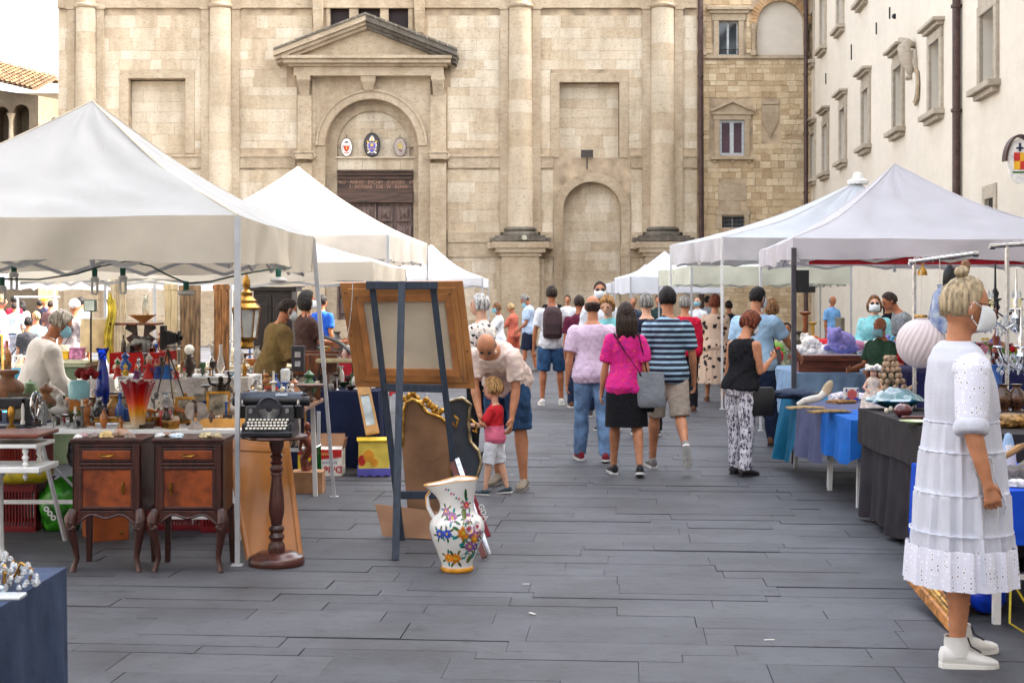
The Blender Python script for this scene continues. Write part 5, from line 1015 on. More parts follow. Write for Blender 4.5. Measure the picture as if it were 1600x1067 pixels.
# ================================================================ tents
def canvas(c, t=.3, v=.03): return mk(hexc(*c), .8, 0, var=v, ns=2.2, bump=.3, bs=5, transl=t)
def tent(label, cn, zb, zt, peak, mat, vmat, legs=(0, 1, 2, 3), seed=0, lw=.034, lmat=None, sag=.05, rip=.02, truss=True, conc=.12, lean=None, cat='market tent', vent=False):
    """cn: corners front-right, back-right, back-left, front-left"""
    sm2 = MB(); o = V((cn[0][0], cn[0][1], 0)); t = thing('market_tent', label, cat, o); C_ = [V((a, b, 0))-o for a, b in cn]; pk = V(peak)-o; r = random.Random(seed); m = MB()
    ph = [r.random()*6 for _ in range(8)]
    for i in range(4):
        a, b = C_[i], C_[(i+1) % 4]
        def f(u, t_, a=a, b=b, i=i):
            e = a.lerp(b, u)+V((0, 0, zt)); p = e.lerp(pk, t_); s = sin(pi*u)*(1-t_)
            p.z += -conc*sin(pi*t_)*(1-.3*s)-sag*s*(.3+t_)+.010*sin(u*23+ph[i]+t_*9)*(1-t_)*t_*3+.006*sin(t_*31+ph[i+4]+u*11)*s+(.018*noise.noise(V((u*5+seed, t_*3.2, i*7)))+.012*noise.noise(V((u*16+t_*9, t_*5-u*3, i+seed))))*min(1, 6*sin(pi*u)*(1-t_)+.0)*min(1, t_*8)
            return p
        m.grid(f, 40, 26); sm2.tube([f(0.0005, k/12) for k in range(13)], .007, 5)
    m.build('canopy', mat, t, smooth=180); sm2.build('seam', vmat, t, smooth=True, kind='stuff')
    for i in range(4):
        a, b = C_[i], C_[(i+1) % 4]; nrm = (b-a).cross(V((0,0,1))).normalized(); nrm = nrm if nrm.dot((a+b)/2-(C_[0]+C_[2])/2) > 0 else -nrm; L = (b-a).length
        def g(u, v_, a=a, b=b, i=i):
            w = sin(pi*min(1, max(0, u*1.0))); q = sin(u*L*5.2+ph[i])+.6*sin(u*L*11+ph[i+3]+v_*1.5)+.5*sin(u*L*2.1+ph[i+1])
            return a.lerp(b, u)+nrm*(rip*v_*q*(.35+.65*w)+.004)+V((0, 0, zt+(zb-zt)*v_-.0+(.025*w*sin(u*L*3+ph[i+2])*v_)-sag*.3*w*(1-v_)))
        m = MB(); m.grid(g, 48, 6); m.build('valance', vmat, t, smooth=180)
    lmat = lmat or METAL
    for i in legs:
        c = C_[i]; f = V((0,0,0)) if not lean else V(lean.get(i, (0,0,0))); m = MB(); m.bar(c+f, c*1.0+V((0,0,zt*.55))+f*.45, lw*.8); m.bar(c+V((0,0,zt*.5))+f*.5, c+V((0,0,zt-.01)), lw); m.box(c.x+f.x-lw, c.x+f.x+lw, c.y+f.y-lw, c.y+f.y+lw, 0, .008); m.build('leg', lmat, t)
    if truss:
        m = MB(); z0, z1 = zt-.09, zb-.02
        for i in range(4):
            cc_ = (C_[0]+C_[2])/2; a, b = C_[i].lerp(cc_, .05), C_[(i+1) % 4].lerp(cc_, .05); n = 4
            for k in range(n): q0, q1 = a.lerp(b, k/n), a.lerp(b, (k+1)/n); m.bar(q0+V((0,0,z0 if k % 2 else z1)), q1+V((0,0,z1 if k % 2 else z0)), .014, .028); m.bar(q0+V((0,.01,z1 if k % 2 else z0)), q1+V((0,.01,z0 if k % 2 else z1)), .014, .028)
        m.build('scissor_truss', lmat, t, kind=None)
        m = MB(); m.tube([V((pk.x, pk.y, zt-.3)), pk-V((0,0,.03))], .02, 6); m.build('centre_pole', lmat, t)
    if vent: m = MB(); m.lathe([(.16, -.05), (.18, 0), (.09, .04), (.07, .12), (.03, .14)], 12, pk); m.build('vent_cap', WHITEP, t)
    return t
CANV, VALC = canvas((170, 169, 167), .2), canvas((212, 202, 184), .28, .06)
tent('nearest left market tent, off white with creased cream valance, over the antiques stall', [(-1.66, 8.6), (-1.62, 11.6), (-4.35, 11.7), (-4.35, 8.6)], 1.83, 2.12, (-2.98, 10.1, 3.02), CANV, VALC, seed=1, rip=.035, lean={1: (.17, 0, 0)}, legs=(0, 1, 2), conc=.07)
tent('low white tent just behind the nearest left one, seen past its right edge', [(-1.27, 13.0), (-1.2, 16.0), (-4.6, 16.1), (-4.6, 13.0)], 1.78, 1.96, (-2.75, 14.5, 2.42), canvas((236, 236, 234), .3), canvas((232, 222, 204), .3), seed=2, conc=.02, legs=(1, 2))
tent('tall sunlit white tent before the church door with a creased right valance', [(-1.64, 18.8), (-1.31, 22), (-4.4, 22.3), (-4.75, 18.9)], 2.15, 2.48, (-3.07, 20.4, 3.52), canvas((240, 240, 238), .3), canvas((228, 220, 208), .3, .06), seed=3, rip=.04)
tent('small white tent furthest back on the left, next to the church pedestal', [(-.56, 27), (-.5, 30), (-2.6, 30), (-2.7, 27)], 1.88, 2.05, (-1.62, 28.5, 2.72), canvas((240, 240, 240), .3), canvas((236, 236, 238), .3), seed=4)
tent('sunlit white pavilion on the far left with a small round mark on its corner', [(-4.6, 26), (-4.5, 29), (-9.4, 29.2), (-9.4, 26)], 1.83, 2.09, (-7, 27.5, 2.45), canvas((244, 244, 246), .3), canvas((240, 240, 244), .3), seed=5, lmat=WHITEP)
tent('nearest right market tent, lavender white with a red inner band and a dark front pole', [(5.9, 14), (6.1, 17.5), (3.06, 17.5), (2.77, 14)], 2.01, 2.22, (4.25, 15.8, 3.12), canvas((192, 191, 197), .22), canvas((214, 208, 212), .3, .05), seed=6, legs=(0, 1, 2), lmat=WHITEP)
t = thing('tent_pole', 'dark grey front pole standing under the left corner of the lavender white tent', 'pole', (2.77, 13.98, 0)); m = MB(); m.bar((0,0,0), (0,0,2.12), .045); m.build('pole', mk(hexc(70, 66, 72), .5), t)
m = MB(); m.box(.02, .14, -.05, .08, 1.72, 1.9); m.box(.03, .2, -.06, .02, 1.68, 1.74); m.build('clamp_lamp', BLACK, t)
m = MB(); m.box(2.95, 5.85, 14.12, 14.125, 1.96, 2.04); tag(m.build('red_band', mk(hexc(196, 30, 44), .7)), 'red fabric band along the inner front edge of the lavender tent', 'fabric band')
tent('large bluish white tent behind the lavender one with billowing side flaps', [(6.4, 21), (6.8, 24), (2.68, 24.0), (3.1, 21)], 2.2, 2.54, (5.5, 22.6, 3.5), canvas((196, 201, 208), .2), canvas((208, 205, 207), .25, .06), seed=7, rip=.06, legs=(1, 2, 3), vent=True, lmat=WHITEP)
tent('low cream green tent under the flaps of the bluish white one', [(6.2, 26), (6.5, 30), (3.1, 30), (3.28, 26)], 1.9, 2.24, (4.8, 28, 2.5), canvas((224, 228, 218), .3), canvas((222, 222, 204), .3, .06), seed=8, rip=.03)
tent('white tent left of the cream green one, against the blind niche', [(4.9, 33), (5.1, 36), (2.6, 36), (2.75, 33)], 1.78, 2.17, (3.7, 34.5, 2.8), canvas((232, 236, 242), .3), canvas((232, 234, 240), .3), seed=9)
tent('furthest white tent on the right side of the passage', [(4.2, 38.5), (4.4, 41.5), (2.75, 41.5), (2.7, 38.5)], 1.82, 2.1, (3.75, 40, 2.62), canvas((236, 238, 242), .3), canvas((230, 232, 238), .3), seed=10)
# hanging bulbs on a green cable under the nearest tent
t = thing('light_cable', 'green festoon cable looping under the nearest left tent', 'cable', (0, 0, 0)); m = MB(); pts = [P(-60, 452, 9.6), P(5, 436, 9.4), P(60, 437, 9.6), P(120, 428, 9.9), P(158, 416, 10), P(200, 408, 9.6), P(236, 416, 9.4), P(262, 430, 9.3), P(292, 443, 9.3), P(330, 440, 9.2), P(370, 430, 9.2), P(420, 421, 9.5), P(455, 418, 10)]
m.tube(pts, .006, 5); m.build('cable', mk(hexc(24, 60, 48), .5), t)
GRN = mk(hexc(20, 84, 66), .5)
for k, (px, py, y, ty) in enumerate(((3, 433, 9.4, 1), (22, 412, 9.5, 1), (148, 420, 9.9, 1), (192, 418, 9.6, 1), (291, 440, 9.3, 0), (435, 420, 9.6, 0))):
    p = P(px, py, y); lab = ('compact fluorescent bulb in a green socket', 'flat white disc lamp in a green socket')[1-ty]
    t = thing('hanging_bulb', lab+(' at the far left edge', ' second from the left edge', ' above the white lampshade', ' above the dish on a carved stand', ' above the camera tripod', ' beside the brass lantern')[k], 'lamp', p)
    m = MB(); m.lathe([(.018, -.055), (.02, -.01), (.014, .0)], 10); m.build('socket', GRN, t, smooth=True)
    m = MB(); c = mk(hexc(216, 214, 206), .4)
    if ty: m.lathe([(.03, -.09), (.032, -.07), (.02, -.055)], 10); [m.tube([(x_, 0, -.09), (x_, 0, -.17), (x_*.2, 0, -.178)], .009, 6) for x_ in (-.018, .018)]
    else: m.lathe([(.01, -.055), (.055, -.065), (.06, -.08), (.04, -.09), (.0, -.092)], 16)
    m.build('bulb', c, t, smooth=True)
# ================================================================ tables and cloths
def table(label, x0, x1, y0, y1, h, top=None, leg=None, lw=.035, thick=.03, legs=None, name='table', group=None):
    t = thing(name, label, 'table', ((x0+x1)/2, (y0+y1)/2, 0), 0, group); a, b = (x1-x0)/2, (y1-y0)/2
    m = MB(); m.box(-a, a, -b, b, h-thick, h); m.build('tabletop', top or WHITEP, t, bev=.004)
    for i, (sx, sy) in enumerate(((-1,-1), (1,-1), (1,1), (-1,1))):
        if legs and i not in legs: continue
        m = MB(); m.bar((sx*(a-.06), sy*(b-.05), 0), (sx*(a-.08), sy*(b-.08), h-thick), lw); m.build('leg', leg or WHITEP, t)
    m = MB(); m.bar((-a+.07, -b+.07, h*.35), (a-.07, -b+.07, h*.35), .025); m.build('stretcher', leg or WHITEP, t)
    return t
def tcloth(label, x0, x1, y0, y1, h, drops, mat, seed=0, rip=.02, flare=.03, name='tablecloth', fr=9):
    """drops: front(-y), right, back, left"""
    cx, cy = (x0+x1)/2, (y0+y1)/2; a, b = (x1-x0)/2+.008, (y1-y0)/2+.008; o = []; r = random.Random(seed); ph = [r.random()*6 for _ in range(5)]
    per = [((-a, -b), (a, -b), drops[0], (0, -1)), ((a, -b), (a, b), drops[1], (1, 0)), ((a, b), (-a, b), drops[2], (0, 1)), ((-a, b), (-a, -b), drops[3], (-1, 0))]
    nv = 10; rings = [[] for _ in range(nv+1)]
    for k, (p, q, d, nn) in enumerate(per):
        L = sqrt((q[0]-p[0])**2+(q[1]-p[1])**2); n = max(6, int(L/.03)); pd, nd = per[k-1][2], per[(k+1) % 4][2]
        for i in range(n):
            u = i/n; x, y = p[0]+(q[0]-p[0])*u, p[1]+(q[1]-p[1])*u; s = L*u; e0, e1 = min(1, s/.05), min(1, (L-s)/.05)
            dd = d*min(e0, e1)+((pd+d)/2*(1-e0) if e0 < 1 else 0)+((nd+d)/2*(1-e1) if e1 < 1 else 0)
            w = sin(s*fr*2+ph[0]+k)+.7*sin(s*fr*3.7+ph[1])+.5*sin(s*fr*.8+ph[2]); edge = min(e0, e1)
            for j in range(nv+1):
                v_ = j/nv; rp_ = (rip*w*v_*(.5+.5*edge)+flare*v_)*(min(1, dd*2)); nx, ny = nn
                if e0 < 1: nx, ny = nx+per[k-1][3][0]*(1-e0)*.5, ny+per[k-1][3][1]*(1-e0)*.5
                if e1 < 1: nx, ny = nx+per[(k+1) % 4][3][0]*(1-e1)*.5, ny+per[(k+1) % 4][3][1]*(1-e1)*.5
                z = h+.006-dd*v_*(1+.02*sin(s*7+ph[3])*v_)-(.0 if j else 0); z = max(z, .012+.004*sin(s*20))
                rings[j].append((x+nx*rp_, y+ny*rp_, z))
    m = MB(); m.loft([[V(p) for p in r_] for r_ in rings], cap=False); n = len(rings[0]); m.put([V(p) for p in rings[0]], [tuple(range(n))])
    ob_ = m.build(name, mat, None, smooth=40, loc=(cx, cy, 0)); return tag(ob_, label, 'tablecloth')
def rug(c, **k): return cloth(hexc(*c), bump=.5, bs=9, **k)
# foreground left
table('folding table hidden under the blue cloth in the near left corner', -3.1, -1.42, 3.0, 4.5, .745, name='folding_table')
tcloth('dusty blue cloth with a hem over the near left corner table', -3.1, -1.42, 3.0, 4.5, .75, (.73, .73, .73, .73), rug((50, 62, 86), var=.12), 1, rip=.022, flare=.02)
# long antiques table
table('long white folding table under the antiques of the left stall', -4.4, -1.78, 9.4, 10.85, .75)
tcloth('navy runner over the front left part of the antiques table', -4.3, -3.25, 9.46, 10.7, .752, (.0, .02, 0, 0), rug((44, 56, 88)), 2, rip=.0, flare=.0)
table('white lace covered riser table behind the antiques', -3.25, -2.05, 11.0, 11.6, 1.0)
tcloth('white lace cloth on the riser table with the coloured puppets', -3.25, -2.05, 11.0, 11.6, 1.0, (.35, .35, .1, .35), mk(hexc(222, 220, 216), .8, bump=.6, bs=60), 3, rip=.012)
table('wooden side table at the right end of the antiques stall', -2.3, -1.55, 9.95, 11.7, .80, top=wood(hexc(150, 104, 70)))
table('trestle table under the navy cloth beside the passage', -3.1, -1.27, 13.4, 14.3, .735)
tcloth('navy cloth falling to the ground beside the cardboard fruit box', -3.1, -1.27, 13.4, 14.3, .74, (.72, .72, .4, .4), rug((24, 32, 60)), 4, rip=.02)
table('table under the red cloth in the sunlit stall', -3.98, -3.52, 14.1, 14.9, 1.07)
tcloth('bright red cloth on the small table of the sunlit stall', -3.98, -3.52, 14.1, 14.9, 1.075, (.3, .3, .2, .3), rug((150, 22, 20)), 5)
# right row
table('trestle table under the black cloth', 2.58, 3.75, 8.4, 10.4, .795)
tcloth('black cloth falling in pleats from the long table on the right', 2.58, 3.75, 8.4, 10.4, .80, (.74, .74, .74, .76), rug((48, 44, 50), var=.1), 6, rip=.024, flare=.03, fr=7)
tcloth('black top cloth with a hem lying over the pleated black one', 2.55, 3.7, 8.38, 10.43, .808, (.2, .0, .2, .26), rug((52, 48, 50)), 26, rip=.003, flare=.012)
table('white legged table under the bright blue cloth in mid row', 2.62, 3.35, 10.95, 12.05, .675)
tcloth('bright blue cloth with an uneven hem on the white legged table', 2.58, 3.3, 10.8, 11.8, .69, (.28, .2, .1, .34), rug((30, 96, 178)), 7, rip=.03, flare=.04, fr=6)
table('white table under the slate grey cloth', 2.66, 3.4, 12.15, 13.7, .675)
tcloth('slate grey cloth with white selvage hanging low beside the bright blue one', 2.6, 3.4, 11.82, 12.9, .688, (.1, .2, .1, .46), rug((88, 92, 122)), 8, rip=.03, flare=.05, fr=6)
tcloth('teal cloth trailing almost to the ground at the far end of the row', 2.62, 3.42, 12.92, 13.75, .686, (.1, .2, .3, .58), rug((20, 104, 140)), 9, rip=.04, flare=.07, fr=6)
table('low table with white legs under the royal blue cloth, nearest on the right', 2.34, 3.9, 7.0, 8.15, .66)
tcloth('royal blue cloth behind the woman in white', 2.3, 3.95, 6.96, 8.15, .665, (.26, .3, .3, .45), rug((22, 72, 186)), 10, rip=.012, flare=.02)
table('table under the light blue cloth by the dark tent pole', 3.3, 5.5, 16.6, 18.6, .745)
tcloth('light blue cloth hanging in soft pleats by the dark tent pole', 3.3, 5.5, 16.6, 18.6, .75, (.22, .3, .3, .52), rug((138, 166, 196)), 11, rip=.03)
table('long table under the dark navy cloth, for toys', 4.35, 7.4, 15.6, 17.4, .80)
tcloth('dark navy cloth under the heaps of bright toys', 4.35, 7.4, 15.6, 17.4, .805, (.5, .4, .4, .5), rug((44, 46, 92)), 12)
table('table under the black cloth far back by the plaster palace', 5.6, 6.9, 22.5, 23.6, .80)
tcloth('black cloth on the far table with the open case', 5.6, 6.9, 22.5, 23.6, .805, (.5, .4, .4, .5), rug((36, 32, 40)), 13)
# ================================================================ large furniture
MAHO = mk(hexc(62, 29, 22), .38, 0, var=.3, ns=6, bump=.15, bs=40, coat=.12, stretch=(6, 6, .8)); BURL = mk(hexc(146, 70, 28), .38, 0, ns=9, bump=.08, coat=.12, col2=hexc(78, 30, 14), bs=60)
def nightstand(label, x, y):
    t = thing('nightstand', label, 'nightstand', (x, y, 0), 0, 'pair of walnut nightstands'); W_, D_ = .202, .16
    m = MB(); m.box(-W_-.012, W_+.012, -D_-.012, D_+.012, .765, .786); m.box(-W_-.004, W_+.004, -D_-.004, D_+.004, .752, .765); m.build('top', MAHO, t, bev=.005)
    m = MB(); m.box(-W_, -W_+.012, -D_, D_, .34, .752); m.box(W_-.012, W_, -D_, D_, .34, .752); m.box(-W_, W_, D_-.01, D_, .34, .752); m.box(-W_+.012, W_-.012, -D_+.01, D_-.01, .34, .355)
    m.box(-W_, -W_+.045, -D_, -D_+.02, .34, .752); m.box(W_-.045, W_, -D_, -D_+.02, .34, .752); m.box(-W_+.045, W_-.045, -D_, -D_+.02, .735, .752); m.box(-W_+.045, W_-.045, -D_, -D_+.02, .625, .645); m.box(-W_+.045, W_-.045, -D_, -D_+.02, .34, .362); m.build('carcass', MAHO, t, bev=.004)
    m = MB(); m.box(-.162, .162, -D_+.002, -D_+.018, .648, .732); dr_ = m.build('drawer', MAHO, t, bev=.004); m = MB(); m.box(-.142, .142, -D_-.004, -D_+.003, .664, .716); m.build('veneer', BURL, dr_, bev=.003)
    m = MB(); m.box(-.045, .045, -D_-.010, -D_-.004, .684, .694); m.tube([(-.035, -D_-.008, .688), (-.02, -D_-.022, .684), (.02, -D_-.022, .684), (.035, -D_-.008, .688)], .003, 6); m.build('drawer_pull', BRASS, dr_, smooth=True)
    m = MB()
    for a in ((-.162, -.142, .366, .622), (.142, .162, .366, .622), (-.142, .142, .366, .386), (-.142, .142, .602, .622)): m.box(a[0], a[1], -D_-.004, -D_+.016, a[2], a[3])
    d_ = m.build('door', MAHO, t, bev=.005); m = MB(); m.box(-.142, .142, -D_+.004, -D_+.01, .386, .602); m.build('burl_panel', BURL, d_)
    kx = .1 if x < -2.1 else -.1; m = MB(); m.box(kx-.006, kx+.006, -D_-.004, -D_+.003, .46, .53); m.tube([(kx, -D_-.01, .53), (kx-.008, -D_-.016, .49), (kx+.004, -D_-.01, .455)], .004, 6); m.build('door_handle', BRASS, d_, smooth=True)
    m = MB(); n = 24; top = []; bot = []
    for k in range(n+1): u = k/n; x_ = -.20+.40*u; top.append((x_, .345)); bot.append((x_, .30-.022*cos(2*pi*u)-.02*cos(4*pi*u)+.012))
    m.prism([p for p in bot]+top[::-1], -D_-.008, -D_+.012); m.tube([(p[0], -D_-.01, p[1]+.004) for p in bot], .008, 6); m.build('apron', MAHO, t, smooth=30)
    for sg in (-1, 1):
        m = MB(); pts = [(sg*.195, -D_+.01, .36), (sg*.209, -D_-.02, .315), (sg*.204, -D_-.022, .25), (sg*.188, -D_-.002, .16), (sg*.176, -D_+.008, .08), (sg*.19, -D_-.006, .03), (sg*.196, -D_-.018, 0)]
        m.tube(pts, [.03, .036, .03, .022, .016, .016, .017], 10)
        for q in range(5): m.ell((sg*(.195+.014*cos(q*1.3)), -D_-.048, .30-.012*q+.006*sin(q*2)), (.014, .008, .011), 6, 4)
        m.build('leg', MAHO, t, smooth=60)
        m = MB(); m.loft([[V((sg*.19+a*.02, D_-.015+b*.018, .36)) for a, b in ((-1,-1), (1,-1), (1,1), (-1,1))], [V((sg*.20+a*.015, D_+.01+b*.015, 0)) for a, b in ((-1,-1), (1,-1), (1,1), (-1,1))]]); m.build('leg', MAHO, t, bev=.003)
    return t
nightstand('left walnut nightstand, door handle on its right side, minerals on top', -2.395, 8.56)
nightstand('right walnut nightstand, door handle on its left side, stone butterfly on top', -1.913, 8.56)
# turned pedestal with typewriter
px, py = -1.43, 8.64
t = thing('pedestal_stand', 'dark turned wooden pedestal stand carrying the typewriter', 'pedestal', (px, py, 0)); PD = mk(hexc(74, 36, 28), .35, 0, var=.25, ns=6, bump=.08, coat=.3)
m = MB(); m.lathe([(.165, 0), (.17, .012), (.168, .045), (.155, .055), (.13, .06), (.12, .072), (.07, .078)], 32); m.build('base', PD, t, smooth=True)
m = MB(); s_ = [(.05, .078), (.052, .10), (.048, .125), (.036, .14), (.038, .15), (.05, .17), (.04, .185), (.036, .195), (.048, .21), (.046, .225), (.03, .24), (.036, .25), (.034, .26), (.036, .27), (.046, .31), (.048, .35), (.042, .43), (.033, .50), (.030, .54), (.038, .545), (.038, .553), (.030, .56), (.044, .58), (.034, .595), (.030, .605), (.042, .62), (.028, .635), (.036, .65), (.042, .66), (.028, .672), (.034, .69), (.044, .72), (.046, .75), (.10, .758)]
m.lathe(s_, 24); m.build('turned_column', PD, t, smooth=True)
m = MB(); m.lathe([(.10, .758), (.185, .764), (.19, .772), (.186, .784), (.17, .786)], 36); m.build('top_disc', PD, t, smooth=30)
t = thing('typewriter', 'old black desk typewriter on the turned pedestal', 'typewriter', (px-.035, py, .786), 0, None, 1.1); TB = mk(hexc(30, 31, 36), .35, 0, var=.2, ns=12, coat=.3, bump=.1, bs=80); TG = mk(hexc(54, 62, 78), .28, .2, coat=.4)
m = MB(); m.loft([[V(p) for p in q] for q in ([(-.14, -.15, 0), (.14, -.15, 0), (.14, .13, 0), (-.14, .13, 0)], [(-.14, -.15, .03), (.14, -.15, .03), (.14, .13, .03), (-.14, .13, .03)], [(-.135, -.06, .055), (.135, -.06, .055), (.135, .13, .06), (-.135, .13, .06)], [(-.132, -.045, .165), (.132, -.045, .165), (.132, .12, .17), (-.132, .12, .17)])]); m.build('body', TB, t, bev=.008)
m = MB(); m.X = Matrix.Translation((0, -.055, .15)) @ Matrix.Rotation(pi/2, 4, 'X'); m.lathe([(.062, 0), (.066, .006), (.06, .01), (.05, .002)], 24); m.X = None; m.box(-.07, .07, -.07, -.045, .15, .175)
q = m.build('type_basket_rim', mk(hexc(70, 70, 76), .3, .5), t, smooth=30); m = MB()
for k in range(17): a = -pi*.95+pi*.9*k/16; m.bar((.02*cos(a), -.06, .15+.02*sin(a)), (.054*cos(a), -.064, .15+.054*sin(a)), .003)
m.build('typebars', SILVER, q, kind='stuff')
m = MB(); m.box(-.135, -.118, -.14, -.05, .03, .075); m.box(.118, .135, -.14, -.05, .03, .075); m.box(-.13, .13, -.162, -.15, .005, .03); m.build('side_cheek', TB, t, bev=.005)
KC, KT = mk(hexc(30, 30, 30), .4), mk(hexc(206, 200, 188), .5)
km = MB(); km.lathe([(.008, 0), (.0085, .004), (.0075, .006)], 8); kp = km.build('key', KT, t); kd = kp.data; bpy.data.objects.remove(kp)
for r_ in range(4):
    for c_ in range(11):
        if len([1]) : o = bpy.data.objects.new('key', kd); COL.objects.link(o); o.parent = t; o.location = (-.108+.0205*c_+.005*(r_ % 2), -.138+.022*r_, .045+.014*r_); o.rotation_euler = (.5, 0, 0)
m = MB(); m.box(-.07, .07, -.158, -.150, .036, .044); m.build('space_bar', KC, t, bev=.002)
m = MB(); m.tube([(-.175, .02, .185), (.175, .02, .185)], .022, 18); m.build('platen', mk(hexc(24, 24, 26), .5), t, smooth=30)
m = MB(); m.box(-.185, .175, .035, .10, .17, .205); m.loft([[V((x_, a, b)) for a, b in ((.03, .19), (.045, .225), (.095, .235), (.105, .2))] for x_ in (-.175, .165)]); m.build('carriage', TG, t, bev=.004)
text('olivetti', .024, (.055, .024, .222), (1.2, 0, 0), mk(hexc(206, 214, 226), .4), t, depth=.0003, bold=.0006)
for sg in (-1, 1):
    m = MB(); m.X = Matrix.Translation((sg*.195, .02, .185)) @ Matrix.Rotation(pi/2, 4, 'Y'); m.lathe([(.026, -.018), (.028, -.008), (.028, .008), (.024, .018)], 16); m.build('knob', BLACK, t, smooth=True)
    m = MB(); m.lathe([(.008, 0), (.01, .01), (.005, .03)], 8, (sg*.155, -.02, .165)); m.box(sg*.155-.018, sg*.155+.018, -.03, -.015, .16, .167); m.build('margin_lever', SILVER, t, smooth=True)
    m = MB(); m.box(sg*.10-.010, sg*.10+.010, -.0665, -.0645, .125, .15); m.build('badge', SILVER, t); m = MB(); m.box(sg*.155-.02, sg*.155+.02, .0, .08, .09, .165); m.build('carriage_end', BLACK, t, bev=.006)
m = MB(); m.tube([(-.19, .0, .19), (-.205, -.02, .21), (-.21, -.06, .2)], .004, 6); m.build('return_lever', SILVER, t, smooth=True)
# ochre lacquered bed-end leaning behind the pedestal
OCH = mk(hexc(172, 108, 42), .38, 0, var=.2, ns=3, coat=.25, bump=.08, bs=10, stretch=(1, 1, .3)); t = thing('headboard', 'ochre lacquered bed headboard with raised border leaning behind the pedestal', 'headboard', (-1.62, 8.98, 0))
q = lambda px, py, y: P(px, py, y)-V((-1.62, 8.98, 0)); A = [q(386, 886, 8.78), q(476, 892, 8.84), q(452, 690, 9.12), q(350, 686, 9.1)]
def board(m, A, u0, u1, v0, v1, off, th):
    bl = lambda u, v_: (A[0]*(1-u)+A[1]*u)*(1-v_)+(A[3]*(1-u)+A[2]*u)*v_; nn = (A[1]-A[0]).cross(A[3]-A[0]).normalized(); nn = nn if nn.y < 0 else -nn
    f = [bl(u0, v0)+nn*(off+th), bl(u1, v0)+nn*(off+th), bl(u1, v1)+nn*(off+th), bl(u0, v1)+nn*(off+th)]; b_ = [p-nn*th for p in f]; m.hexa(b_, f)
m = MB(); board(m, A, 0, 1, 0, 1, 0, .02); m.build('panel', OCH, t, bev=.006); m = MB()
for a in ((.02, .09, .02, .95), (.91, .98, .02, .95), (.09, .91, .9, .95), (.09, .91, .02, .06)): board(m, A, *a, .02, .008)
m.build('raised_border', OCH, t, bev=.004)
# easel with a framed canvas seen from behind
EA = mk(hexc(46, 56, 70), .5, 0, var=.15, ns=14, bump=.12, bs=40, stretch=(4, 4, .6)); O_ = V((-.65, 9.2, 0)); e = lambda px, py, y: P(px, py, y)-O_
t = thing('easel', 'tall slate blue painted easel holding the big frame', 'easel', O_)
m = MB(); m.bar(e(628, 440, 9.25), e(618, 875, 8.78), .045, .028, up=(0, 1, 0)); m.build('rear_strut', EA, t, bev=.003)
m = MB(); m.bar(e(581, 441, 9.4), e(628, 845, 9.52), .042, .026, up=(0, 1, 0)); m.build('leg', EA, t, bev=.003); m = MB(); m.bar(e(676, 441, 9.4), e(722, 842, 9.56), .042, .026, up=(0, 1, 0)); m.build('leg', EA, t, bev=.003)
for (a, b) in (((572, 446), (684, 446)), ((600, 605), (692, 607)), ((622, 773), (712, 773))):
    m = MB(); yy = 9.37; m.bar(e(a[0], a[1], yy), e(b[0], b[1], yy), .03, .052, up=(0, 0, 1)) ; m.build('crossbar', EA, t, bev=.003)
FRW = mk(hexc(168, 114, 62), .5, 0, var=.18, ns=5, bump=.1, bs=30, coat=.1, col2=hexc(134, 86, 44)); t = thing('framed_canvas', 'large painting in a pale wooden frame seen from behind on the easel', 'framed painting', O_)
B = [e(556, 604, 9.62), e(743, 607, 9.62), e(723, 439, 9.47), e(531, 442, 9.47)]
def fr_side(m, A, a, b, off, th):                         # a: outer inset, b: inner inset, mitred pieces
    bl = lambda u, v_: (A[0]*(1-u)+A[1]*u)*(1-v_)+(A[3]*(1-u)+A[2]*u)*v_; nn = (A[1]-A[0]).cross(A[3]-A[0]).normalized(); nn = nn if nn.y < 0 else -nn
    o = [(a, a), (1-a, a), (1-a, 1-a), (a, 1-a)]; i = [(b, b*1.1), (1-b, b*1.1), (1-b, 1-b*1.1), (b, 1-b*1.1)]
    for k in range(4):
        k2 = (k+1) % 4; f = [bl(*o[k])+nn*(off+th), bl(*o[k2])+nn*(off+th), bl(*i[k2])+nn*(off+th), bl(*i[k])+nn*(off+th)]; m.hexa([p-nn*th for p in f], f)
m = MB(); board(m, B, .14, .86, .15, .85, -.01, .006); m.build('canvas', mk(hexc(206, 190, 166), .9, var=.08, ns=3, bump=.3, bs=120), t)
m = MB(); fr_side(m, B, 0, .055, -.03, .035); m.build('frame', FRW, t, bev=.003); m = MB(); fr_side(m, B, .055, .115, -.02, .035); m.build('inner_moulding', FRW, t, bev=.004); m = MB(); fr_side(m, B, .115, .165, -.012, .03); m.build('stretcher_bar', mk(hexc(176, 116, 66), .55, var=.2, ns=6), t, bev=.002)
bl = lambda u, v_: (B[0]*(1-u)+B[1]*u)*(1-v_)+(B[3]*(1-u)+B[2]*u)*v_
m = MB()
for (u, v_) in ((.03, .9), (.03, .5), (.97, .35), (.12, .85), (.88, .88)): m.ell(bl(u, v_)+V((0, -.02, 0)), .006, 6, 4)
m.build('nail', DARKM, t)
m = MB()
for k in range(60): m.ell(e(712-.0*k, 0, 9.5)*0+e(703+20*(k/60)+10*sin(k/60*3)*.6, 445+155*k/60, 9.36), .0035, 5, 3)
tag(m.build('chain', mk(hexc(70, 50, 40), .4, .6), None, loc=O_), 'thin dark hanging chain over the right side of the big frame', 'chain')
m = MB()
for k in range(50): m.ell(e(551-9*(k/50)**2-0*k, 441+90*k/50, 9.36), .004, 5, 3)
tag(m.build('chain', SILVER, None, loc=O_), 'pale bead chain over the left side of the big frame', 'chain')
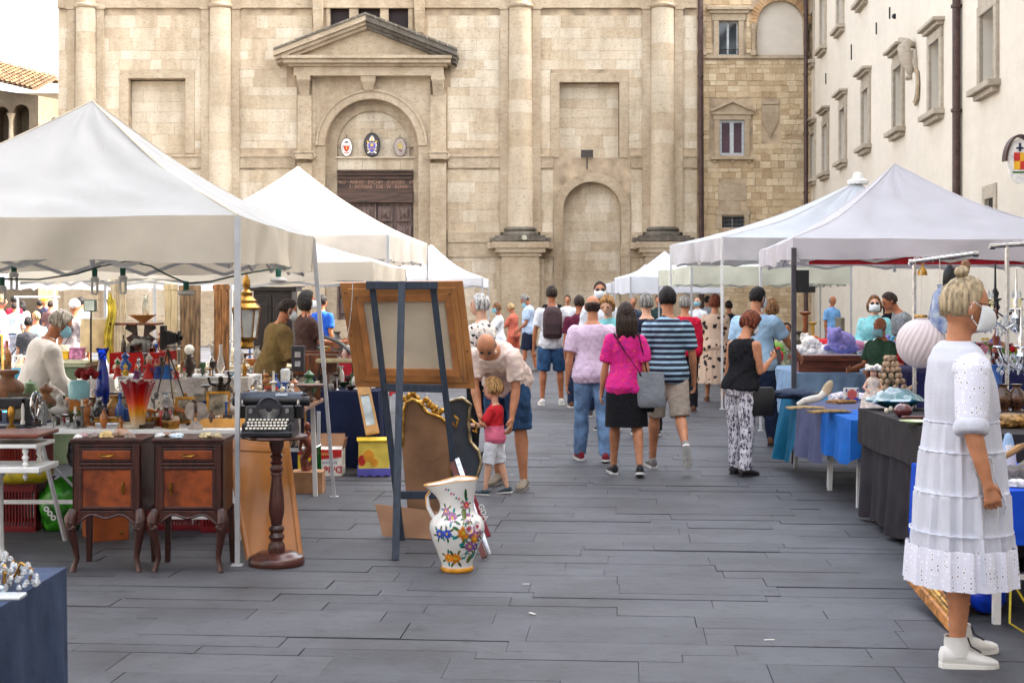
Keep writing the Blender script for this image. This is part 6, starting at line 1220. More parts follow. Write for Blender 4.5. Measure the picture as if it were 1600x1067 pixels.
# gilt mirror from behind under the frame, with brown backing board
GILT = mk(hexc(206, 158, 70), .3, .8, var=.35, ns=30, bump=.4, bs=40); t = thing('gilt_mirror', 'gilt framed mirror with brown backing board leaning behind the easel', 'mirror', O_)
pts = [(640, 830), (706, 822), (705, 700), (703, 668), (690, 656), (668, 648), (655, 632), (645, 627), (634, 632), (630, 650), (628, 700)]
BR = mk(hexc(150, 112, 82), .8, var=.15, ns=5, bump=.1); m = MB(); f = [e(a, b, 9.8-(830-b)*.0004) for a, b in pts]; n = len(f); m.put(f+[p+V((0, .02, 0)) for p in f], [tuple(range(n)), tuple(range(2*n-1, n-1, -1))]+[((i+1) % n, i, i+n, (i+1) % n+n) for i in range(n)]); m.build('backing_board', BR, t)
m = MB(); m.tube([e(a, b-3, 9.79-(830-b)*.0004) for a, b in pts[1:]], .012, 8); 
m.build('gilt_edge', GILT, t, smooth=True); m = MB(); r = random.Random(3)
for k in range(22): a = k/21; m.ell(e(622+a*70, 622+14*abs(a-.35)*2+r.uniform(-8, 8), 9.78), (r.uniform(.012, .026), .014, r.uniform(.016, .03)), 7, 5)
m.build('carved_crest', GILT, t, smooth=True)
t = thing('console_mirror', 'dark backed mirror with a curved gilt and silver scroll frame right of the easel', 'mirror', V((-.4, 9.9, 0))); e2 = lambda px, py, y: P(px, py, y)-V((-.4, 9.9, 0))
out = [(700, 628), (722, 622), (735, 632), (732, 660), (735, 690), (748, 705), (752, 725), (742, 755), (735, 790), (722, 830), (700, 835)]
f = [e2(a, b, 9.95) for a, b in out]; n = len(f); m = MB(); m.put(f+[p+V((0, .02, 0)) for p in f], [tuple(range(n)), tuple(range(2*n-1, n-1, -1))]+[((i+1) % n, i, i+n, (i+1) % n+n) for i in range(n)]); m.build('back_panel', mk(hexc(64, 72, 84), .6), t)
m = MB(); cr = []
for i in range(len(out)-1):
    for s in range(4): cr.append(e2(out[i][0]+(out[i+1][0]-out[i][0])*s/4, out[i][1]+(out[i+1][1]-out[i][1])*s/4, 9.93))
m.tube(cr[:32], .013, 8); m.build('scroll_frame', mk(hexc(200, 184, 150), .22, .9, var=.4, ns=20), t, smooth=True)
m = MB(); m.tube([e2(709, 648, 9.92), e2(716, 655, 9.9), e2(712, 668, 9.9), e2(707, 660, 9.9)], .009, 6); m.tube([e2(736, 655, 9.92), e2(744, 662, 9.9), e2(744, 676, 9.9), e2(738, 672, 9.9)], .008, 6); m.build('scroll', GILT, t, smooth=True)
# chain drawn across the backing board, cardboard, slats
m = MB()
for k in range(40): m.ell(P(640+62*k/39, 702+20*sin(pi*k/39), 9.72), .003, 5, 3)
tag(m.build('chain', mk(hexc(120, 90, 60), .4, .6)), 'thin brown chain sagging across the brown backing board', 'chain')
CARD = mk(hexc(150, 112, 84), .85, var=.08, ns=5); m = MB(); A = [P(598, 838, 9.62), P(690, 845, 9.5), P(690, 800, 9.62), P(586, 787, 9.8)]; A[0].z = max(A[0].z, .01); A[1].z = max(A[1].z, .005); nn = V((0, .012, 0)); m.hexa(A, [p+nn for p in A]); tag(m.build('cardboard_sheet', CARD), 'brown cardboard sheet leaning at the foot of the easel', 'cardboard')
t = thing('slat_bundle', 'bundle of dark red and silver slats leaning behind the painted jug', 'slats', V((-.25, 9.2, 0)))
for k, (a, b, w, mt) in enumerate(((( 706, 722), (757, 890), .035, mk(hexc(86, 36, 30), .5)), ((714, 716), (764, 880), .03, SILVER), ((722, 735), (752, 850), .03, mk(hexc(112, 20, 36), .6)), ((730, 752), (764, 838), .03, mk(hexc(128, 22, 40), .6)))):
    m = MB(); q = lambda px, py, y: P(px, py, y)-V((-.25, 9.2, 0)); B_ = q(b[0], b[1], 8.75+.1*k); B_.z = max(B_.z, .02); m.bar(q(a[0], a[1], 9.25), B_, w, .012, up=(0, 1, 0)); m.build('slat', mt, t, bev=.002)
text('GDA', .05, tuple(P(755, 800, 8.92)-V((-.25, 9.2, 0))), (1.45, 1.18, 0), mk(hexc(230, 226, 220), .5), t, depth=.001)
# painted jug
JUG = mk(hexc(226, 224, 220), .12, 0, var=.03, ns=4, coat=.6, spec=.6); jx, jy = -.327, 8.46; t = thing('ceramic_jug', 'large white ceramic pitcher painted with flowers, standing on the paving', 'jug', (jx, jy, 0))
S = 8.46/F; prof = [(24.5, 0), (25, 2), (24, 7), (25, 12), (31, 28), (40, 50), (43.5, 64), (43, 74), (38, 83), (30, 89), (27, 96), (26, 104), (27.5, 116), (31, 128), (33, 134)]
def jr(z):
    z = z/S
    for (r0, z0), (r1, z1) in zip(prof, prof[1:]):
        if z <= z1: return (r0+(r1-r0)*max(0, (z-z0))/(z1-z0))*S
    return prof[-1][0]*S
def jp(th, z, off=0):
    r_ = jr(z)+off; k = max(0, (z/S-96)/38); sp_ = max(0, cos(th-pi))**3*k*k*20*S; sp_ += 0; up = max(0, cos(th-pi))**2*(-k*2*S)+k*k*8*S*(1-max(0, cos(th-pi)))
    return V(((r_+sp_)*cos(th), (r_+sp_*.3)*sin(th), z+(up if k > 0 else 0)))
m = MB(); n = 48; zs = [z*S for z in (0, 2, 5, 8, 12, 18, 24, 30, 36, 42, 48, 54, 60, 65, 70, 75, 79, 83, 86, 89, 92, 96, 100, 105, 110, 115, 120, 125, 130, 134)]
rings = [[jp(2*pi*j/n, z) for j in range(n)] for z in zs]; rings += [[jp(2*pi*j/n, zs[-1], -.012) for j in range(n)], [jp(2*pi*j/n, zs[-3], -.012) for j in range(n)], [jp(2*pi*j/n, zs[-7], -.012) for j in range(n)]]
m.loft(rings); m.build('body', JUG, t, smooth=60)
m = MB(); m.tube([jp(2*pi*j/n, zs[-1], -.004)+V((0, 0, .002)) for j in range(n+1)], .005, 6, cap=False); m.build('rim', mk(hexc(206, 150, 72), .2, coat=.5), t, smooth=True)
m = MB(); m.lathe([(25*S, 0), (26.2*S, 2*S), (25.6*S, 6*S), (24.6*S, 7*S)], 40); m.build('foot_band', mk(hexc(214, 146, 30), .2, coat=.5, var=.2), t, smooth=True)
m = MB(); hp = [(-27, 124), (-38, 126), (-46, 114), (-45, 98), (-38, 84), (-31, 76)]; rr_ = []
for i in range(len(hp)): rr_.append([V((hp[i][0]*S+.011*cos(a)*(1 if i not in (1, 2) else .7), .017*sin(a), hp[i][1]*S+.006*cos(a))) for a in [2*pi*j/10 for j in range(10)]])
m.loft(rr_); ha = m.build('handle', JUG, t, smooth=True); m = MB(); m.tube([V((p[0]*S-.010, 0, p[1]*S+.004)) for p in hp], .006, 6); m.build('handle_stripe', mk(hexc(206, 150, 72), .2, coat=.5), ha, smooth=True)
pal_ = {k: mk(hexc(*c), .16, 0, var=.25, ns=40, coat=.5) for k, c in dict(b=(58, 84, 190), o=(226, 138, 24), p=(168, 96, 150), r=(198, 66, 92), g=(38, 92, 52), t=(36, 140, 140), y=(236, 196, 50), w=(240, 214, 214), v=(92, 66, 160), l=(96, 110, 40)).items()}
FM = {k: MB() for k in pal_}
def blob(key, x, z, a, b, rot, off=.0012):
    th0 = -pi/2; m = FM[key]; pts = []
    for k in range(9):
        q = 2*pi*k/9; u, w = a*cos(q), b*sin(q); du, dv = u*cos(rot)-w*sin(rot), u*sin(rot)+w*cos(rot); xx, zz = (x+du)*S, max(.01, (z+dv)*S); r_ = jr(zz); th = th0+xx/r_*1.0; pts.append(jp(th, zz, off))
    m.put(pts+[sum(pts, V())/9*1.0+(sum(pts, V())/9).normalized()*0], [(i, (i+1) % 9, 9) for i in range(9)])
def flower(x, z, r_, pk_, ck, n=7, leaves=1):
    if leaves:
        for k in range(6): a = k*1.05+x; blob(('g', 't', 'l')[k % 3], x+cos(a)*r_*1.25, z+sin(a)*r_*1.25, r_*.55, r_*.22, a, .0008)
    for k in range(n): a = 2*pi*k/n; blob(pk_, x+cos(a)*r_*.55, z+sin(a)*r_*.55, r_*.45, r_*.3, a, .0014)
    blob(ck, x, z, r_*.26, r_*.26, 0, .0022)
for f in ((-27, 62, 8, 'b', 'y'), (-14, 63, 8, 'b', 'y'), (-12, 24, 8, 'o', 'y'), (-1, 23, 9, 'o', 'y'), (12, 64, 11, 'o', 'y'), (25, 66, 10, 'p', 'y'), (31, 54, 8, 'o', 'y'), (22, 42, 9, 'p', 'y'), (33, 40, 7, 'v', 'y'), (-17, 95, 7, 'p', 'y'), (-6, 87, 8, 'p', 'y'), (16, 104, 6, 'r', 'y'), (19, 86, 7, 'p', 'y'), (40, 60, 8, 'p', 'y')): flower(*f)
for x, z in ((21, 70), (37, 72)): blob('w', x, z, 7.5, 7.5, 0, .003); blob('r', x-1, z+1, 3, 2.6, 0, .0036)
for k, (x, z, a, b, ro) in enumerate(((15, 118, 2.5, 8, .05), (12, 92, 4, 9, .2), (9, 46, 5, 3, .3), (13, 28, 10, 3, .3), (22, 22, 9, 4, .9), (30, 26, 8, 3, .8), (2, 80, 6, 2, -.5))): blob(('g', 'l', 't')[k % 3], x, z, a, b, ro)
for k in range(8): blob(('p', 't', 'r')[k % 3], -16+4*k, 127-3.2*k+2*(k % 2), 2, 1.3, .6)
for k, mm in FM.items():
    if mm.v: mm.build('painted_flowers', pal_[k], t, smooth=True, kind='stuff')
# ---- under and beside the left stall
def crate(label, x, y, w, d, h, c, rz=0):
    t = thing('plastic_crate', label, 'crate', (x, y, 0), rz); mt = mk(hexc(*c), .45, var=.08); m = MB(); a, b = w/2, d/2
    m.box(-a, a, -b, b, 0, .015); m.box(-a, -a+.012, -b, b, .015, h); m.box(a-.012, a, -b, b, .015, h)
    for s in (-1, 1):
        n = int(w/.022)
        for k in range(n): x_ = -a+.012+(w-.024)*k/n; m.box(x_, x_+.009, s*b-.006, s*b+.006, .03, h-.06)
        m.box(-a+.012, a-.012, s*b-.008, s*b+.008, h-.06, h-.002); m.box(-a+.012, a-.012, s*b-.008, s*b+.008, .015, .04); m.box(-a-.008, a+.008, s*b-.012, s*b+.012, h-.012, h)
    m.build('crate_body', mt, t); return t
crate('dark red plastic crate on the paving beside the green bags', -3.55, 10.05, .5, .4, .34, (120, 20, 26)); crate('bright red plastic crate stacked on the dark red one', -3.62, 10.25, .5, .4, .34, (186, 44, 26)).location.z = .35
crate('dark red crate seen between the two nightstands', -2.35, 10.1, .5, .36, .3, (128, 18, 30)); crate('red crate behind the right nightstand', -1.98, 10.0, .34, .36, .3, (130, 20, 30))
def sack(label, c, r, mat, seed, name='plastic_bag', cat='bag'):
    m = MB(); rs = random.Random(seed)
    m.ell((0, 0, 0), (1, 1, 1), 28, 20); m.v = [tuple(V((p[0]*r[0], p[1]*r[1], p[2]*r[2]))*(1+.16*noise.noise(V(p)*2.3+V((seed, 0, 0)))+.09*abs(noise.noise(V(p)*6+V((0, seed, 0)))))) for p in m.v]
    zmin = min(p[2] for p in m.v); m.v = [(p[0], p[1], max(p[2], -r[2]*.8)) for p in m.v]; o = m.build(name, mat, None, smooth=180, loc=(c[0], c[1], c[2]+r[2]*.8)); return tag(o, label, cat)
GBAG = mk(hexc(56, 140, 30), .25, var=.3, ns=12, bump=.5, bs=14, col2=hexc(20, 70, 20))
o = sack('bright green plastic carrier bag with white writing under the antiques table', (-3.15, 9.95, 0), (.15, .14, .2), GBAG, 1); text('ooo', .07, (-.03, -.15, -.02), (1.5, .9, 0), WHITEP, o, depth=.001, bold=.002)
sack('darker green plastic bag pushed behind the bright green one', (-3.0, 10.25, .1), (.15, .12, .22), mk(hexc(30, 96, 34), .3, var=.3, ns=10, bump=.5, bs=14), 2); sack('yellow plastic bag on top of the red crate', (-3.4, 9.85, .34), (.2, .12, .08), mk(hexc(200, 180, 40), .35, var=.2, bump=.4, bs=14), 3)
sack('greyish plastic wrapped parcel under the table edge', (-3.1, 10.3, .4), (.12, .1, .13), mk(hexc(110, 116, 130), .25, var=.3, bump=.5, bs=16), 4); sack('green cloth bundle seen behind the ochre headboard', (-1.75, 9.5, .1), (.1, .08, .2), mk(hexc(20, 90, 70), .7, bump=.4), 5)
t = thing('wooden_box', 'orange brown wooden box with a round hole under the table', 'box', (-2.75, 9.62, 0), .5); m = MB(); m.box(-.12, .12, -.16, .16, 0, .24); m.build('box_body', mk(hexc(156, 78, 34), .5, var=.2, ns=5), t, bev=.006); m = MB(); m.X = Matrix.Translation((.07, -.16, .05)) @ Matrix.Rotation(pi/2, 4, 'X'); m.lathe([(.014, 0), (.012, .004), (0.002, .005)], 12); m.build('brass_eyelet', BRASS, t)
t = thing('white_stool', 'low white metal stool frame behind the nightstands', 'stool', (-2.1, 9.5, 0))
for x_ in (-.28, .28):
    m = MB(); m.bar((x_, 0, 0), (x_, 0, .17), .022); m.build('leg', WHITEP, t)
m = MB(); m.bar((-.29, 0, .16), (.29, 0, .16), .03); m.build('rail', WHITEP, t)
m = MB(); m.bar(P(62, 680, 9.3), G(102, 845), .022); m.bar(P(56, 700, 9.35)*1, P(115, 760, 9.6), .014)
tag(m.build('trestle_leg', METAL), 'slanting steel trestle leg at the left end of the antiques table', 'trestle leg')
# white etagere on a fluted column
t = thing('plant_stand', 'white fluted column plant stand with a brown top at the left edge', 'plant stand', V((-3.2, 8.85, 0)))
m = MB(); m.box(-.45, .32, -.2, .2, .765, .79); m.build('brown_top', mk(hexc(120, 62, 44), .4, var=.15, coat=.2), t, bev=.008)
m = MB(); m.box(-.42, .30, -.18, .18, .70, .725); m.box(-.42, .32, -.19, .19, .55, .585); m.build('white_shelf', WHITEP, t, bev=.006)
for x_, y_ in ((.22, -.14), (.22, .12), (-.3, -.14)):
    m = MB(); m.lathe([(.012, .585), (.02, .6), (.01, .615), (.022, .64), (.012, .66), (.02, .68), (.014, .70)], 12, (x_, y_, 0)); m.lathe([(.004, .50), (.018, .52), (.008, .55)], 10, (x_, y_, 0)); m.build('baluster', WHITEP, t, smooth=True)
m = MB(); m.lathe([(.09, 0), (.09, .03), (.065, .05), (.062, .08), (.056, .5), (.075, .53), (.08, .55)], 40, (-.02, -.02, 0), flute=.035, fn=14); m.build('fluted_column', WHITEP, t, smooth=True)
# boxes by the navy table
t = thing('fruit_box', 'open cardboard fruit box printed red and yellow, standing upside down', 'cardboard box', (P(503, 0, 13.12).x, 13.12, 0)); CB = mk(hexc(226, 222, 214), .7); m = MB(); m.box(-.2, .2, -.14, .14, 0, .245); m.build('carton', CB, t, bev=.004)
m = MB(); A = [V((-.2, .14, .245)), V((.2, .14, .245)), V((.19, .2, .36)), V((-.19, .2, .36))]; m.hexa(A, [p+V((0, .006, 0)) for p in A]); A = [V((.2, -.14, .245)), V((.2, .14, .245)), V((.22, .12, .34)), V((.22, -.12, .34))]; m.hexa(A, [p+V((.006, 0, 0)) for p in A]); m.build('flap', CARD, t)
m = MB(); m.prism([(-.2, .13), (.199, .175), (.199, .244), (-.2, .244)], -.143, -.1405); m.build('red_print', mk(hexc(196, 34, 34), .6), t)
m = MB(); m.prism([(-.2, .06), (-.1, .12), (.02, .13), (-.02, .15), (-.2, .20)], -.146, -.1435); m.build('banana_print', mk(hexc(238, 200, 40), .6), t)
text('Dole', .085, (.12, -.1445, .065), (pi/2, pi, 0), mk(hexc(190, 36, 50), .6), t, depth=.0006, bold=.002); text('BANANAS', .03, (.09, -.1445, .125), (pi/2, pi, 0), mk(hexc(50, 70, 140), .6), t, depth=.0006); text('WARNING', .032, (.02, -.1465, .205), (pi/2, pi, 0), mk(hexc(240, 220, 120), .6), t, depth=.0006)
t = thing('toy_chest', 'yellow painted toy chest with a blue scalloped base beside the navy cloth', 'toy chest', (P(584, 0, 13.08).x, 13.08, 0), .12); m = MB(); m.box(-.14, .14, -.13, .13, .06, .32); m.build('chest_body', mk(hexc(226, 200, 84), .5, var=.1), t, bev=.004)
m = MB(); m.box(-.155, .155, -.145, .145, .32, .335); m.build('lid', mk(hexc(236, 196, 50), .5), t, bev=.004); m = MB(); n = 16; m.prism([(-.15+.3*k/n, .012*abs(sin(k*pi/4))) for k in range(n+1)]+[(.15, .075), (-.15, .075)], -.14, .14); m.build('scalloped_base', mk(hexc(96, 92, 180), .5), t)
m = MB()
for cx_, cz_, s_ in ((-.05, .19, .05), (.0, .13, .035)): m.prism([(cx_+s_*cos(2*pi*k/12), cz_+s_*1.1*sin(2*pi*k/12)) for k in range(12)], -.134, -.1315)
m.build('painted_patch', mk(hexc(224, 150, 40), .5), t); m = MB(); m.prism([(-.11+.035*cos(2*pi*k/10), .15+.05*sin(2*pi*k/10)) for k in range(10)], -.134, -.1315); m.build('painted_patch', mk(hexc(190, 40, 30), .5), t)
t = thing('framed_print', 'narrow gold framed print leaning on the yellow toy chest', 'framed print', V((-1.2, 13.3, 0))); A = [p-V((-1.2, 13.3, 0)) for p in (P(572, 680, 13.02), P(593, 676, 13.02), P(578, 604, 13.25), P(558, 606, 13.25))]; m = MB(); board(m, A, .1, .9, .05, .95, 0, .006); m.build('print', mk(hexc(186, 196, 196), .3, var=.2, ns=8), t); m = MB(); fr_side(m, A, 0, .16, -.01, .03); m.build('frame', mk(hexc(176, 130, 70), .4), t)
# ================================================================ antiques and bric-a-brac
PR = dict(vase=[(.16,0),(.17,.02),(.12,.08),(.22,.3),(.25,.5),(.18,.72),(.09,.85),(.10,.93),(.15,1)], tall=[(.12,0),(.13,.02),(.09,.1),(.12,.35),(.10,.6),(.06,.8),(.07,.92),(.11,1)], jar=[(.2,0),(.22,.03),(.3,.3),(.33,.55),(.28,.75),(.2,.82),(.2,.86)],
    urn=[(.16,0),(.17,.05),(.07,.12),(.2,.3),(.3,.5),(.27,.65),(.14,.78),(.12,.86),(.19,.92),(.2,1)], candle=[(.22,0),(.23,.03),(.1,.07),(.06,.12),(.09,.2),(.05,.3),(.07,.45),(.04,.6),(.06,.75),(.05,.85),(.13,.9),(.13,.93),(.06,.95)],
    bottle=[(.14,0),(.15,.03),(.15,.5),(.12,.62),(.05,.72),(.045,.95),(.06,.96),(.06,1)], goblet=[(.2,0),(.21,.02),(.04,.06),(.035,.4),(.06,.5),(.2,.62),(.23,.85),(.21,1)], flare=[(.17,0),(.16,.1),(.15,.3),(.18,.5),(.25,.75),(.33,.93),(.36,1)],
    cyl=[(.22,0),(.23,.02),(.22,.5),(.24,.9),(.2,.97),(.17,1)], ball=[(.1,0),(.3,.08),(.45,.3),(.5,.5),(.45,.7),(.3,.9),(.1,1)], bowl=[(.25,0),(.3,.05),(.35,.15),(.8,.6),(1.2,1),(1.12,.96),(.7,.5),(.2,.2)], tazza=[(.35,0),(.3,.08),(.1,.2),(.08,.55),(.15,.7),(.75,.88),(.8,.95),(.78,1),(.2,.9)])
THINGS = []                                                   # (position, short name) of the landmarks, for labels
LM = []
def glass(c, r=.04): return mk(hexc(*c), r, 0, var=.15, ns=8, trans=.75, coat=.3)
def lath(name, label, cat, loc, H, prof, mat, w=1, n=18, flute=0, fn=10, lid=None, sx=1, group=None, rz=0, cap=True):
    t = thing(name, label, cat, loc, rz, group); m = MB(); m.lathe([(r_*H*w, z*H) for r_, z in PR[prof]], n, (0,0,0), sx=sx, flute=flute, fn=fn); m.build('body', mat, t, smooth=60)
    if lid: m = MB(); z0 = PR[prof][-1][1]*H; r0 = PR[prof][-1][0]*H*w; m.lathe([(r0*1.15, z0), (r0*1.1, z0+.02*H), (r0*.5, z0+.08*H), (r0*.15, z0+.11*H), (r0*.25, z0+.14*H), (0.001, z0+.18*H)], n); m.build('lid', lid, t, smooth=60)
    return t
def mark(short, loc): LM.append((V(loc), short))
def stand(px, py, h): return G(px, py, h)
def hpx(p, n): return n*p.y/F
BR_, PEW, TERR, CREAM = mk(hexc(120, 92, 52), .4, .7, var=.4, ns=30, bump=.3), mk(hexc(120, 118, 112), .35, .8, var=.3, ns=25), mk(hexc(140, 96, 66), .6, var=.2, ns=12), mk(hexc(214, 204, 186), .4, var=.1)
def put(name, label, cat, px, py, hp, prof, mat, h=.75, short=None, **k):
    p = stand(px, py, h); o = lath(name, label, cat, p, hpx(p, hp), prof, mat, **k)
    if short: mark(short, p)
    return o
# prominent pieces on the left table
t = put('glass_vase', 'very tall cobalt blue glass vase with a pinched folded mouth', 'vase', 160, 652, 108, 'tall', glass((24, 60, 190)), short='tall blue vase', w=.9)
m = MB(); H = hpx(V((0, 10, 0)), 108); [m.tube([(s*.012, 0, H*.93), (s*.03, 0, H*1.0), (s*.035, .01, H*1.04), (s*.02, .01, H*1.02)], .008, 6) for s in (-1, 1)]; m.build('folded_mouth', glass((24, 60, 190)), t, smooth=True)
p = stand(215, 663, .78); H = hpx(p, 66); t = thing('ruffled_vase', 'large fluted glass vase shading from red rim to amber base', 'vase', p); mark('red ruffled vase', p); m_, n_, L_, b_ = new_mat(); tc_ = n_.new('ShaderNodeTexCoord'); sx_ = n_.new('ShaderNodeSeparateXYZ'); L_.new(tc_.outputs['Generated'], sx_.inputs[0]); r_ = ramp(n_, [(0, hexc(220, 200, 170)), (.25, hexc(226, 160, 40)), (.5, hexc(220, 60, 14)), (.75, hexc(170, 6, 12)), (1, hexc(140, 4, 16))]); L_.new(sx_.outputs[2], r_.inputs[0]); L_.new(r_.outputs[0], b_.inputs['Base Color']); b_.inputs['Roughness'].default_value = .06; b_.inputs['Transmission Weight'].default_value = .35; b_.inputs['Coat Weight'].default_value = .5
m = MB(); n = 60; rs = []
for k in range(15):
    u = k/14; rr_ = H*(.17+.02*sin(3*u)+.22*u**2.2); rs.append([V((rr_*(1+.10*u*cos(8*th)+.03*cos(8*th))*cos(th), rr_*(1+.10*u*cos(8*th)+.03*cos(8*th))*sin(th), H*u+H*.05*u**4*cos(8*th))) for th in [2*pi*j/n for j in range(n)]])
rs += [[V((p_.x*.93, p_.y*.93, p_.z-.003)) for p_ in rs[-1]], [V((p_.x*.85, p_.y*.85, p_.z)) for p_ in rs[8]]]; m.loft(rs); m.build('body', m_, t, smooth=60)
t = thing('book', 'thick cream book lying under the red ruffled vase', 'book', stand(213, 668, .75)); m = MB(); m.box(-.11, .10, -.06, .09, 0, .006); m.box(-.11, .10, -.06, .09, .026, .032); m.box(-.112, -.104, -.06, .09, .006, .026); m.build('cover', mk(hexc(170, 150, 110), .6), t); m = MB(); m.box(-.104, .097, -.056, .087, .006, .026); m.build('pages', CREAM, t)
def landscape():
    m, n, L, b = new_mat(); tc = n.new('ShaderNodeTexCoord'); s = n.new('ShaderNodeSeparateXYZ'); L.new(tc.outputs['Generated'], s.inputs[0]); nz = n.new('ShaderNodeTexNoise'); nz.inputs['Scale'].default_value = 40; L.new(tc.outputs['Object'], nz.inputs[0])
    a = n.new('ShaderNodeMath'); a.operation = 'MULTIPLY_ADD'; a.inputs[1].default_value = .3; L.new(nz.outputs[0], a.inputs[0]); L.new(s.outputs[2], a.inputs[2]); r = ramp(n, [(.2, hexc(60, 70, 40)), (.45, hexc(96, 108, 60)), (.52, hexc(180, 110, 40)), (.7, hexc(150, 96, 50)), (.74, hexc(120, 176, 186))]); L.new(a.outputs[0], r.inputs[0]); L.new(r.outputs[0], b.inputs['Base Color']); b.inputs['Roughness'].default_value = .25; return m
put('painted_vase', 'cylindrical vase painted with brown hills under a turquoise sky', 'vase', 123, 660, 66, 'cyl', landscape(), short='turquoise landscape vase', w=1.05)
put('stone_urn', 'big brown turned urn with a knob, at the left edge of the antiques', 'urn', 12, 640, 62, 'urn', TERR, short='big brown urn', w=1.4)
put('lidded_jar', 'green lidded jar behind the sewing machine', 'jar', 47, 636, 42, 'jar', mk(hexc(110, 140, 96), .3), short='green lidded jar', lid=mk(hexc(120, 150, 104), .3))
put('lidded_urn', 'olive and brown wooden urn with a tall knob between the two busts', 'urn', 72, 656, 48, 'urn', TERR, w=1.1, lid=TERR)
put('olive_vase', 'round olive green vase between the two white busts', 'vase', 78, 657, 30, 'jar', mk(hexc(74, 72, 36), .3, coat=.3), w=.9)
WPL = mk(hexc(206, 202, 196), .6, var=.06, bump=.15, bs=30)
def bust(label, px, py, hp, rz=0):
    p = stand(px, py, .75); H = hpx(p, hp); t = thing('white_bust', label, 'bust', p, rz); m = MB(); m.lathe([(.16*H, 0), (.17*H, .03*H), (.1*H, .08*H), (.11*H, .22*H), (.14*H, .26*H)], 16); m.build('plinth', WPL, t, smooth=60); m = MB()
    m.ell((0, 0, .40*H), (.34*H, .17*H, .16*H), 14, 8); m.tube([(0, 0, .45*H), (0, 0, .7*H)], [.12*H, .09*H], 10); m.ell((0, 0, .80*H), (.13*H, .15*H, .18*H), 14, 10); m.ell((0, -.14*H, .78*H), (.03*H, .04*H, .05*H), 6, 5); m.ell((0, -.1*H, .68*H), (.06*H, .06*H, .05*H), 8, 5); me = remesh(m, .006, 2); ob('figure', me, WPL, t); mark('white busts', p)
bust('white plaster bust facing forward, right of the olive vase', 93, 659, 45, .1); bust('white plaster bust half hidden by the sewing machine wheel', 60, 659, 46, -.4)
# sewing machine
p = stand(30, 668, .75); t = thing('sewing_machine', 'old black hand crank sewing machine with a brass wheel, left end of the table', 'sewing machine', p); m = MB(); m.box(-.34, .1, -.06, .08, 0, .02); m.box(-.33, -.28, -.03, .03, .02, .2); m.box(-.30, .06, -.035, .035, .13, .2); m.box(.02, .08, -.035, .035, .02, .2); m.build('body', TB, t, bev=.012)
m = MB(); m.X = Matrix.Translation((.11, 0, .15)) @ Matrix.Rotation(pi/2, 4, 'Y'); m.tube([V((.085*cos(a), .085*sin(a), 0)) for a in [2*pi*k/24 for k in range(25)]], .010, 6); [m.bar((0, 0, 0), (.08*cos(a), .08*sin(a), 0), .008) for a in (0, 1.26, 2.5, 3.8, 5)]; m.X = None; m.build('hand_wheel', SILVER, t, smooth=40)
m = MB(); m.lathe([(.03, 0), (.035, .01), (.012, .03), (.02, .08), (.028, .12), (.012, .15)], 12, (-.02, -.09, 0)); m.build('brass_fitting', BRASS, t, smooth=True); m = MB(); m.lathe([(.014, .03), (.016, .05), (.010, .06), (.012, .13), (.006, .17)], 10, (.055, -.09, 0)); m.build('spool', WPL, t, smooth=True); mark('sewing machine', p)
put('glass_decanter', 'slender clear glass decanter beside the turquoise landscape vase', 'decanter', 113, 660, 60, 'bottle', glass((190, 200, 210)), w=.8); put('candlestick', 'dark tapering metal candlestick between silver foil and red vase', 'candlestick', 180, 655, 42, 'flare', mk(hexc(60, 48, 44), .3, .7), short='dark candlestick', w=.55)
put('glass_tumbler', 'clear fluted tumbler with pink edge left of the cobalt vase', 'tumbler', 150, 648, 42, 'cyl', glass((220, 214, 226)), w=.7, flute=.05); put('glass_dish', 'small cut glass dish with a red rim at the foot of the cobalt vase', 'glass dish', 147, 653, 16, 'bowl', glass((226, 220, 224)), w=.7)
for k, (px, py, hp) in enumerate(((133, 640, 56), (192, 648, 60))): put('foil_vase', ('crumpled silver foil covered vase behind the landscape vase', 'crumpled silver foil covered vase behind the dark candlestick')[k], 'vase', px, py, hp, 'cyl', mk(hexc(226, 224, 220), .15, .9, var=.3, ns=30, bump=1, bs=26), w=.9)
p = stand(130, 612, .9); m = MB(); rr = random.Random(4)
for k in range(16): a = rr.random()*6.3; q = rr.random()*.09; m.ell((q*cos(a)*1.3, q*sin(a), .05*rr.random()), rr.uniform(.018, .034), 8, 6)
tag(m.build('dried_flowers', mk(hexc(130, 20, 26), .8, var=.3), None, smooth=True, loc=P(132, 590, 10.2)), 'bunch of dark red dried flowers above the landscape vase', 'flowers')
# amber glass shell, butterfly, minerals
p = stand(268, 664, .75); t = thing('glass_sculpture', 'orange amber glass shell bowl with points, right of the red ruffled vase', 'glass sculpture', p); m = MB(); m.grid(lambda u, v_: V(((u-.5)*.34, -.03+.10*v_-.02*sin(u*9), .05+.13*sin(pi*u)**.6*(.4+.6*v_)+.05*abs(cos(pi*u*2.5))*(u < .3)-.06*v_*v_)), 24, 10); o = m.build('shell', glass((230, 140, 30), .1), t, smooth=180); s_ = o.modifiers.new('s', 'SOLIDIFY'); s_.thickness = .012
p = G(296, 672, .786)+V((.02, .08, 0)); t = thing('stone_butterfly', 'grey carved stone butterfly on the right nightstand', 'carving', p); mark('stone butterfly', p); BS = mk(hexc(150, 138, 128), .7, var=.2, ns=20, bump=.4, bs=50); m = MB(); m.lathe([(.05, 0), (.045, .02), (.02, .05)], 12); m.build('base', BS, t, smooth=True)
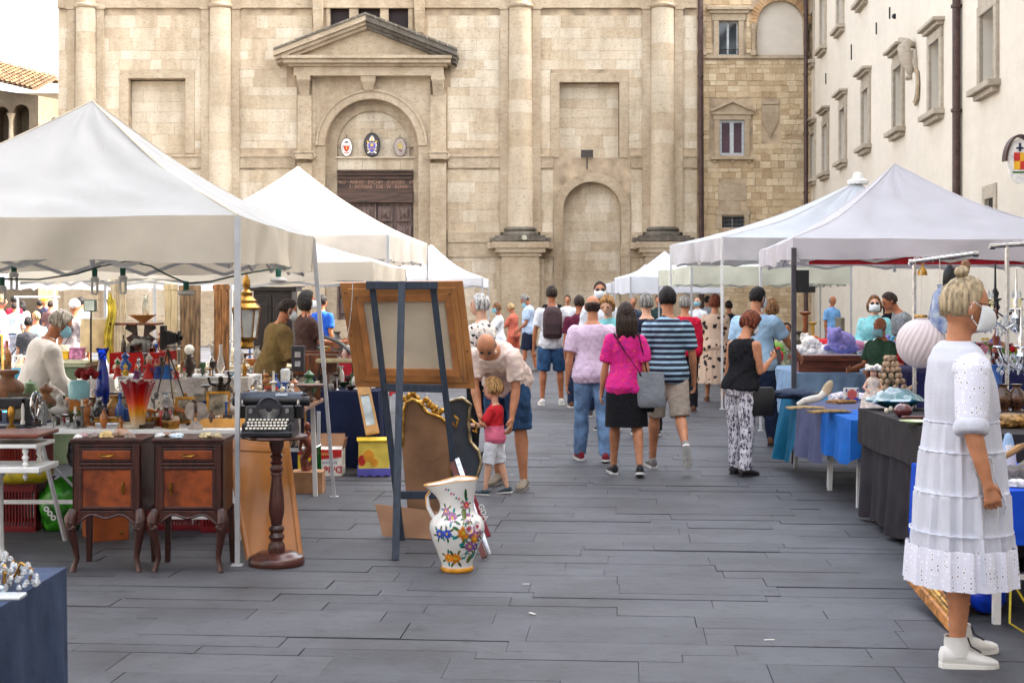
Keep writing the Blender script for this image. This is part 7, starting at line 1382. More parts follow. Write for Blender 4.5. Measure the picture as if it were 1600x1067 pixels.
for sg in (-1, 1):
    m = MB(); n = 20; pts = [(sg*(.012+.062*abs(sin(a))**.8*(1+.2*cos(a))), .05+.115*(.5-.5*cos(a))+.02*sin(a)) for a in [pi*k/n for k in range(n+1)]]; pts = pts if sg > 0 else pts[::-1]; m.prism(pts, -.008, .008); m.X = None; w_ = m.build('wing', BS, t, bev=.003); w_.rotation_euler = (0, 0, sg*.35)
m = MB(); m.tube([V((.035+(.022-.0015*k)*cos(k*.6), -.012, .085+(.022-.0015*k)*sin(k*.6))) for k in range(14)], .004, 5); m.build('spiral', BS, t, smooth=True)
def rock(label, x, y, z, r, c, seed, sq=.6):
    m = MB(); m.ell((0,0,0), 1, 10, 7); m.v = [tuple(V(p)*(1+.35*noise.noise(V(p)*1.7+V((seed, 0, 0))))*r*V((1,1,1)).x) for p in m.v]; m.v = [(p[0]*1.2, p[1], max(p[2]*sq, -r*.3)) for p in m.v]; tag(m.build('mineral', mk(hexc(*c), .7, var=.25, ns=30, bump=.6, bs=60), None, smooth=30, loc=(x, y, z+r*.3)), label, 'mineral')
for k, (px, y, r_, c, l) in enumerate(((132, 8.5, .03, (170, 140, 140), 'pink grey crystal lump at the left rear of the left nightstand'), (146, 8.47, .032, (130, 116, 110), 'dark grey mineral on the left part of the left nightstand'), (166, 8.47, .045, (206, 178, 122), 'large yellowish mineral in the middle of the left nightstand'),
    (190, 8.58, .05, (176, 142, 120), 'reddish mineral at the right rear of the left nightstand'), (203, 8.45, .036, (140, 124, 114), 'grey banded mineral at the right front of the left nightstand'), (122, 8.44, .026, (226, 224, 222), 'white crescent stone at the left front of the left nightstand'),
    (250, 8.5, .03, (206, 206, 206), 'small white mineral at the left end of the right nightstand'), (276, 8.43, .046, (196, 212, 224), 'pale blue slab shaped mineral at the front of the right nightstand'), (262, 8.55, .04, (140, 112, 92), 'brown mineral behind the pale blue slab'), (322, 8.46, .04, (186, 170, 130), 'sandy mineral on the right of the right nightstand'), (338, 8.44, .036, (160, 146, 116), 'olive mineral at the right corner of the right nightstand'), (272, 8.6, .036, (128, 118, 112), 'tall grey mineral behind the pale blue slab'))):
    rock(l, P(px, 0, y).x, y, .786, r_*.85, c, k*3.1, .45 if 'slab' in l else .75)
# right half of the left table
p = stand(344, 668, .75); t = thing('display_case', 'shallow orange wooden tray of shells and trinkets at the table edge', 'tray', p+V((0, .12, 0))); m = MB(); m.box(-.2, .17, -.12, -.105, 0, .06); m.box(-.2, .17, .105, .12, 0, .06); m.box(-.2, -.185, -.105, .105, 0, .06); m.box(.155, .17, -.105, .105, 0, .06); m.box(-.185, .155, -.105, .105, 0, .008); m.build('tray', mk(hexc(206, 150, 76), .5, var=.15), t, bev=.003)
m = MB(); rr = random.Random(8)
for k in range(70): m.ell((rr.uniform(-.17, .15), rr.uniform(-.1, .1), .02+.045*rr.random()), (rr.uniform(.008, .02), rr.uniform(.006, .014), rr.uniform(.006, .014)), 6, 4)
m.build('shells', mk(hexc(206, 192, 168), .5, var=.35, ns=30), t, smooth=True, kind='stuff'); mark('tray of shells', p)
p = stand(345, 656, .75); H = hpx(p, 76); t = thing('bronze_figure', 'dark bronze standing figure near the white tent pole', 'figurine', p); BZ = mk(hexc(44, 36, 32), .3, .6, var=.3, ns=30); m = MB()
m.tube([(0,0,0), (.01,0,.2*H), (-.005,0,.45*H), (.005,0,.62*H), (0,0,.78*H)], [.035,.025,.035,.045,.018], 10); m.ell((0, 0, .84*H), .022, 8, 6); m.tube([(.03, 0, .7*H), (.07, -.01, .82*H), (.05, 0, 1*H)], .011, 6); m.tube([(-.03, 0, .7*H), (-.075, 0, .74*H), (-.09, 0, .88*H)], .011, 6); me = remesh(m, .006, 2); ob('figure', me, BZ, t); mark('bronze figure', p)
put('candlestick', 'left of two grey pewter candlesticks by the bronze figure', 'candlestick', 322, 654, 56, 'candle', PEW); put('candlestick', 'right of two grey pewter candlesticks by the bronze figure', 'candlestick', 334, 648, 54, 'candle', PEW)
p = stand(361, 640, .75); H = hpx(p, 62); t = thing('glass_bird', 'turquoise glass bird standing on a pale glass foot by the tent pole', 'glass bird', p); m = MB(); m.lathe([(.04, 0), (.03, .03), (.012, .07), (.012, .1)], 12); m.build('foot', glass((220, 216, 160)), t, smooth=True); m = MB(); m.tube([(.005, 0, .1), (.02, 0, .14), (.005, 0, .2), (-.01, 0, .24), (0, 0, .27)], [.012, .034, .04, .022, .010], 12); m.tube([(0, 0, .26), (.02, 0, .28)], [.012, .003], 6); m.build('body', glass((20, 150, 180), .1), t, smooth=True); mark('turquoise glass bird', p)
p = stand(345, 622, .75); t = thing('oil_lamp', 'oil lamp with a clear glass chimney behind the bronze figure', 'oil lamp', p); H = hpx(p, 84); m = MB(); m.lathe([(.05, 0), (.055, .02), (.02, .06), (.03, .12), (.05, .16), (.045, .2), (.02, .22)], 14); m.build('base', PEW, t, smooth=True); m = MB(); m.lathe([(.02, .22), (.038, .27), (.03, .32), (.016, .38), (.016, H)], 14); m.build('chimney', glass((236, 232, 224)), t, smooth=True); mark('oil lamp', p)
p = stand(296, 628, .75); t = thing('globe_lamp', 'white globe lamp on a pale stem', 'lamp', p); H = hpx(p, 90); m = MB(); m.lathe([(.06, 0), (.06, .01), (.012, .03), (.009, .2), (.014, H-.1), (.03, H-.09)], 16); m.build('stem', CREAM, t, smooth=True); m = MB(); m.ell((0, 0, H-.045), .042, 18, 12); m.build('globe', mk(hexc(236, 230, 214), .3), t, smooth=True); mark('white globe lamp', p)
# bellows camera on a tripod
p = V((P(262, 0, 10.3).x, 10.3, .75)); t = thing('bellows_camera', 'old black folding camera with bellows on a thin tripod', 'camera', p); H = hpx(p, 108)
for a, b in ((-.11, -.02), (.07, -.08), (.16, .05)): m = MB(); m.tube([(a, b, 0), (a*.45, b*.45, H*.55), (0, 0, H)], [.004, .005, .006], 6); m.build('tripod_leg', BLACK, t)
m = MB(); m.box(-.045, -.015, -.05, .05, H, H+.17); m.build('camera_back', BLACK, t, bev=.004); m = MB(); m.loft([[V((x_, s*w, H+.08+c*w*1.2)) for s, c in ((-1,-1), (1,-1), (1,1), (-1,1))] for x_, w in [(-.015+.012*k, .045-.003*k+(.004 if k % 2 else 0)) for k in range(9)]]); m.build('bellows', BLACK, t); m = MB(); m.box(.08, .09, -.035, .035, H+.03, H+.13); m.box(-.01, .11, -.03, .03, H+.01, H+.018); m.tube([(.09, 0, H+.08), (.11, 0, H+.08)], .016, 10); m.build('lens_board', DARKM, t); mark('bellows camera', p)
# brass lantern
p = P(385, 545, 12.4); t = thing('brass_lantern', 'large ornate brass street lantern with glass sides hanging from the tent', 'lantern', p); mark('brass lantern', p); H = .62; n = 6
m = MB(); m.lathe([(.05, .0), (.07, .02), (.06, .06), (.09, .09), (.1, .1)], 12); m.lathe([(.125, .34), (.13, .36), (.09, .40), (.095, .42), (.05, .46), (.055, .49), (.02, .52), (.035, .55), (.03, .6), (.01, .64), (.02, .7), (.0, .74)], 12); m.build('brass_crown', BRASS, t, smooth=50)
m = MB()
for k in range(n): a = 2*pi*k/n+.3; m.bar((.085*cos(a), .085*sin(a), .1), (.12*cos(a), .12*sin(a), .35), .010)
m.build('brass_ribs', BRASS, t)
for k in range(n): a, b = 2*pi*k/n+.3, 2*pi*(k+1)/n+.3; m = MB(); m.put([(.083*cos(a), .083*sin(a), .1), (.083*cos(b), .083*sin(b), .1), (.118*cos(b), .118*sin(b), .35), (.118*cos(a), .118*sin(a), .35)], [(0,1,2,3)]); m.build('pane', mk(hexc(206, 210, 210), .1, trans=.5, spec=.8), t)
m = MB(); m.tube([(0,0,.74), (0,0,.9)], .006, 5); m.tube([(.0, 0, .74), (.03, 0, .8), (.0, 0, .86), (-.02, 0, .8)], .010, 6); m.build('hanger', BRASS, t)
# sunlit stall behind: dresser, shade, pedestal table, screens, wardrobe
p = P(112, 0, 14.2); t = thing('sage_dresser', 'sage green painted dresser top with a moulded edge in the sun', 'dresser', (p.x, 14.2, 0)); SG = mk(hexc(120, 132, 100), .7, var=.1); m = MB(); m.box(-.3, .2, -.25, .25, 0, .98); m.build('carcass', SG, t, bev=.006); m = MB(); m.box(-.33, .23, -.28, .28, .98, 1.0); m.box(-.32, .22, -.27, .27, .95, .98); m.build('moulding', mk(hexc(190, 186, 150), .7), t, bev=.006)
def cube(name, label, cat, px, py, y, w, d, h, mat, parts=None, rz=0, bev=.006):
    p = P(px, py, y); p.z = max(0, p.z); t = thing(name, label, cat, p, rz); m = MB(); m.box(-w/2, w/2, -d/2, d/2, 0, h); m.build('body', mat, t, bev=bev)
    for nm, b_, mt in parts or []: m = MB(); m.box(*b_); m.build(nm, mt, t, bev=.003)
    return t
cube('pink_box', 'pink patterned tin box on the sage dresser', 'box', 121, 561, 14.2, .13, .12, .1, mk(hexc(206, 130, 170), .5, var=.3, ns=30), [('lid', (-.07, .07, -.065, .065, .1, .115), mk(hexc(196, 120, 160), .5))]); cube('yellow_tub', 'small yellow tub left of the pink box', 'tub', 101, 561, 14.2, .1, .1, .07, mk(hexc(230, 180, 30), .5), [('rim', (-.055, .055, -.055, .055, .07, .08), mk(hexc(236, 190, 50), .5))])
p = P(152, 550, 14.6); t = thing('lampshade', 'huge cream drum lampshade standing in the sun', 'lampshade', p); m = MB(); m.lathe([(.17, 0), (.172, .01), (.165, .33), (.163, .34)], 32); m.build('shade', mk(hexc(232, 214, 176), .8, transl=.4), t, smooth=60); m = MB(); m.tube([(.162*cos(a), .162*sin(a), .34) for a in [2*pi*k/24 for k in range(25)]], .006, 5); m.build('rim', CREAM, t); mark('cream drum lampshade', p)
m = MB(); m.grid(lambda u, v_: P(165+14*u+3*sin(v_*7), 462+100*v_+6*sin(u*9), 14.35+.03*sin(u*14)), 12, 20); o = m.build('yellow_scarf', mk(hexc(236, 210, 90), .8, var=.3, transl=.3), None, smooth=180); tag(o, 'yellow and white scarf hanging over the right side of the drum lampshade', 'scarf')
m = MB(); m.grid(lambda u, v_: P(172+24*u+3*v_, 417+135*v_, 15.4+.05*sin(u*15+v_*2)), 20, 10); tag(m.build('hanging_curtain', mk(hexc(226, 214, 190), .85, transl=.35), None, smooth=180), 'cream curtain hanging from the tent edge right of the drum lampshade', 'curtain')
p = P(142, 487, 14.0); t = thing('floodlight', 'square grey floodlight on a thin post', 'floodlight', p); m = MB(); m.box(-.065, .055, -.03, .03, .0, .12); m.build('housing', mk(hexc(90, 100, 96), .5), t, bev=.006); m = MB(); m.box(-.052, .042, -.036, -.03, .012, .108); m.build('lens', mk(hexc(206, 212, 200), .2), t); m = MB(); m.tube([(0,0,.0), (0,0,-.5)], .01, 6); m.build('post', DARKM, t)
p = P(220, 550, 14.5); t = thing('carved_table', 'carved dark pedestal table carrying a wide wooden dish', 'table', p); m = MB(); m.box(-.28, .2, -.15, .15, .275, .30); m.build('tabletop', WOOD_M, t, bev=.006)
m = MB()
for s in (-1, 1):
    pts = [(s*.05, 0), (s*.12, .02), (s*.09, .07), (s*.15, .14), (s*.08, .19), (s*.16, .24), (s*.14, .275), (s*.04, .275), (s*.03, .15)]; m.prism(pts if s > 0 else pts[::-1], -.02, .02)
m.build('carved_support', WOOD_D, t, bev=.006); lath('wooden_dish', 'wide turned wooden dish on the carved table', 'dish', p+V((.02, 0, .30)), .08, 'bowl', mk(hexc(196, 140, 80), .5), w=1.5); lath('glass_cone', 'heap of pale glass ornaments rising from the wooden dish', 'ornament', p+V((.05, 0, .36)), .22, 'tall', glass((230, 228, 210)), w=1.2, flute=.2)
lath('stone_urn', 'small grey stone urn on the red cloth', 'urn', P(213, 550, 14.2), .16, 'urn', PEW, w=1.2)
def panel(label, x0, x1, py, y, mat, name='room_screen', cat='screen', n=3):
    a, b = P(x0, py, y), P(x1, py, y); t = thing(name, label, cat, (a.x, y, 0)); w = b.x-a.x; h = a.z
    for k in range(n): m = MB(); m.box(w*k/n+.002, w*(k+1)/n-.002, 0, .03, 0, h); m.build('plank', mat, t, bev=.003)
    m = MB(); m.box(-.01, w+.01, -.01, 0, h-.06, h-.01); m.box(-.01, w+.01, -.01, 0, .1, .16); m.build('batten', mat, t)
WP1 = wood(hexc(214, 196, 156), coat=0, ax=(6, 6, 1), var=.12); panel('cream wooden screen panel in the sunlit stall', 257, 277, 444, 15.2, WP1, n=2); panel('grey brown boarded door leaf beside the cream screen', 281, 313, 446, 15.4, wood(hexc(150, 124, 96), coat=0, ax=(6, 6, 1)), n=4); panel('tall warm brown plank leaning left of the brass lantern', 334, 358, 444, 14.8, wood(hexc(170, 116, 66), coat=.1, ax=(6, 6, 1)), n=2)
a = P(396, 442, 17.4); b = P(456, 442, 17.4); t = thing('black_wardrobe', 'tall black carved wardrobe behind the man in the olive jacket', 'wardrobe', (a.x, 17.4, 0)); w = b.x-a.x; BK = mk(hexc(38, 32, 32), .35, coat=.2); m = MB(); m.box(0, w, 0, .45, 0, a.z-.1); m.build('carcass', BK, t, bev=.005); m = MB(); m.box(-.06, w+.06, -.06, .45, a.z-.1, a.z-.05); m.box(-.1, w+.1, -.1, .45, a.z-.05, a.z+.01); m.build('cornice', BK, t, bev=.01)
for k in range(2): m = MB(); m.box(w*k/2+.01, w*(k+1)/2-.01, -.02, 0, .1, a.z-.15); d_ = m.build('door', BK, t, bev=.005); m = MB(); m.box(w*k/2+.05, w*(k+1)/2-.05, -.035, -.02, .9, a.z-.25); m.build('raised_panel', BK, d_, bev=.01)
# things on the right part and the navy table
def dial(label, px, py, y): 
    t = cube('tape_recorder', label, 'tape recorder', px, py, y, .11, .06, .22, mk(hexc(56, 54, 58), .5)); [MB().box(-.025, .025, -.036, -.03, z, z+.05).build('reel', SILVER, t, bev=.004) for z in (.04, .12)]; mark('tape recorder', P(px, py, y))
dial('dark speaker box with two square silver frames at the back of the stall', 466, 580, 12.3)
cube('wooden_case', 'large open wooden case behind the speaker box', 'case', 495, 585, 14.1, .42, .2, .2, WOOD_M, [('lid', (-.21, .21, .1, .13, .2, .23), WOOD_M)])
p = P(528, 560, 13.9); t = thing('carriage_seat', 'grey leather curved seat of an old doll carriage on the navy table', 'doll carriage', p); m = MB(); m.grid(lambda u, v_: V((-.18+.36*u, -.12+.24*v_, .22*cos(pi*.5*u)**.7 if u < 1 else 0)), 14, 4); o = m.build('hood', mk(hexc(72, 72, 74), .5, coat=.2), t, smooth=180); s_ = o.modifiers.new('s', 'SOLIDIFY'); s_.thickness = .02
m = MB(); m.box(-.2, .2, -.13, .13, -.04, -.0); m.build('seat', mk(hexc(186, 170, 130), .6), t, bev=.01); m = MB(); [m.tube([(x_, -.14, -.04), (x_*1.2, -.14, -.22)], .008, 5) for x_ in (-.15, .15)]; [m.tube([(x_, .1, -.04), (x_*1.2, .1, -.22)], .008, 5) for x_ in (-.15, .15)]; m.build('frame', DARKM, t)
put('tazza', 'dark pedestal dish on a flared foot behind the typewriter', 'pedestal dish', 484, 624, 24, 'tazza', mk(hexc(110, 84, 66), .5), h=.9, w=1.2, short='pedestal dish'); put('white_vase', 'square white porcelain vase behind the typewriter', 'vase', 446, 612, 36, 'cyl', mk(hexc(220, 228, 230), .2), h=.85, w=.9, n=4, short='square white vase')
put('porcelain_figure', 'white porcelain penguin shaped bottle on the navy table', 'figurine', 533, 600, 28, 'tall', WPL, h=.74, w=1.6)
# carved wooden figure, framed pictures, green glass
p = V((P(480, 0, 11.9).x, 11.9, .18)); t = thing('carved_figure', 'red brown carved wooden embracing figure standing among the frames', 'carving', p); m = MB(); m.tube([(0,0,0), (-.03,0,.1), (.03,0,.2), (-.02,0,.28), (.01,0,.33)], [.05,.035,.045,.04,.02], 10); m.ell((0, 0, .37), (.028, .028, .038), 10, 8); m.tube([(.05, 0, .25), (.07, 0, .15), (.03, 0, .05)], .016, 7); m.tube([(-.05, 0, .27), (-.06, 0, .18), (0, -.03, .12)], .015, 7); me = remesh(m, .006, 2); ob('figure', me, mk(hexc(120, 56, 34), .4, var=.25, ns=12), t)
m = MB(); m.box(-.12, .14, -.1, .1, 0, .18); tag(m.build('carton', mk(hexc(176, 132, 96), .8), None, loc=(p.x, 11.9, 0), bev=.003), 'plain brown carton under the carved wooden figure', 'carton')
p = P(496, 715, 12.0); p.z = .02; t = thing('green_glass_panel', 'bright green glass panel leaning beside the carved figure', 'glass panel', p); m = MB(); m.hexa([V((-.03, 0, 0)), V((.03, .04, .03)), V((.02, .06, .36)), V((-.02, .02, .34))], [V((-.03, .01, 0)), V((.03, .05, .03)), V((.02, .07, .36)), V((-.02, .03, .34))]); m.build('pane', glass((20, 120, 50)), t); m = MB(); m.tube([V((-.03, 0, 0)), V((-.02, .02, .34)), V((.02, .06, .36))], .005, 5); m.build('edge', SILVER, t)
t = thing('frame_rack', 'grey steel rack full of narrow picture frames', 'rack', (P(475, 0, 12.6).x, 12.6, 0))
for x_ in (-.22, .13): m = MB(); m.bar((x_, 0, 0), (x_, 0, .62), .03); m.build('leg', METAL, t)
m = MB(); m.bar((-.22, 0, .28), (.13, 0, .28), .03); m.build('rail', METAL, t)
for k, c in enumerate(((200, 170, 80), (60, 50, 46), (206, 200, 186), (150, 110, 60))): cube('picture_frame', ('gold', 'black', 'pale', 'brown')[k]+' edged picture frame standing in the steel rack', 'picture frame', 452+9*k, 0, 12.75+.03*k, .02, .2, .36, mk(hexc(*c), .4), [('glass', (.011, .014, -.09, .09, .02, .34), PANE)]).location.z = .29
# coloured puppets on lace
for k, (px, c1, c2, ht, lab) in enumerate(((184, (40, 110, 60), (200, 50, 40), 30, 'green hatted puppet in red'), (196, (230, 200, 50), (230, 190, 60), 24, 'small yellow puppet'), (213, (230, 90, 50), (120, 60, 120), 22, 'crouching orange haired puppet'), (233, (226, 220, 210), (196, 40, 40), 40, 'tall white hatted puppet in red'), (246, (196, 60, 50), (60, 80, 160), 32, 'puppet in blue with a red cap'),
    (261, (206, 120, 50), (30, 100, 180), 36, 'puppet in bright blue trousers'), (276, (220, 190, 60), (200, 60, 50), 20, 'small puppet in red and yellow'), (288, (200, 40, 60), (236, 230, 220), 18, 'tiny white puppet with a red head'))):
    p = stand(px, 592, 1.006); H = hpx(p, ht); t = thing('puppet', lab+' on the lace covered riser', 'puppet', p, .3*sin(k*2), 'coloured puppets on the lace riser'); m = MB(); m.lathe([(.26*H, 0), (.22*H, .15*H), (.14*H, .4*H), (.16*H, .55*H), (.05*H, .62*H)], 10); m.tube([(-.1*H, 0, .5*H), (-.28*H, -.03*H, .42*H), (-.3*H, -.05*H, .55*H)], .05*H, 6); m.tube([(.1*H, 0, .5*H), (.26*H, -.03*H, .36*H)], .05*H, 6); m.build('costume', mk(hexc(*c2), .6, var=.2, ns=30), t, smooth=60)
    m = MB(); m.ell((0, 0, .72*H), .13*H, 10, 7); m.build('head', SK4, t, smooth=True); m = MB(); m.lathe([(.17*H, .78*H), (.14*H, .82*H), (.08*H, .9*H), (.01*H, 1.02*H)], 10); m.build('hat', mk(hexc(*c1), .6), t, smooth=60)
# ---- goods on the right hand tables
t = put('glass_platter', 'big turquoise and clear glass centrepiece bowl on the black table', 'glass bowl', 1400, 640, 16, 'bowl', glass((60, 160, 180), .08), h=.812, w=2.6, short='turquoise glass bowl')
m = MB(); m.grid(lambda u, v_: V(((u-.5)*.42, (v_-.5)*.3, .06+.10*cos((u-.5)*pi)*cos((v_-.5)*2.6)+.012*sin(u*20)*sin(v_*16))), 20, 14); o = m.build('glass_hood', glass((150, 200, 206), .06), t, smooth=180)
t = put('ceramic_teapot', 'flat oxblood ceramic flask with a short neck on the black table', 'flask', 1411, 652, 22, 'ball', mk(hexc(92, 40, 46), .2, coat=.6), h=.812, w=1.35, short='oxblood flask'); m = MB(); m.lathe([(.012, .05), (.011, .09), (.015, .10)], 10); m.build('neck', mk(hexc(60, 30, 36), .3), t, smooth=True)
for k, (px, py) in enumerate(((1385, 646), (1392, 643), (1399, 640))): put('garlic_ornament', ('left', 'middle', 'right')[k]+'most of three small cream ceramic bulbs beside the oxblood flask', 'ornament', px, py, 9, 'ball', CREAM, h=.812, w=.8)
t = thing('knife_tray', 'long dark red wooden knife box in front of the oxblood flask', 'box', stand(1415, 655, .812)+V((.1, 0, 0))); m = MB(); m.box(-.12, .2, -.04, .04, 0, .022); m.build('body', mk(hexc(84, 40, 36), .4), t, bev=.004)
put('green_dish', 'pale green leaf shaped dish at the front of the black table', 'dish', 1430, 664, 7, 'bowl', mk(hexc(170, 184, 140), .3), h=.812, w=3)
p = stand(1330, 627, .70); t = thing('tile_box', 'white box with a blue and red floral tile', 'tile', p, .1); mark('floral tile box', p); m = MB(); m.box(-.065, .065, -.02, .03, 0, .12); m.build('tile_body', WPL, t, bev=.003); m = MB(); m.prism([(.0+.042*cos(2*pi*k/12)*(1+.2*(k % 2)), .065+.04*sin(2*pi*k/12)*(1+.2*(k % 2))) for k in range(12)], -.023, -.0205); m.build('painted_flowers', mk(hexc(196, 90, 90), .3), t)
m = MB(); m.box(-.06, .06, -.0225, -.0202, .004, .035); [m.box(a, a+.014, -.0225, -.0202, .09, .115) for a in (-.058, .044)]; m.build('blue_border', mk(hexc(40, 60, 160), .3), t)
# porcelain doll with a flowered hat
p = stand(1364, 634, .75); p.z = .70; H = hpx(p, 76); t = thing('porcelain_doll', 'porcelain doll in a cream lace dress and white flowered hat', 'doll', p); mark('porcelain doll', p); m = MB(); m.lathe([(.26*H, 0), (.24*H, .2*H), (.16*H, .4*H), (.10*H, .52*H), (.13*H, .6*H), (.12*H, .68*H), (.04*H, .74*H)], 22, flute=.05, fn=9); m.build('dress', mk(hexc(222, 204, 186), .8, var=.15, ns=30, bump=.5), t, smooth=60)
m = MB(); m.tube([(-.1*H, 0, .66*H), (-.2*H, -.04*H, .5*H), (-.1*H, -.12*H, .42*H)], .03*H, 6); m.tube([(.1*H, 0, .66*H), (.18*H, -.04*H, .5*H), (.08*H, -.12*H, .42*H)], .03*H, 6); m.ell((0, -.01, .8*H), (.07*H, .075*H, .085*H), 12, 8); m.build('body', SK4, t, smooth=True); m = MB(); m.tube([(.05*H, .03, .85*H), (.1*H, .03, .7*H), (.08*H, .03, .5*H)], .05*H, 7); m.tube([(-.05*H, .03, .85*H), (-.1*H, .03, .7*H)], .05*H, 7); m.build('hair', H_AUB, t, smooth=True)
m = MB(); m.lathe([(.03*H, .88*H), (.17*H, .87*H), (.16*H, .9*H), (.08*H, .95*H)], 14); [m.ell((.13*H*cos(a), .13*H*sin(a)-.02, .92*H+.03*H*sin(a*3)), .045*H, 7, 5) for a in [2*pi*k/9 for k in range(9)]]; m.build('hat', mk(hexc(232, 226, 214), .8, bump=.4), t, smooth=True)
p = stand(1405, 622, .70)+V((0, .3, 0)); t = thing('shell_pagoda', 'tall tiered souvenir ship of brown shells behind the glass bowl', 'shell ship', p); H = .38; rr = random.Random(6); SHL = mk(hexc(176, 146, 118), .5, var=.35, ns=20)
for k in range(7): m = MB(); w = .15*(1-k/8); [m.ell((w*cos(a)+rr.uniform(-.01, .01), w*.5*sin(a), H*k/7+.03), (.026, .018, .03), 7, 5) for a in [2*pi*q/8+k for q in range(8)]]; m.build('shell_tier', SHL, t, smooth=True)
m = MB(); m.tube([(.12, 0, .02), (.2, 0, .07), (.25, 0, .13)], [.04, .03, .008], 7); m.build('bowsprit', SHL, t, smooth=True)
p = stand(1352, 628, .70); t = thing('mosaic_lizard', 'long lizard of blue and white porcelain chips lying on the blue cloth', 'mosaic figure', p+V((0, .25, 0))); mark('mosaic lizard', p); m = MB(); m.tube([(-.28, -.1, .03), (-.16, -.02, .035), (0, .02, .03), (.14, 0, .03), (.26, .06, .02)], [.03, .045, .04, .03, .008], 10); m.tube([(-.2, -.04, .03), (-.24, -.16, .0)], .018, 6); m.tube([(.0, 0, .03), (.04, -.12, .0)], .018, 6); m.build('body', spots(hexc(226, 224, 226), hexc(50, 60, 160), 60, .35, hexc(150, 120, 190)), t, smooth=True)
p = stand(1282, 640, .70); t = thing('horn_ornament', 'big pale horn or boot shaped ornament with a round sole', 'ornament', p+V((0, .3, 0))); mark('horn ornament', p); m = MB(); m.tube([(-.13, 0, .015), (-.07, 0, .05), (.0, 0, .065), (.06, 0, .08), (.1, 0, .12)], [.022, .03, .034, .03, .034], 12); m.build('horn', mk(hexc(206, 200, 190), .5, bump=.2), t, smooth=True); m = MB(); m.ell((.12, 0, .15), (.04, .02, .085), 14, 10, Matrix.Rotation(.5, 3, 'Y')); m.build('sole', mk(hexc(196, 174, 140), .6), t, smooth=True)
for k, (px, py, w, c, l) in enumerate(((1262, 640, .3, (170, 144, 100), 'left woven straw fan on the slate grey cloth'), (1300, 646, .32, (150, 120, 74), 'right gilded straw mat lying over the cloth edge'), (1318, 630, .2, (150, 110, 66), 'bunch of brown dried gourds between horn and tile box'))):
    p = stand(px, py, .70); t = thing('straw_mat' if k < 2 else 'dried_gourds', l, 'straw mat' if k < 2 else 'gourds', p+V((0, .1, 0)), .2*k)
    for q in range(9): m = MB(); m.tube([(-w/2, -.08+.02*q, .006), (0, -.09+.021*q, .016), (w/2, -.07+.018*q, .01)], .008 if k < 2 else .02-.001*q, 6); m.build('straw' if k < 2 else 'gourd', mk(hexc(*c), .7, var=.3, ns=40), t, smooth=True)
sack('crumpled dark blue denim cloth at the far end of the row', tuple(stand(1232, 626, .7)+V((.1, .3, 0))), (.2, .16, .05), mk(hexc(38, 52, 76), .85, bump=.5, bs=20), 9, 'denim_cloth', 'cloth')
# wooden chest on the light blue table
p = P(1300, 584, 16.75); p.z = .757; t = thing('wooden_chest', 'long reddish brown wooden chest with a ledge on the light blue cloth', 'chest', p+V((0, .25, 0))); CH_ = wood(hexc(120, 62, 44), coat=.15, ax=(1, 8, 8), var=.2); m = MB(); m.box(-.38, .34, -.2, .22, 0, .13); m.box(-.42, .38, -.24, .24, .13, .2); m.build('carcass', CH_, t, bev=.006); m = MB(); m.box(-.3, .3, -.225, -.2, .05, .07); m.box(-.3, .3, -.21, -.2, .0, .05); m.build('ledge', CH_, t, bev=.004)
# heaps of toys
rr = random.Random(21); pal2 = [(214, 40, 50, 'red'), (236, 196, 50, 'yellow'), (230, 120, 40, 'orange'), (60, 150, 190, 'blue'), (226, 150, 180, 'pink'), (120, 170, 70, 'green'), (232, 226, 220, 'white'), (150, 140, 206, 'violet'), (190, 130, 90, 'brown')]
TOYS = []
def plush(px, py, y, r, ci, where):
    c = pal2[ci]; p = P(px, py, y); t = thing('soft_toy', c[3]+' soft toy '+where, 'soft toy', p, rr.random()*6, 'soft toys heaped on the stall tables'); mt = mk(hexc(*c[:3]), .9, var=.15, ns=20, bump=.4, bs=80); m = MB(); m.ell((0, 0, 0), (r*1.2, r, r*.85), 12, 8); m.build('body', mt, t, smooth=True); TOYS.append((px, c[3], where, t))
    m = MB(); m.ell((r*.9, 0, r*.5), r*.6, 10, 7); m.ell((r*.9, r*.4, r*.95), r*.22, 7, 5); m.ell((r*.9, -r*.4, r*.95), r*.22, 7, 5); m.build('head', mk(hexc(*pal2[(ci+rr.randint(0, 4)) % 9][:3]), .9, bump=.4, bs=80) if rr.random() < .3 else mt, t, smooth=True)
    m = MB(); [m.ell((a*r, b*r, -r*.4), (r*.4, r*.26, r*.24), 7, 5) for a, b in ((.8, .7), (.8, -.7), (-.8, .6), (-.8, -.6))]; m.build('paw', mt, t, smooth=True)
for k in range(20): px = 1252+11*k+rr.uniform(-4, 4); plush(px, 545+rr.uniform(-14, 10), 18.1+rr.random()*.3, rr.uniform(.06, .12), rr.choice([6, 6, 7, 4, 0, 3, 6]) , 'in the heap behind the wooden chest, between pole and turquoise blouse' if px < 1365 else 'in the heap beside the man in green')
plush(1315, 535, 18.0, .17, 7, 'largest of the heap behind the wooden chest'); plush(1110+100, 545, 18.3, .11, 5, 'by the hand of the man in light blue'); plush(1212, 556, 17.6, .1, 0, 'at the left end of the light blue table')
for k in range(46): px = 1390+5.6*k+rr.uniform(-4, 4); plush(px, 560+rr.uniform(-24, 4), 15.8+rr.random()*.9, rr.uniform(.05, .09), rr.choice(range(9)), ('left of' if px < 1440 else 'behind' if px < 1530 else 'right of')+' the woman in white, on the navy cloth')
ORD = 'first second third fourth fifth sixth seventh eighth ninth tenth'.split(); grp_ = {}
for px, c, w, t in sorted(TOYS, key=lambda q: q[0]): grp_.setdefault((c, w), []).append(t)
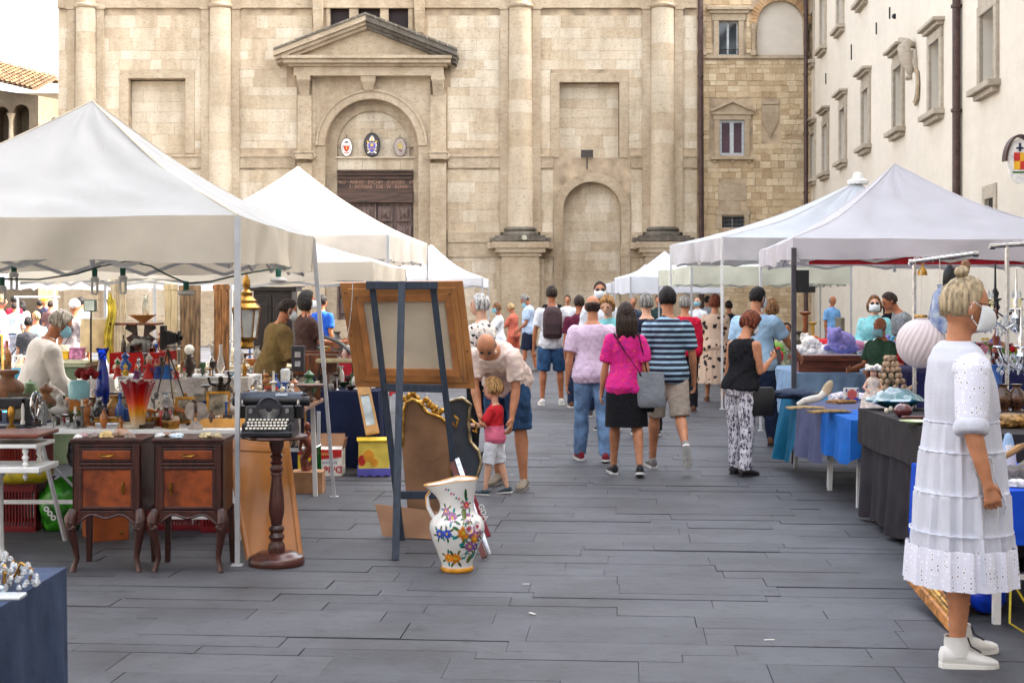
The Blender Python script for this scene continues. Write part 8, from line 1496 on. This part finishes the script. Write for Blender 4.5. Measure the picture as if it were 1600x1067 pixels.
for (c, w), ts in grp_.items():
    if len(ts) > 1:
        for i, t in enumerate(ts): t['label'] = f'{ORD[i]} {c} toy from the left {w}'.replace('between pole and turquoise blouse', 'left of the blouse').replace(', on the navy cloth', '').replace('behind the wooden chest, ', '')
# rails with hanging lights
def rail(label, x0, x1, y, z0, z1, posts):
    t = thing('hanging_rail', label, 'clothes rail', (x0, y, 0)); m = MB(); m.tube([(0, 0, z0), (x1-x0, 0, z1)], .017, 10); [m.tube([(a, 0, z0+(z1-z0)*a/(x1-x0)), (a+.04, 0, z0+(z1-z0)*a/(x1-x0))], .023, 8) for a in (0, x1-x0)]; m.build('rail', SILVER, t, smooth=True)
    for a in posts: m = MB(); m.tube([(a, .0, 0), (a, 0, z0+(z1-z0)*a/(x1-x0))], .016, 10); m.build('post', SILVER, t, smooth=True)
    for k in range(int((x1-x0)/.07)): m = MB(); a = .06+.07*k; z = z0+(z1-z0)*a/(x1-x0); m.tube([(a+.03*cos(q), .004*k % .02, z+.0+.03*sin(q)) for q in [pi*j/6-.5 for j in range(10)]], .003, 5); m.build('hook', WHITEP, t)
ry = 10.6; X_ = lambda px: (px-800)/F*ry; Z_ = lambda py: CH+(HY-py)/F*ry
rail('left steel rail with hooks above the white paper lantern', X_(1420), X_(1520), ry, Z_(410), Z_(397), (.04,)); rail('right steel rail with crystal chandeliers at the picture edge', X_(1546), X_(1680), ry, Z_(385), Z_(376), (.13, .62))
t = thing('stall_post', 'shiny steel post right behind the face of the woman in white', 'post', (X_(1586), ry-.4, 0)); m = MB(); m.tube([(0, 0, .8), (0, 0, 1.8)], .02, 10); m.build('post', SILVER, t, smooth=True)
p = V((X_(1436), ry-.05, Z_(536))); t = thing('paper_lantern', 'large round white pleated paper lantern', 'paper lantern', p); m = MB(); n = 144; rs = []
for i in range(25):
    a = -1.42+2.84*i/24; rs.append([V((.178*cos(a)*cos(th+a*.5)*(1+.02*cos(24*th)), .178*cos(a)*sin(th+a*.5)*(1+.02*cos(24*th)), 0.185*sin(a))) for th in [2*pi*j/n for j in range(n)]])
m.loft(rs); m.build('shade', mk(hexc(238, 226, 226), .8, var=0, transl=.3), t, smooth=180); m = MB(); m.lathe([(.045, .19), (.05, .2), (.045, .21)], 16); m.build('ring', BRASS, t); m = MB(); m.tube([(0, 0, .2), (0, 0, .55)], .003, 5); m.build('cord', CREAM, t)
p = V((X_(1440), ry-.02, Z_(424))); t = thing('brass_bell', 'small gold bell shaped light hanging from the left rail', 'bell', p); m = MB(); m.lathe([(.038, -.03), (.034, 0), (.02, .025), (.008, .035), (.006, .06)], 12); m.build('body', BRASS, t, smooth=True)
p = V((X_(1462), ry-.1, Z_(520))); t = thing('wrapped_lamp', 'crumpled clear plastic bag with blue print hanging from the rail', 'plastic bag', p); m = MB(); m.lathe([(.07, 0), (.085, .03), (.075, .15), (.05, .28), (.015, .33), (.02, .36)], 22, flute=.09, fn=5); m.build('wrap', mk(hexc(196, 206, 232), .12, var=.5, ns=14, trans=.5, bump=.8, bs=18, col2=hexc(90, 120, 200)), t, smooth=30); m = MB(); m.tube([(0, 0, .35), (0, 0, .6)], .003, 5); m.build('wire', SILVER, t)
sack('bundle of black lamp parts and plugs on the left rail', (X_(1487), ry+.05, Z_(452)), (.05, .05, .1), BLACK, 12, 'lamp_parts', 'lamp parts'); sack('knotted brown canvas pouch on top of the left rail', (X_(1515), ry+.1, Z_(424)), (.035, .035, .05), CARD, 13, 'canvas_pouch', 'pouch')
CRY = mk(hexc(226, 232, 240), .03, 0, var=.2, ns=60, trans=.6, spec=.9, ior=1.6)
def chandelier(label, px, py, y, R0, arms, mat, candles=True, crystals=10, z=.0, name='chandelier'):
    p = P(px, py, y); t = thing(name, label, 'chandelier', p); m = MB(); m.lathe([(.005, -.16), (.03, -.13), (.012, -.1), (.04, -.05), (.015, 0), (.03, .06), (.01, .1), (.006, .3)], 12); m.build('stem', mat, t, smooth=True)
    for k in range(arms):
        a = 2*pi*k/arms+.3; c, s = cos(a), sin(a); m = MB(); m.tube([(0, 0, -.08), (R0*.4*c, R0*.4*s, -.13), (R0*.8*c, R0*.8*s, -.08), (R0*c, R0*s, 0)], .006, 6); m.lathe([(.01, 0), (.03, .012), (.028, .018)], 10, (R0*c, R0*s, 0)); ar = m.build('arm', mat, t, smooth=True)
        if candles: m = MB(); m.tube([(R0*c, R0*s, .015), (R0*c, R0*s, .09)], .011, 8); m.build('candle', mk(hexc(226, 214, 160), .5), ar, smooth=True); m = MB(); m.lathe([(.008, .09), (.012, .11), (.003, .15)], 8, (R0*c, R0*s, 0)); m.build('bulb', CRY, ar, smooth=True)
        m = MB()
        for q in range(crystals): b = a+rr.uniform(-.5, .5); r_ = R0*rr.uniform(.3, 1.1); m.lathe([(.001, 0), (.009, .012), (.006, .03), (.001, .034)], 5, (r_*cos(b), r_*sin(b), -.06-.12*rr.random()))
        if crystals: m.build('crystal_drops', CRY, ar)
chandelier('crystal chandelier with cream candles right of the woman in white', 1588, 486, 10.0, .2, 6, SILVER, crystals=16); chandelier('second crystal chandelier hanging lower at the right picture edge', 1596, 545, 9.6, .17, 6, SILVER, candles=False, crystals=16); chandelier('small chandelier of pink glass drops beside the mask of the woman', 1556, 610-70, 10.9, .12, 5, mk(hexc(120, 60, 50), .4, .5), candles=False, crystals=8); chandelier('dark wrought iron scroll chandelier hanging behind the bun', 1555, 470, 11.2, .2, 6, DARKM, candles=False, crystals=0)
# pieces right of the dress
for k, (px, lab) in enumerate(((1567, 'left'), (1588, 'right'))): put('brown_vase', lab+' one of two brown marbled vases with flared mouths', 'vase', px, 642, 42, 'vase', mk(hexc(84, 56, 40), .2, var=.5, ns=20, coat=.5), h=.812, w=1.5)
put('blue_pot', 'plain blue pot behind the brown marbled vases', 'pot', 1560, 604, 34, 'flare', mk(hexc(70, 110, 180), .4), h=.95, w=1); put('teal_bowl', 'teal glass bowl behind the mask of the woman in white', 'bowl', 1540, 590, 22, 'flare', glass((120, 180, 190), .2), h=.98, w=1.8)
sack('heap of gilded carved driftwood below the brown vases', tuple(stand(1580, 668, .812)), (.16, .1, .05), mk(hexc(150, 112, 60), .4, .3, var=.4, ns=30, bump=.8, bs=40), 14, 'gilded_carving', 'carving')
p = stand(1572, 733, .67); H = .17; t = thing('madonna_figure', 'small white figurine of a praying woman in a pale blue cloak', 'figurine', p+V((.05, .1, 0))); m = MB(); m.lathe([(.04, 0), (.042, .02), (.036, .08), (.03, .12), (.012, .15)], 12); m.build('robe', WPL, t, smooth=True); m = MB(); m.ell((0, 0, .165), (.015, .015, .02), 8, 6); m.build('head', SK4, t, smooth=True); m = MB(); m.lathe([(.044, .02), (.04, .1), (.03, .14), (.02, .18), (.005, .19)], 10, (0, .008, 0)); m.build('cloak', mk(hexc(150, 180, 210), .5), t, smooth=True)
rock('large dark grey mineral on the royal blue cloth', 2.62, 7.35, .67, .09, (96, 90, 90), 5.2); rock('grey brown mineral with a sharp ridge on the royal blue cloth', 2.78, 7.55, .67, .1, (120, 112, 100), 8.2); rock('white shell lump at the front edge of the royal blue cloth', 2.52, 7.1, .67, .05, (226, 224, 222), 2.2)
m = MB(); m.tube([P(1560, 720, 7.4), P(1590, 700, 7.5), P(1620, 690, 7.6)], [.012, .02, .014], 7); tag(m.build('driftwood', mk(hexc(150, 112, 70), .7, var=.3), None, smooth=True), 'piece of pale driftwood lying across the minerals', 'driftwood')
# frame, tarp and string under the royal blue table
t = thing('picture_frame', 'empty gilt picture frame leaning behind the ankles of the woman', 'picture frame', (2.0, 6.9, 0)); A = [V(p)-V((2.0, 6.9, 0)) for p in (G(1482, 988), G(1526, 940)+V((.08, .2, 0)), P(1535, 850, 7.4), P(1416, 925, 7.6))]; A[3].z = .10; A[2].z = .5; fr_side((m := MB()), A, 0, .2, 0, .05); m.build('frame', mk(hexc(186, 124, 60), .4, .3, var=.3, ns=30, bump=.3), t, bev=.006); fr_side((m := MB()), A, .03, .10, .05, .02); m.build('moulding', GILT, t, bev=.004)
sack('blue plastic bag under the royal blue table', (2.42, 7.25, .02), (.09, .09, .12), mk(hexc(16, 60, 190), .3, var=.2, bump=.4, bs=14), 15); m = MB(); m.tube([(2.45, 6.95, .45), (2.42, 6.9, .25), (2.5, 6.9, .12), (2.6, 6.95, .14), (2.72, 6.95, .3)], .006, 5); m.tube([(2.42, 6.9, .25), (2.38, 6.8, .06), (2.46, 6.75, .01), (2.6, 6.8, .01)], .006, 5); tag(m.build('string', mk(hexc(190, 170, 40), .6), None, smooth=True), 'loose yellow packing string hanging under the royal blue table', 'string')
m = MB(); m.box(-.15, .25, -.1, .12, 0, .05); tag(m.build('red_cloth', mk(hexc(180, 20, 36), .8, bump=.5), None, loc=(2.62, 6.72, 0), bev=.02), 'folded red cloth on the paving at the right picture edge', 'cloth')
# far black table
p = P(1280, 547, 22.8); cube('open_case', 'open grey case with its lid up on the far black table', 'case', 1290, 545, 22.9, .5, .4, .06, mk(hexc(120, 104, 86), .5), [('lid', (.2, .26, -.2, .2, .06, .5), mk(hexc(140, 134, 116), .5))])
for k, (px, c, l) in enumerate(((1258, (130, 70, 36), 'tall turned brown candelabrum left of the white tent leg'), (1270, (196, 150, 60), 'golden candlestick right of the brown candelabrum'), (1246, (96, 90, 70), 'dark green lidded urn behind the dark tent pole'))): lath('candelabrum', l, 'candelabrum', P(px, 552, 19.3), .6-.15*k, 'candle' if k < 2 else 'urn', mk(hexc(*c), .4, .3), w=1.0)
# foreground table, left corner

t = thing('crystal_lamp', 'dismantled brass lamp heaped with crystal drops on the dusty blue cloth', 'lamp', (-1.50, 4.2, .757)); r2 = random.Random(3)
for k in range(5): a = k*1.25; m = MB(); m.tube([(.02*cos(a), .02*sin(a), .01), (.05*cos(a), .04*sin(a), .07), (.085*cos(a), .06*sin(a), .05), (.075*cos(a), .06*sin(a), .02)], .0045, 7); m.build('brass_arm', BRASS, t, smooth=True)
for k in range(70): m = MB(); a, q = r2.random()*6.3, r2.random()**.6*.11; m.lathe([(.001, 0), (.009, .006), (.006, .014), (.001, .018)], 6, (q*cos(a), q*.8*sin(a), r2.random()**2*.10*(1-q*6) if q < .15 else 0)); m.build('crystal', CRY, t)
lath('brass_pear', 'small red brown glazed pear shaped lamp body among the crystal drops', 'lamp body', (-1.56, 4.12, .757), .13, 'jar', mk(hexc(96, 40, 30), .15, coat=.6), w=.8)
t = thing('blue_plate', 'blue rimmed plate at the edge of the dusty blue cloth', 'plate', (-1.54, 4.05, .758)); m = MB(); m.lathe([(.03, 0), (.05, .002), (.095, .012), (.1, .016), (.05, .008), (.001, .006)], 32); m.build('plate', mk(hexc(120, 150, 170), .12, var=.3, coat=.5), t, smooth=True); cube('card_box', 'flat silver tin in the near left corner', 'tin', 8, 935, 3.85, .1, .07, .012, mk(hexc(200, 206, 210), .25, .6))
m = MB(); [m.box(-.02+.0*k, .02, -.006, .006, 0, .003) for k in range(1)]
for k, (px, py, w) in enumerate(((822, 913, .04), (458, 737, .03), (832, 959, .05), (1202, 1000, .05), (800, 742, .03))): q = MB(); q.box(-w/2, w/2, -.006, .006, 0, .003); o = q.build('paper_scrap', WPL, None, loc=G(px, py)+V((0, 0, .002))); o.rotation_euler = (0, 0, k*1.1); tag(o, ('scrap of white paper on the paving in mid foreground', 'white cigarette end near the tent leg', 'white paper strip low in the middle of the passage', 'pale scrap before the blue tables, lowest on the paving', 'tiny scrap beside the shoe of the bending man')[k], 'litter')
# ---- smaller pieces filling the tables; each label names its nearest landmark
COLS = [('amber', (160, 96, 40)), ('brass', None), ('bronze', (66, 50, 34)), ('dark brown', (60, 38, 30)), ('walnut', (92, 58, 38)), ('pewter', (88, 86, 84)), ('white', (222, 216, 206)), ('grey', (130, 126, 122)), ('red', (180, 36, 36)), ('blue', (50, 90, 160)), ('green', (70, 110, 70)), ('clear glass', 'g'), ('cream', (212, 200, 176)), ('black', (34, 32, 34)), ('silver', 's'), ('ochre', (186, 136, 66))]
KINDS = [('vase', 'vase', (.10, .22)), ('candlestick', 'candle', (.12, .26)), ('bottle', 'bottle', (.12, .24)), ('goblet', 'goblet', (.08, .15)), ('jar', 'jar', (.08, .14)), ('cup', 'cyl', (.06, .09)), ('urn', 'urn', (.12, .22)), ('bowl', 'bowl', (.04, .06)), ('tazza', 'tazza', (.06, .12)), ('box', None, (.04, .12)), ('statuette', 'fig', (.12, .2)), ('frame', 'frame', (.12, .22))]
used = {}; placed = []
def filler(x, y, z, r, kinds=KINDS, small=1):
    kn, pf, (h0, h1) = r.choice(kinds); cn, cc = r.choice(COLS); H = r.uniform(h0, h1)*small
    rad = H*.34 if pf not in ('bowl', 'tazza') else H*1.1
    if any((x-a)**2+(y-b)**2 < (rad+c)**2*.62 for a, b, c in placed) or any((x-q[0].x)**2+(y-q[0].y)**2 < .0036 for q in LM): return
    placed.append((x, y, rad)); mt = BRASS if cn == 'brass' else SILVER if cc == 's' else glass((214, 218, 220)) if cc == 'g' else mk(hexc(*cc), r.choice([.2, .35, .5]), var=.2, ns=20, coat=.2)
    near = sorted(LM, key=lambda q: (q[0]-V((x, y, q[0].z))).length)[:4]; size = 'tall' if H > .17*small else 'small' if H < .1*small else 'mid sized'
    for pos, s in near:
        d = V((x, y, 0))-pos; rel = ('right of' if d.x > 0 else 'left of') if abs(d.x) > abs(d.y) else ('behind' if d.y > 0 else 'in front of')
        for extra in ('', 'just ') if d.length < .25 else ('', 'further '): 
            lab = f'{size} {cn} {kn} {extra}{rel} the {s}'
            if lab not in used: break
        else: continue
        break
    grp = None
    if lab in used: grp = 'look-alike trinkets on the antiques tables'; used[lab]['group'] = grp
    t = thing(kn, lab, kn if kn != 'tazza' else 'dish', (x, y, z), r.random()*6, grp); used.setdefault(lab, t)
    m = MB()
    if pf is None: w, d = r.uniform(.04, .09), r.uniform(.03, .06); m.box(-w, w, -d, d, 0, H*.8); m.build('body', mt, t, bev=.003); m = MB(); m.box(-w-.003, w+.003, -d-.003, d+.003, H*.8, H); m.build('lid', mt, t, bev=.003)
    elif pf == 'fig': m.lathe([(.3*H, 0), (.28*H, .08*H)], 10); m.build('base', mt, t); m = MB(); m.tube([(0, 0, .06*H), (.03*H, 0, .35*H), (-.02*H, 0, .6*H), (0, 0, .8*H)], [.14*H, .12*H, .15*H, .06*H], 8); m.ell((0, 0, .9*H), .1*H, 8, 6); m.tube([(.1*H, 0, .68*H), (.26*H, 0, .5*H), (.2*H, 0, .35*H)], .045*H, 5); m.tube([(-.1*H, 0, .68*H), (-.25*H, 0, .8*H)], .045*H, 5); m.build('figure', mt, t, smooth=True)
    elif pf == 'frame': w = H*.38; [m.box(*b) for b in ((-w, -w+.02, -.01, .01, 0, H), (w-.02, w, -.01, .01, 0, H), (-w+.02, w-.02, -.01, .01, 0, .02), (-w+.02, w-.02, -.01, .01, H-.02, H))]; m.build('frame', mt, t, bev=.002); m = MB(); m.box(-w+.02, w-.02, -.002, .004, .02, H-.02); m.build('picture', mk(hexc(150, 140, 120), .3, var=.5, ns=14), t); t.rotation_euler = (-.18, 0, r.uniform(-.5, .5))
    else:
        m.lathe([(a*H, b*H) for a, b in PR[pf]], 14); m.build('body', mt, t, smooth=60)
        if pf == 'candle' and r.random() < .5: m = MB(); m.tube([(0, 0, H*.95), (0, 0, H*1.25)], .009, 7); m.build('candle', CREAM, t)
        if pf == 'cyl': m = MB(); m.tube([(.2*H, 0, .2*H), (.42*H, 0, .4*H), (.42*H, 0, .65*H), (.2*H, 0, .8*H)], .035*H, 5); m.build('handle', mt, t, smooth=True)
        if pf == 'urn' and r.random() < .6: m = MB(); m.lathe([(.2*H, H), (.1*H, 1.08*H), (.03*H, 1.15*H), (.05*H, 1.2*H)], 12); m.build('lid', mt, t, smooth=True)
def scatter(n, x0, x1, y0, y1, z, seed, **k):
    r = random.Random(seed)
    for _ in range(n): filler(r.uniform(x0, x1), r.uniform(y0, y1), z, r, **k)
mark('white tent pole', (-1.7, 9.2, .75)); mark('navy runner', (-3.7, 9.8, .75)); mark('lace riser', (-2.9, 10.9, .75)); mark('colored puppets', (-2.5, 10.95, 1)); mark('man in the olive jacket', (-2.3, 14.6, .75)); mark('leaning framed print', (-1.25, 13.6, .74)); mark('dark haired seller', (-2.2, 16, .8)); mark('red cloth edge', (-3.5, 13.9, 1))
scatter(260, -3.3, -1.85, 9.7, 10.8, .75, 31); scatter(70, -3.2, -1.85, 9.45, 9.75, .75, 37, small=.6); scatter(40, -4.25, -3.3, 9.6, 10.7, .755, 32); scatter(160, -2.25, -1.6, 10.0, 11.65, .80, 33)
scatter(60, -3.2, -2.1, 11.05, 11.55, 1.006, 34, small=.8); scatter(120, -3.05, -1.33, 13.45, 14.25, .745, 35); scatter(30, -3.95, -3.55, 14.15, 14.85, 1.08, 36)
# a second row of laden tables further back
for k, (x0, x1, y0, y1, h, c, lab) in enumerate(((-4.4, -2.5, 16.2, 17.2, .85, (206, 190, 160), 'cream'), (-8.2, -5.6, 17.0, 18.2, .8, (150, 120, 90), 'brown'), (-5.6, -4.5, 12.4, 13.6, .95, (60, 150, 180), 'turquoise'), (-3.0, -1.7, 19.4, 20.4, .8, (150, 30, 40), 'dark red'))):
    table('stall table under the '+lab+' cloth further back on the left', x0, x1, y0, y1, h-.006); tcloth(lab+' cloth on a stall table further back on the left', x0, x1, y0, y1, h, (.5, .5, .3, .5), rug(c), 40+k); mark(lab+' cloth table', ((x0+x1)/2, y0, h)); scatter((40, 50, 24, 24)[k], x0+.1, x1-.1, y0+.08, y1-.1, h+.008, 50+k, small=1.7)
for k, (px, y, c) in enumerate(((18, 15.2, (230, 222, 206)), (45, 15.0, (226, 218, 204)))):                    # white scroll chairs
    p = P(px, 0, y); t = thing('iron_chair', ('left', 'right')[k]+' of two white wrought iron garden chairs in the sun behind the seller', 'chair', (p.x, y, 0), .3*k); W2 = mk(hexc(*c), .5); m = MB(); m.lathe([(.2, .44), (.21, .45), (.2, .46)], 18); m.build('seat', W2, t)
    for a in (.8, 2.3, 3.9, 5.5): m = MB(); m.tube([(.17*cos(a), .17*sin(a), .45), (.22*cos(a), .22*sin(a), 0)], .010, 6); m.build('leg', W2, t)
    m = MB(); m.tube([(-.2, .16, .45), (-.2, .2, .8), (-.1, .2, 1.0), (.1, .2, 1.0), (.2, .2, .8), (.2, .16, .45)], .011, 6); [m.tube([(s*(.08-.06*q/10)*cos(q*.6)+s*.09, .2, .85+(.08-.06*q/10)*sin(q*.6)) for q in range(11)], .008, 5) for s in (-1, 1)]; m.build('backrest', W2, t, smooth=True)
t = thing('clothes_rail', 'white tubular clothes rail far off on the left', 'clothes rail', (P(28, 0, 23).x, 23, 0)); w = 60/F*23
for x_ in (0, w): m = MB(); m.tube([(x_, 0, 0), (x_, 0, 1.66)], .02, 6); m.build('upright', WHITEP, t)
m = MB(); m.tube([(-.05, 0, 1.66), (w+.05, 0, 1.66)], .02, 6); m.build('top_bar', WHITEP, t)
t = thing('bicycle', 'dark bicycle parked by the boy in pale blue at the far left', 'bicycle', (P(14, 0, 32).x, 32, 0))
for x_ in (-.5, .5): m = MB(); m.tube([(x_+.33*cos(a), 0, .34+.33*sin(a)) for a in [2*pi*k/20 for k in range(21)]], .02, 5); m.build('wheel', BLACK, t, smooth=True)
m = MB(); [m.tube([a, b], .018, 5) for a, b in (((-.5, 0, .34), (-.15, 0, .85)), ((-.15, 0, .85), (.35, 0, .85)), ((.35, 0, .9), (.5, 0, .34)), ((-.15, 0, .85), (0, 0, .3)), ((0, 0, .3), (.35, 0, .8)), ((-.5, 0, .34), (0, 0, .3)))]; m.build('frame', DARKM, t); m = MB(); m.box(-.25, -.05, -.05, .05, .88, .93); m.build('saddle', BLACK, t, bev=.01); m = MB(); m.tube([(.3, -.25, .95), (.35, 0, .98), (.3, .25, .95)], .015, 5); m.build('handlebar', DARKM, t)
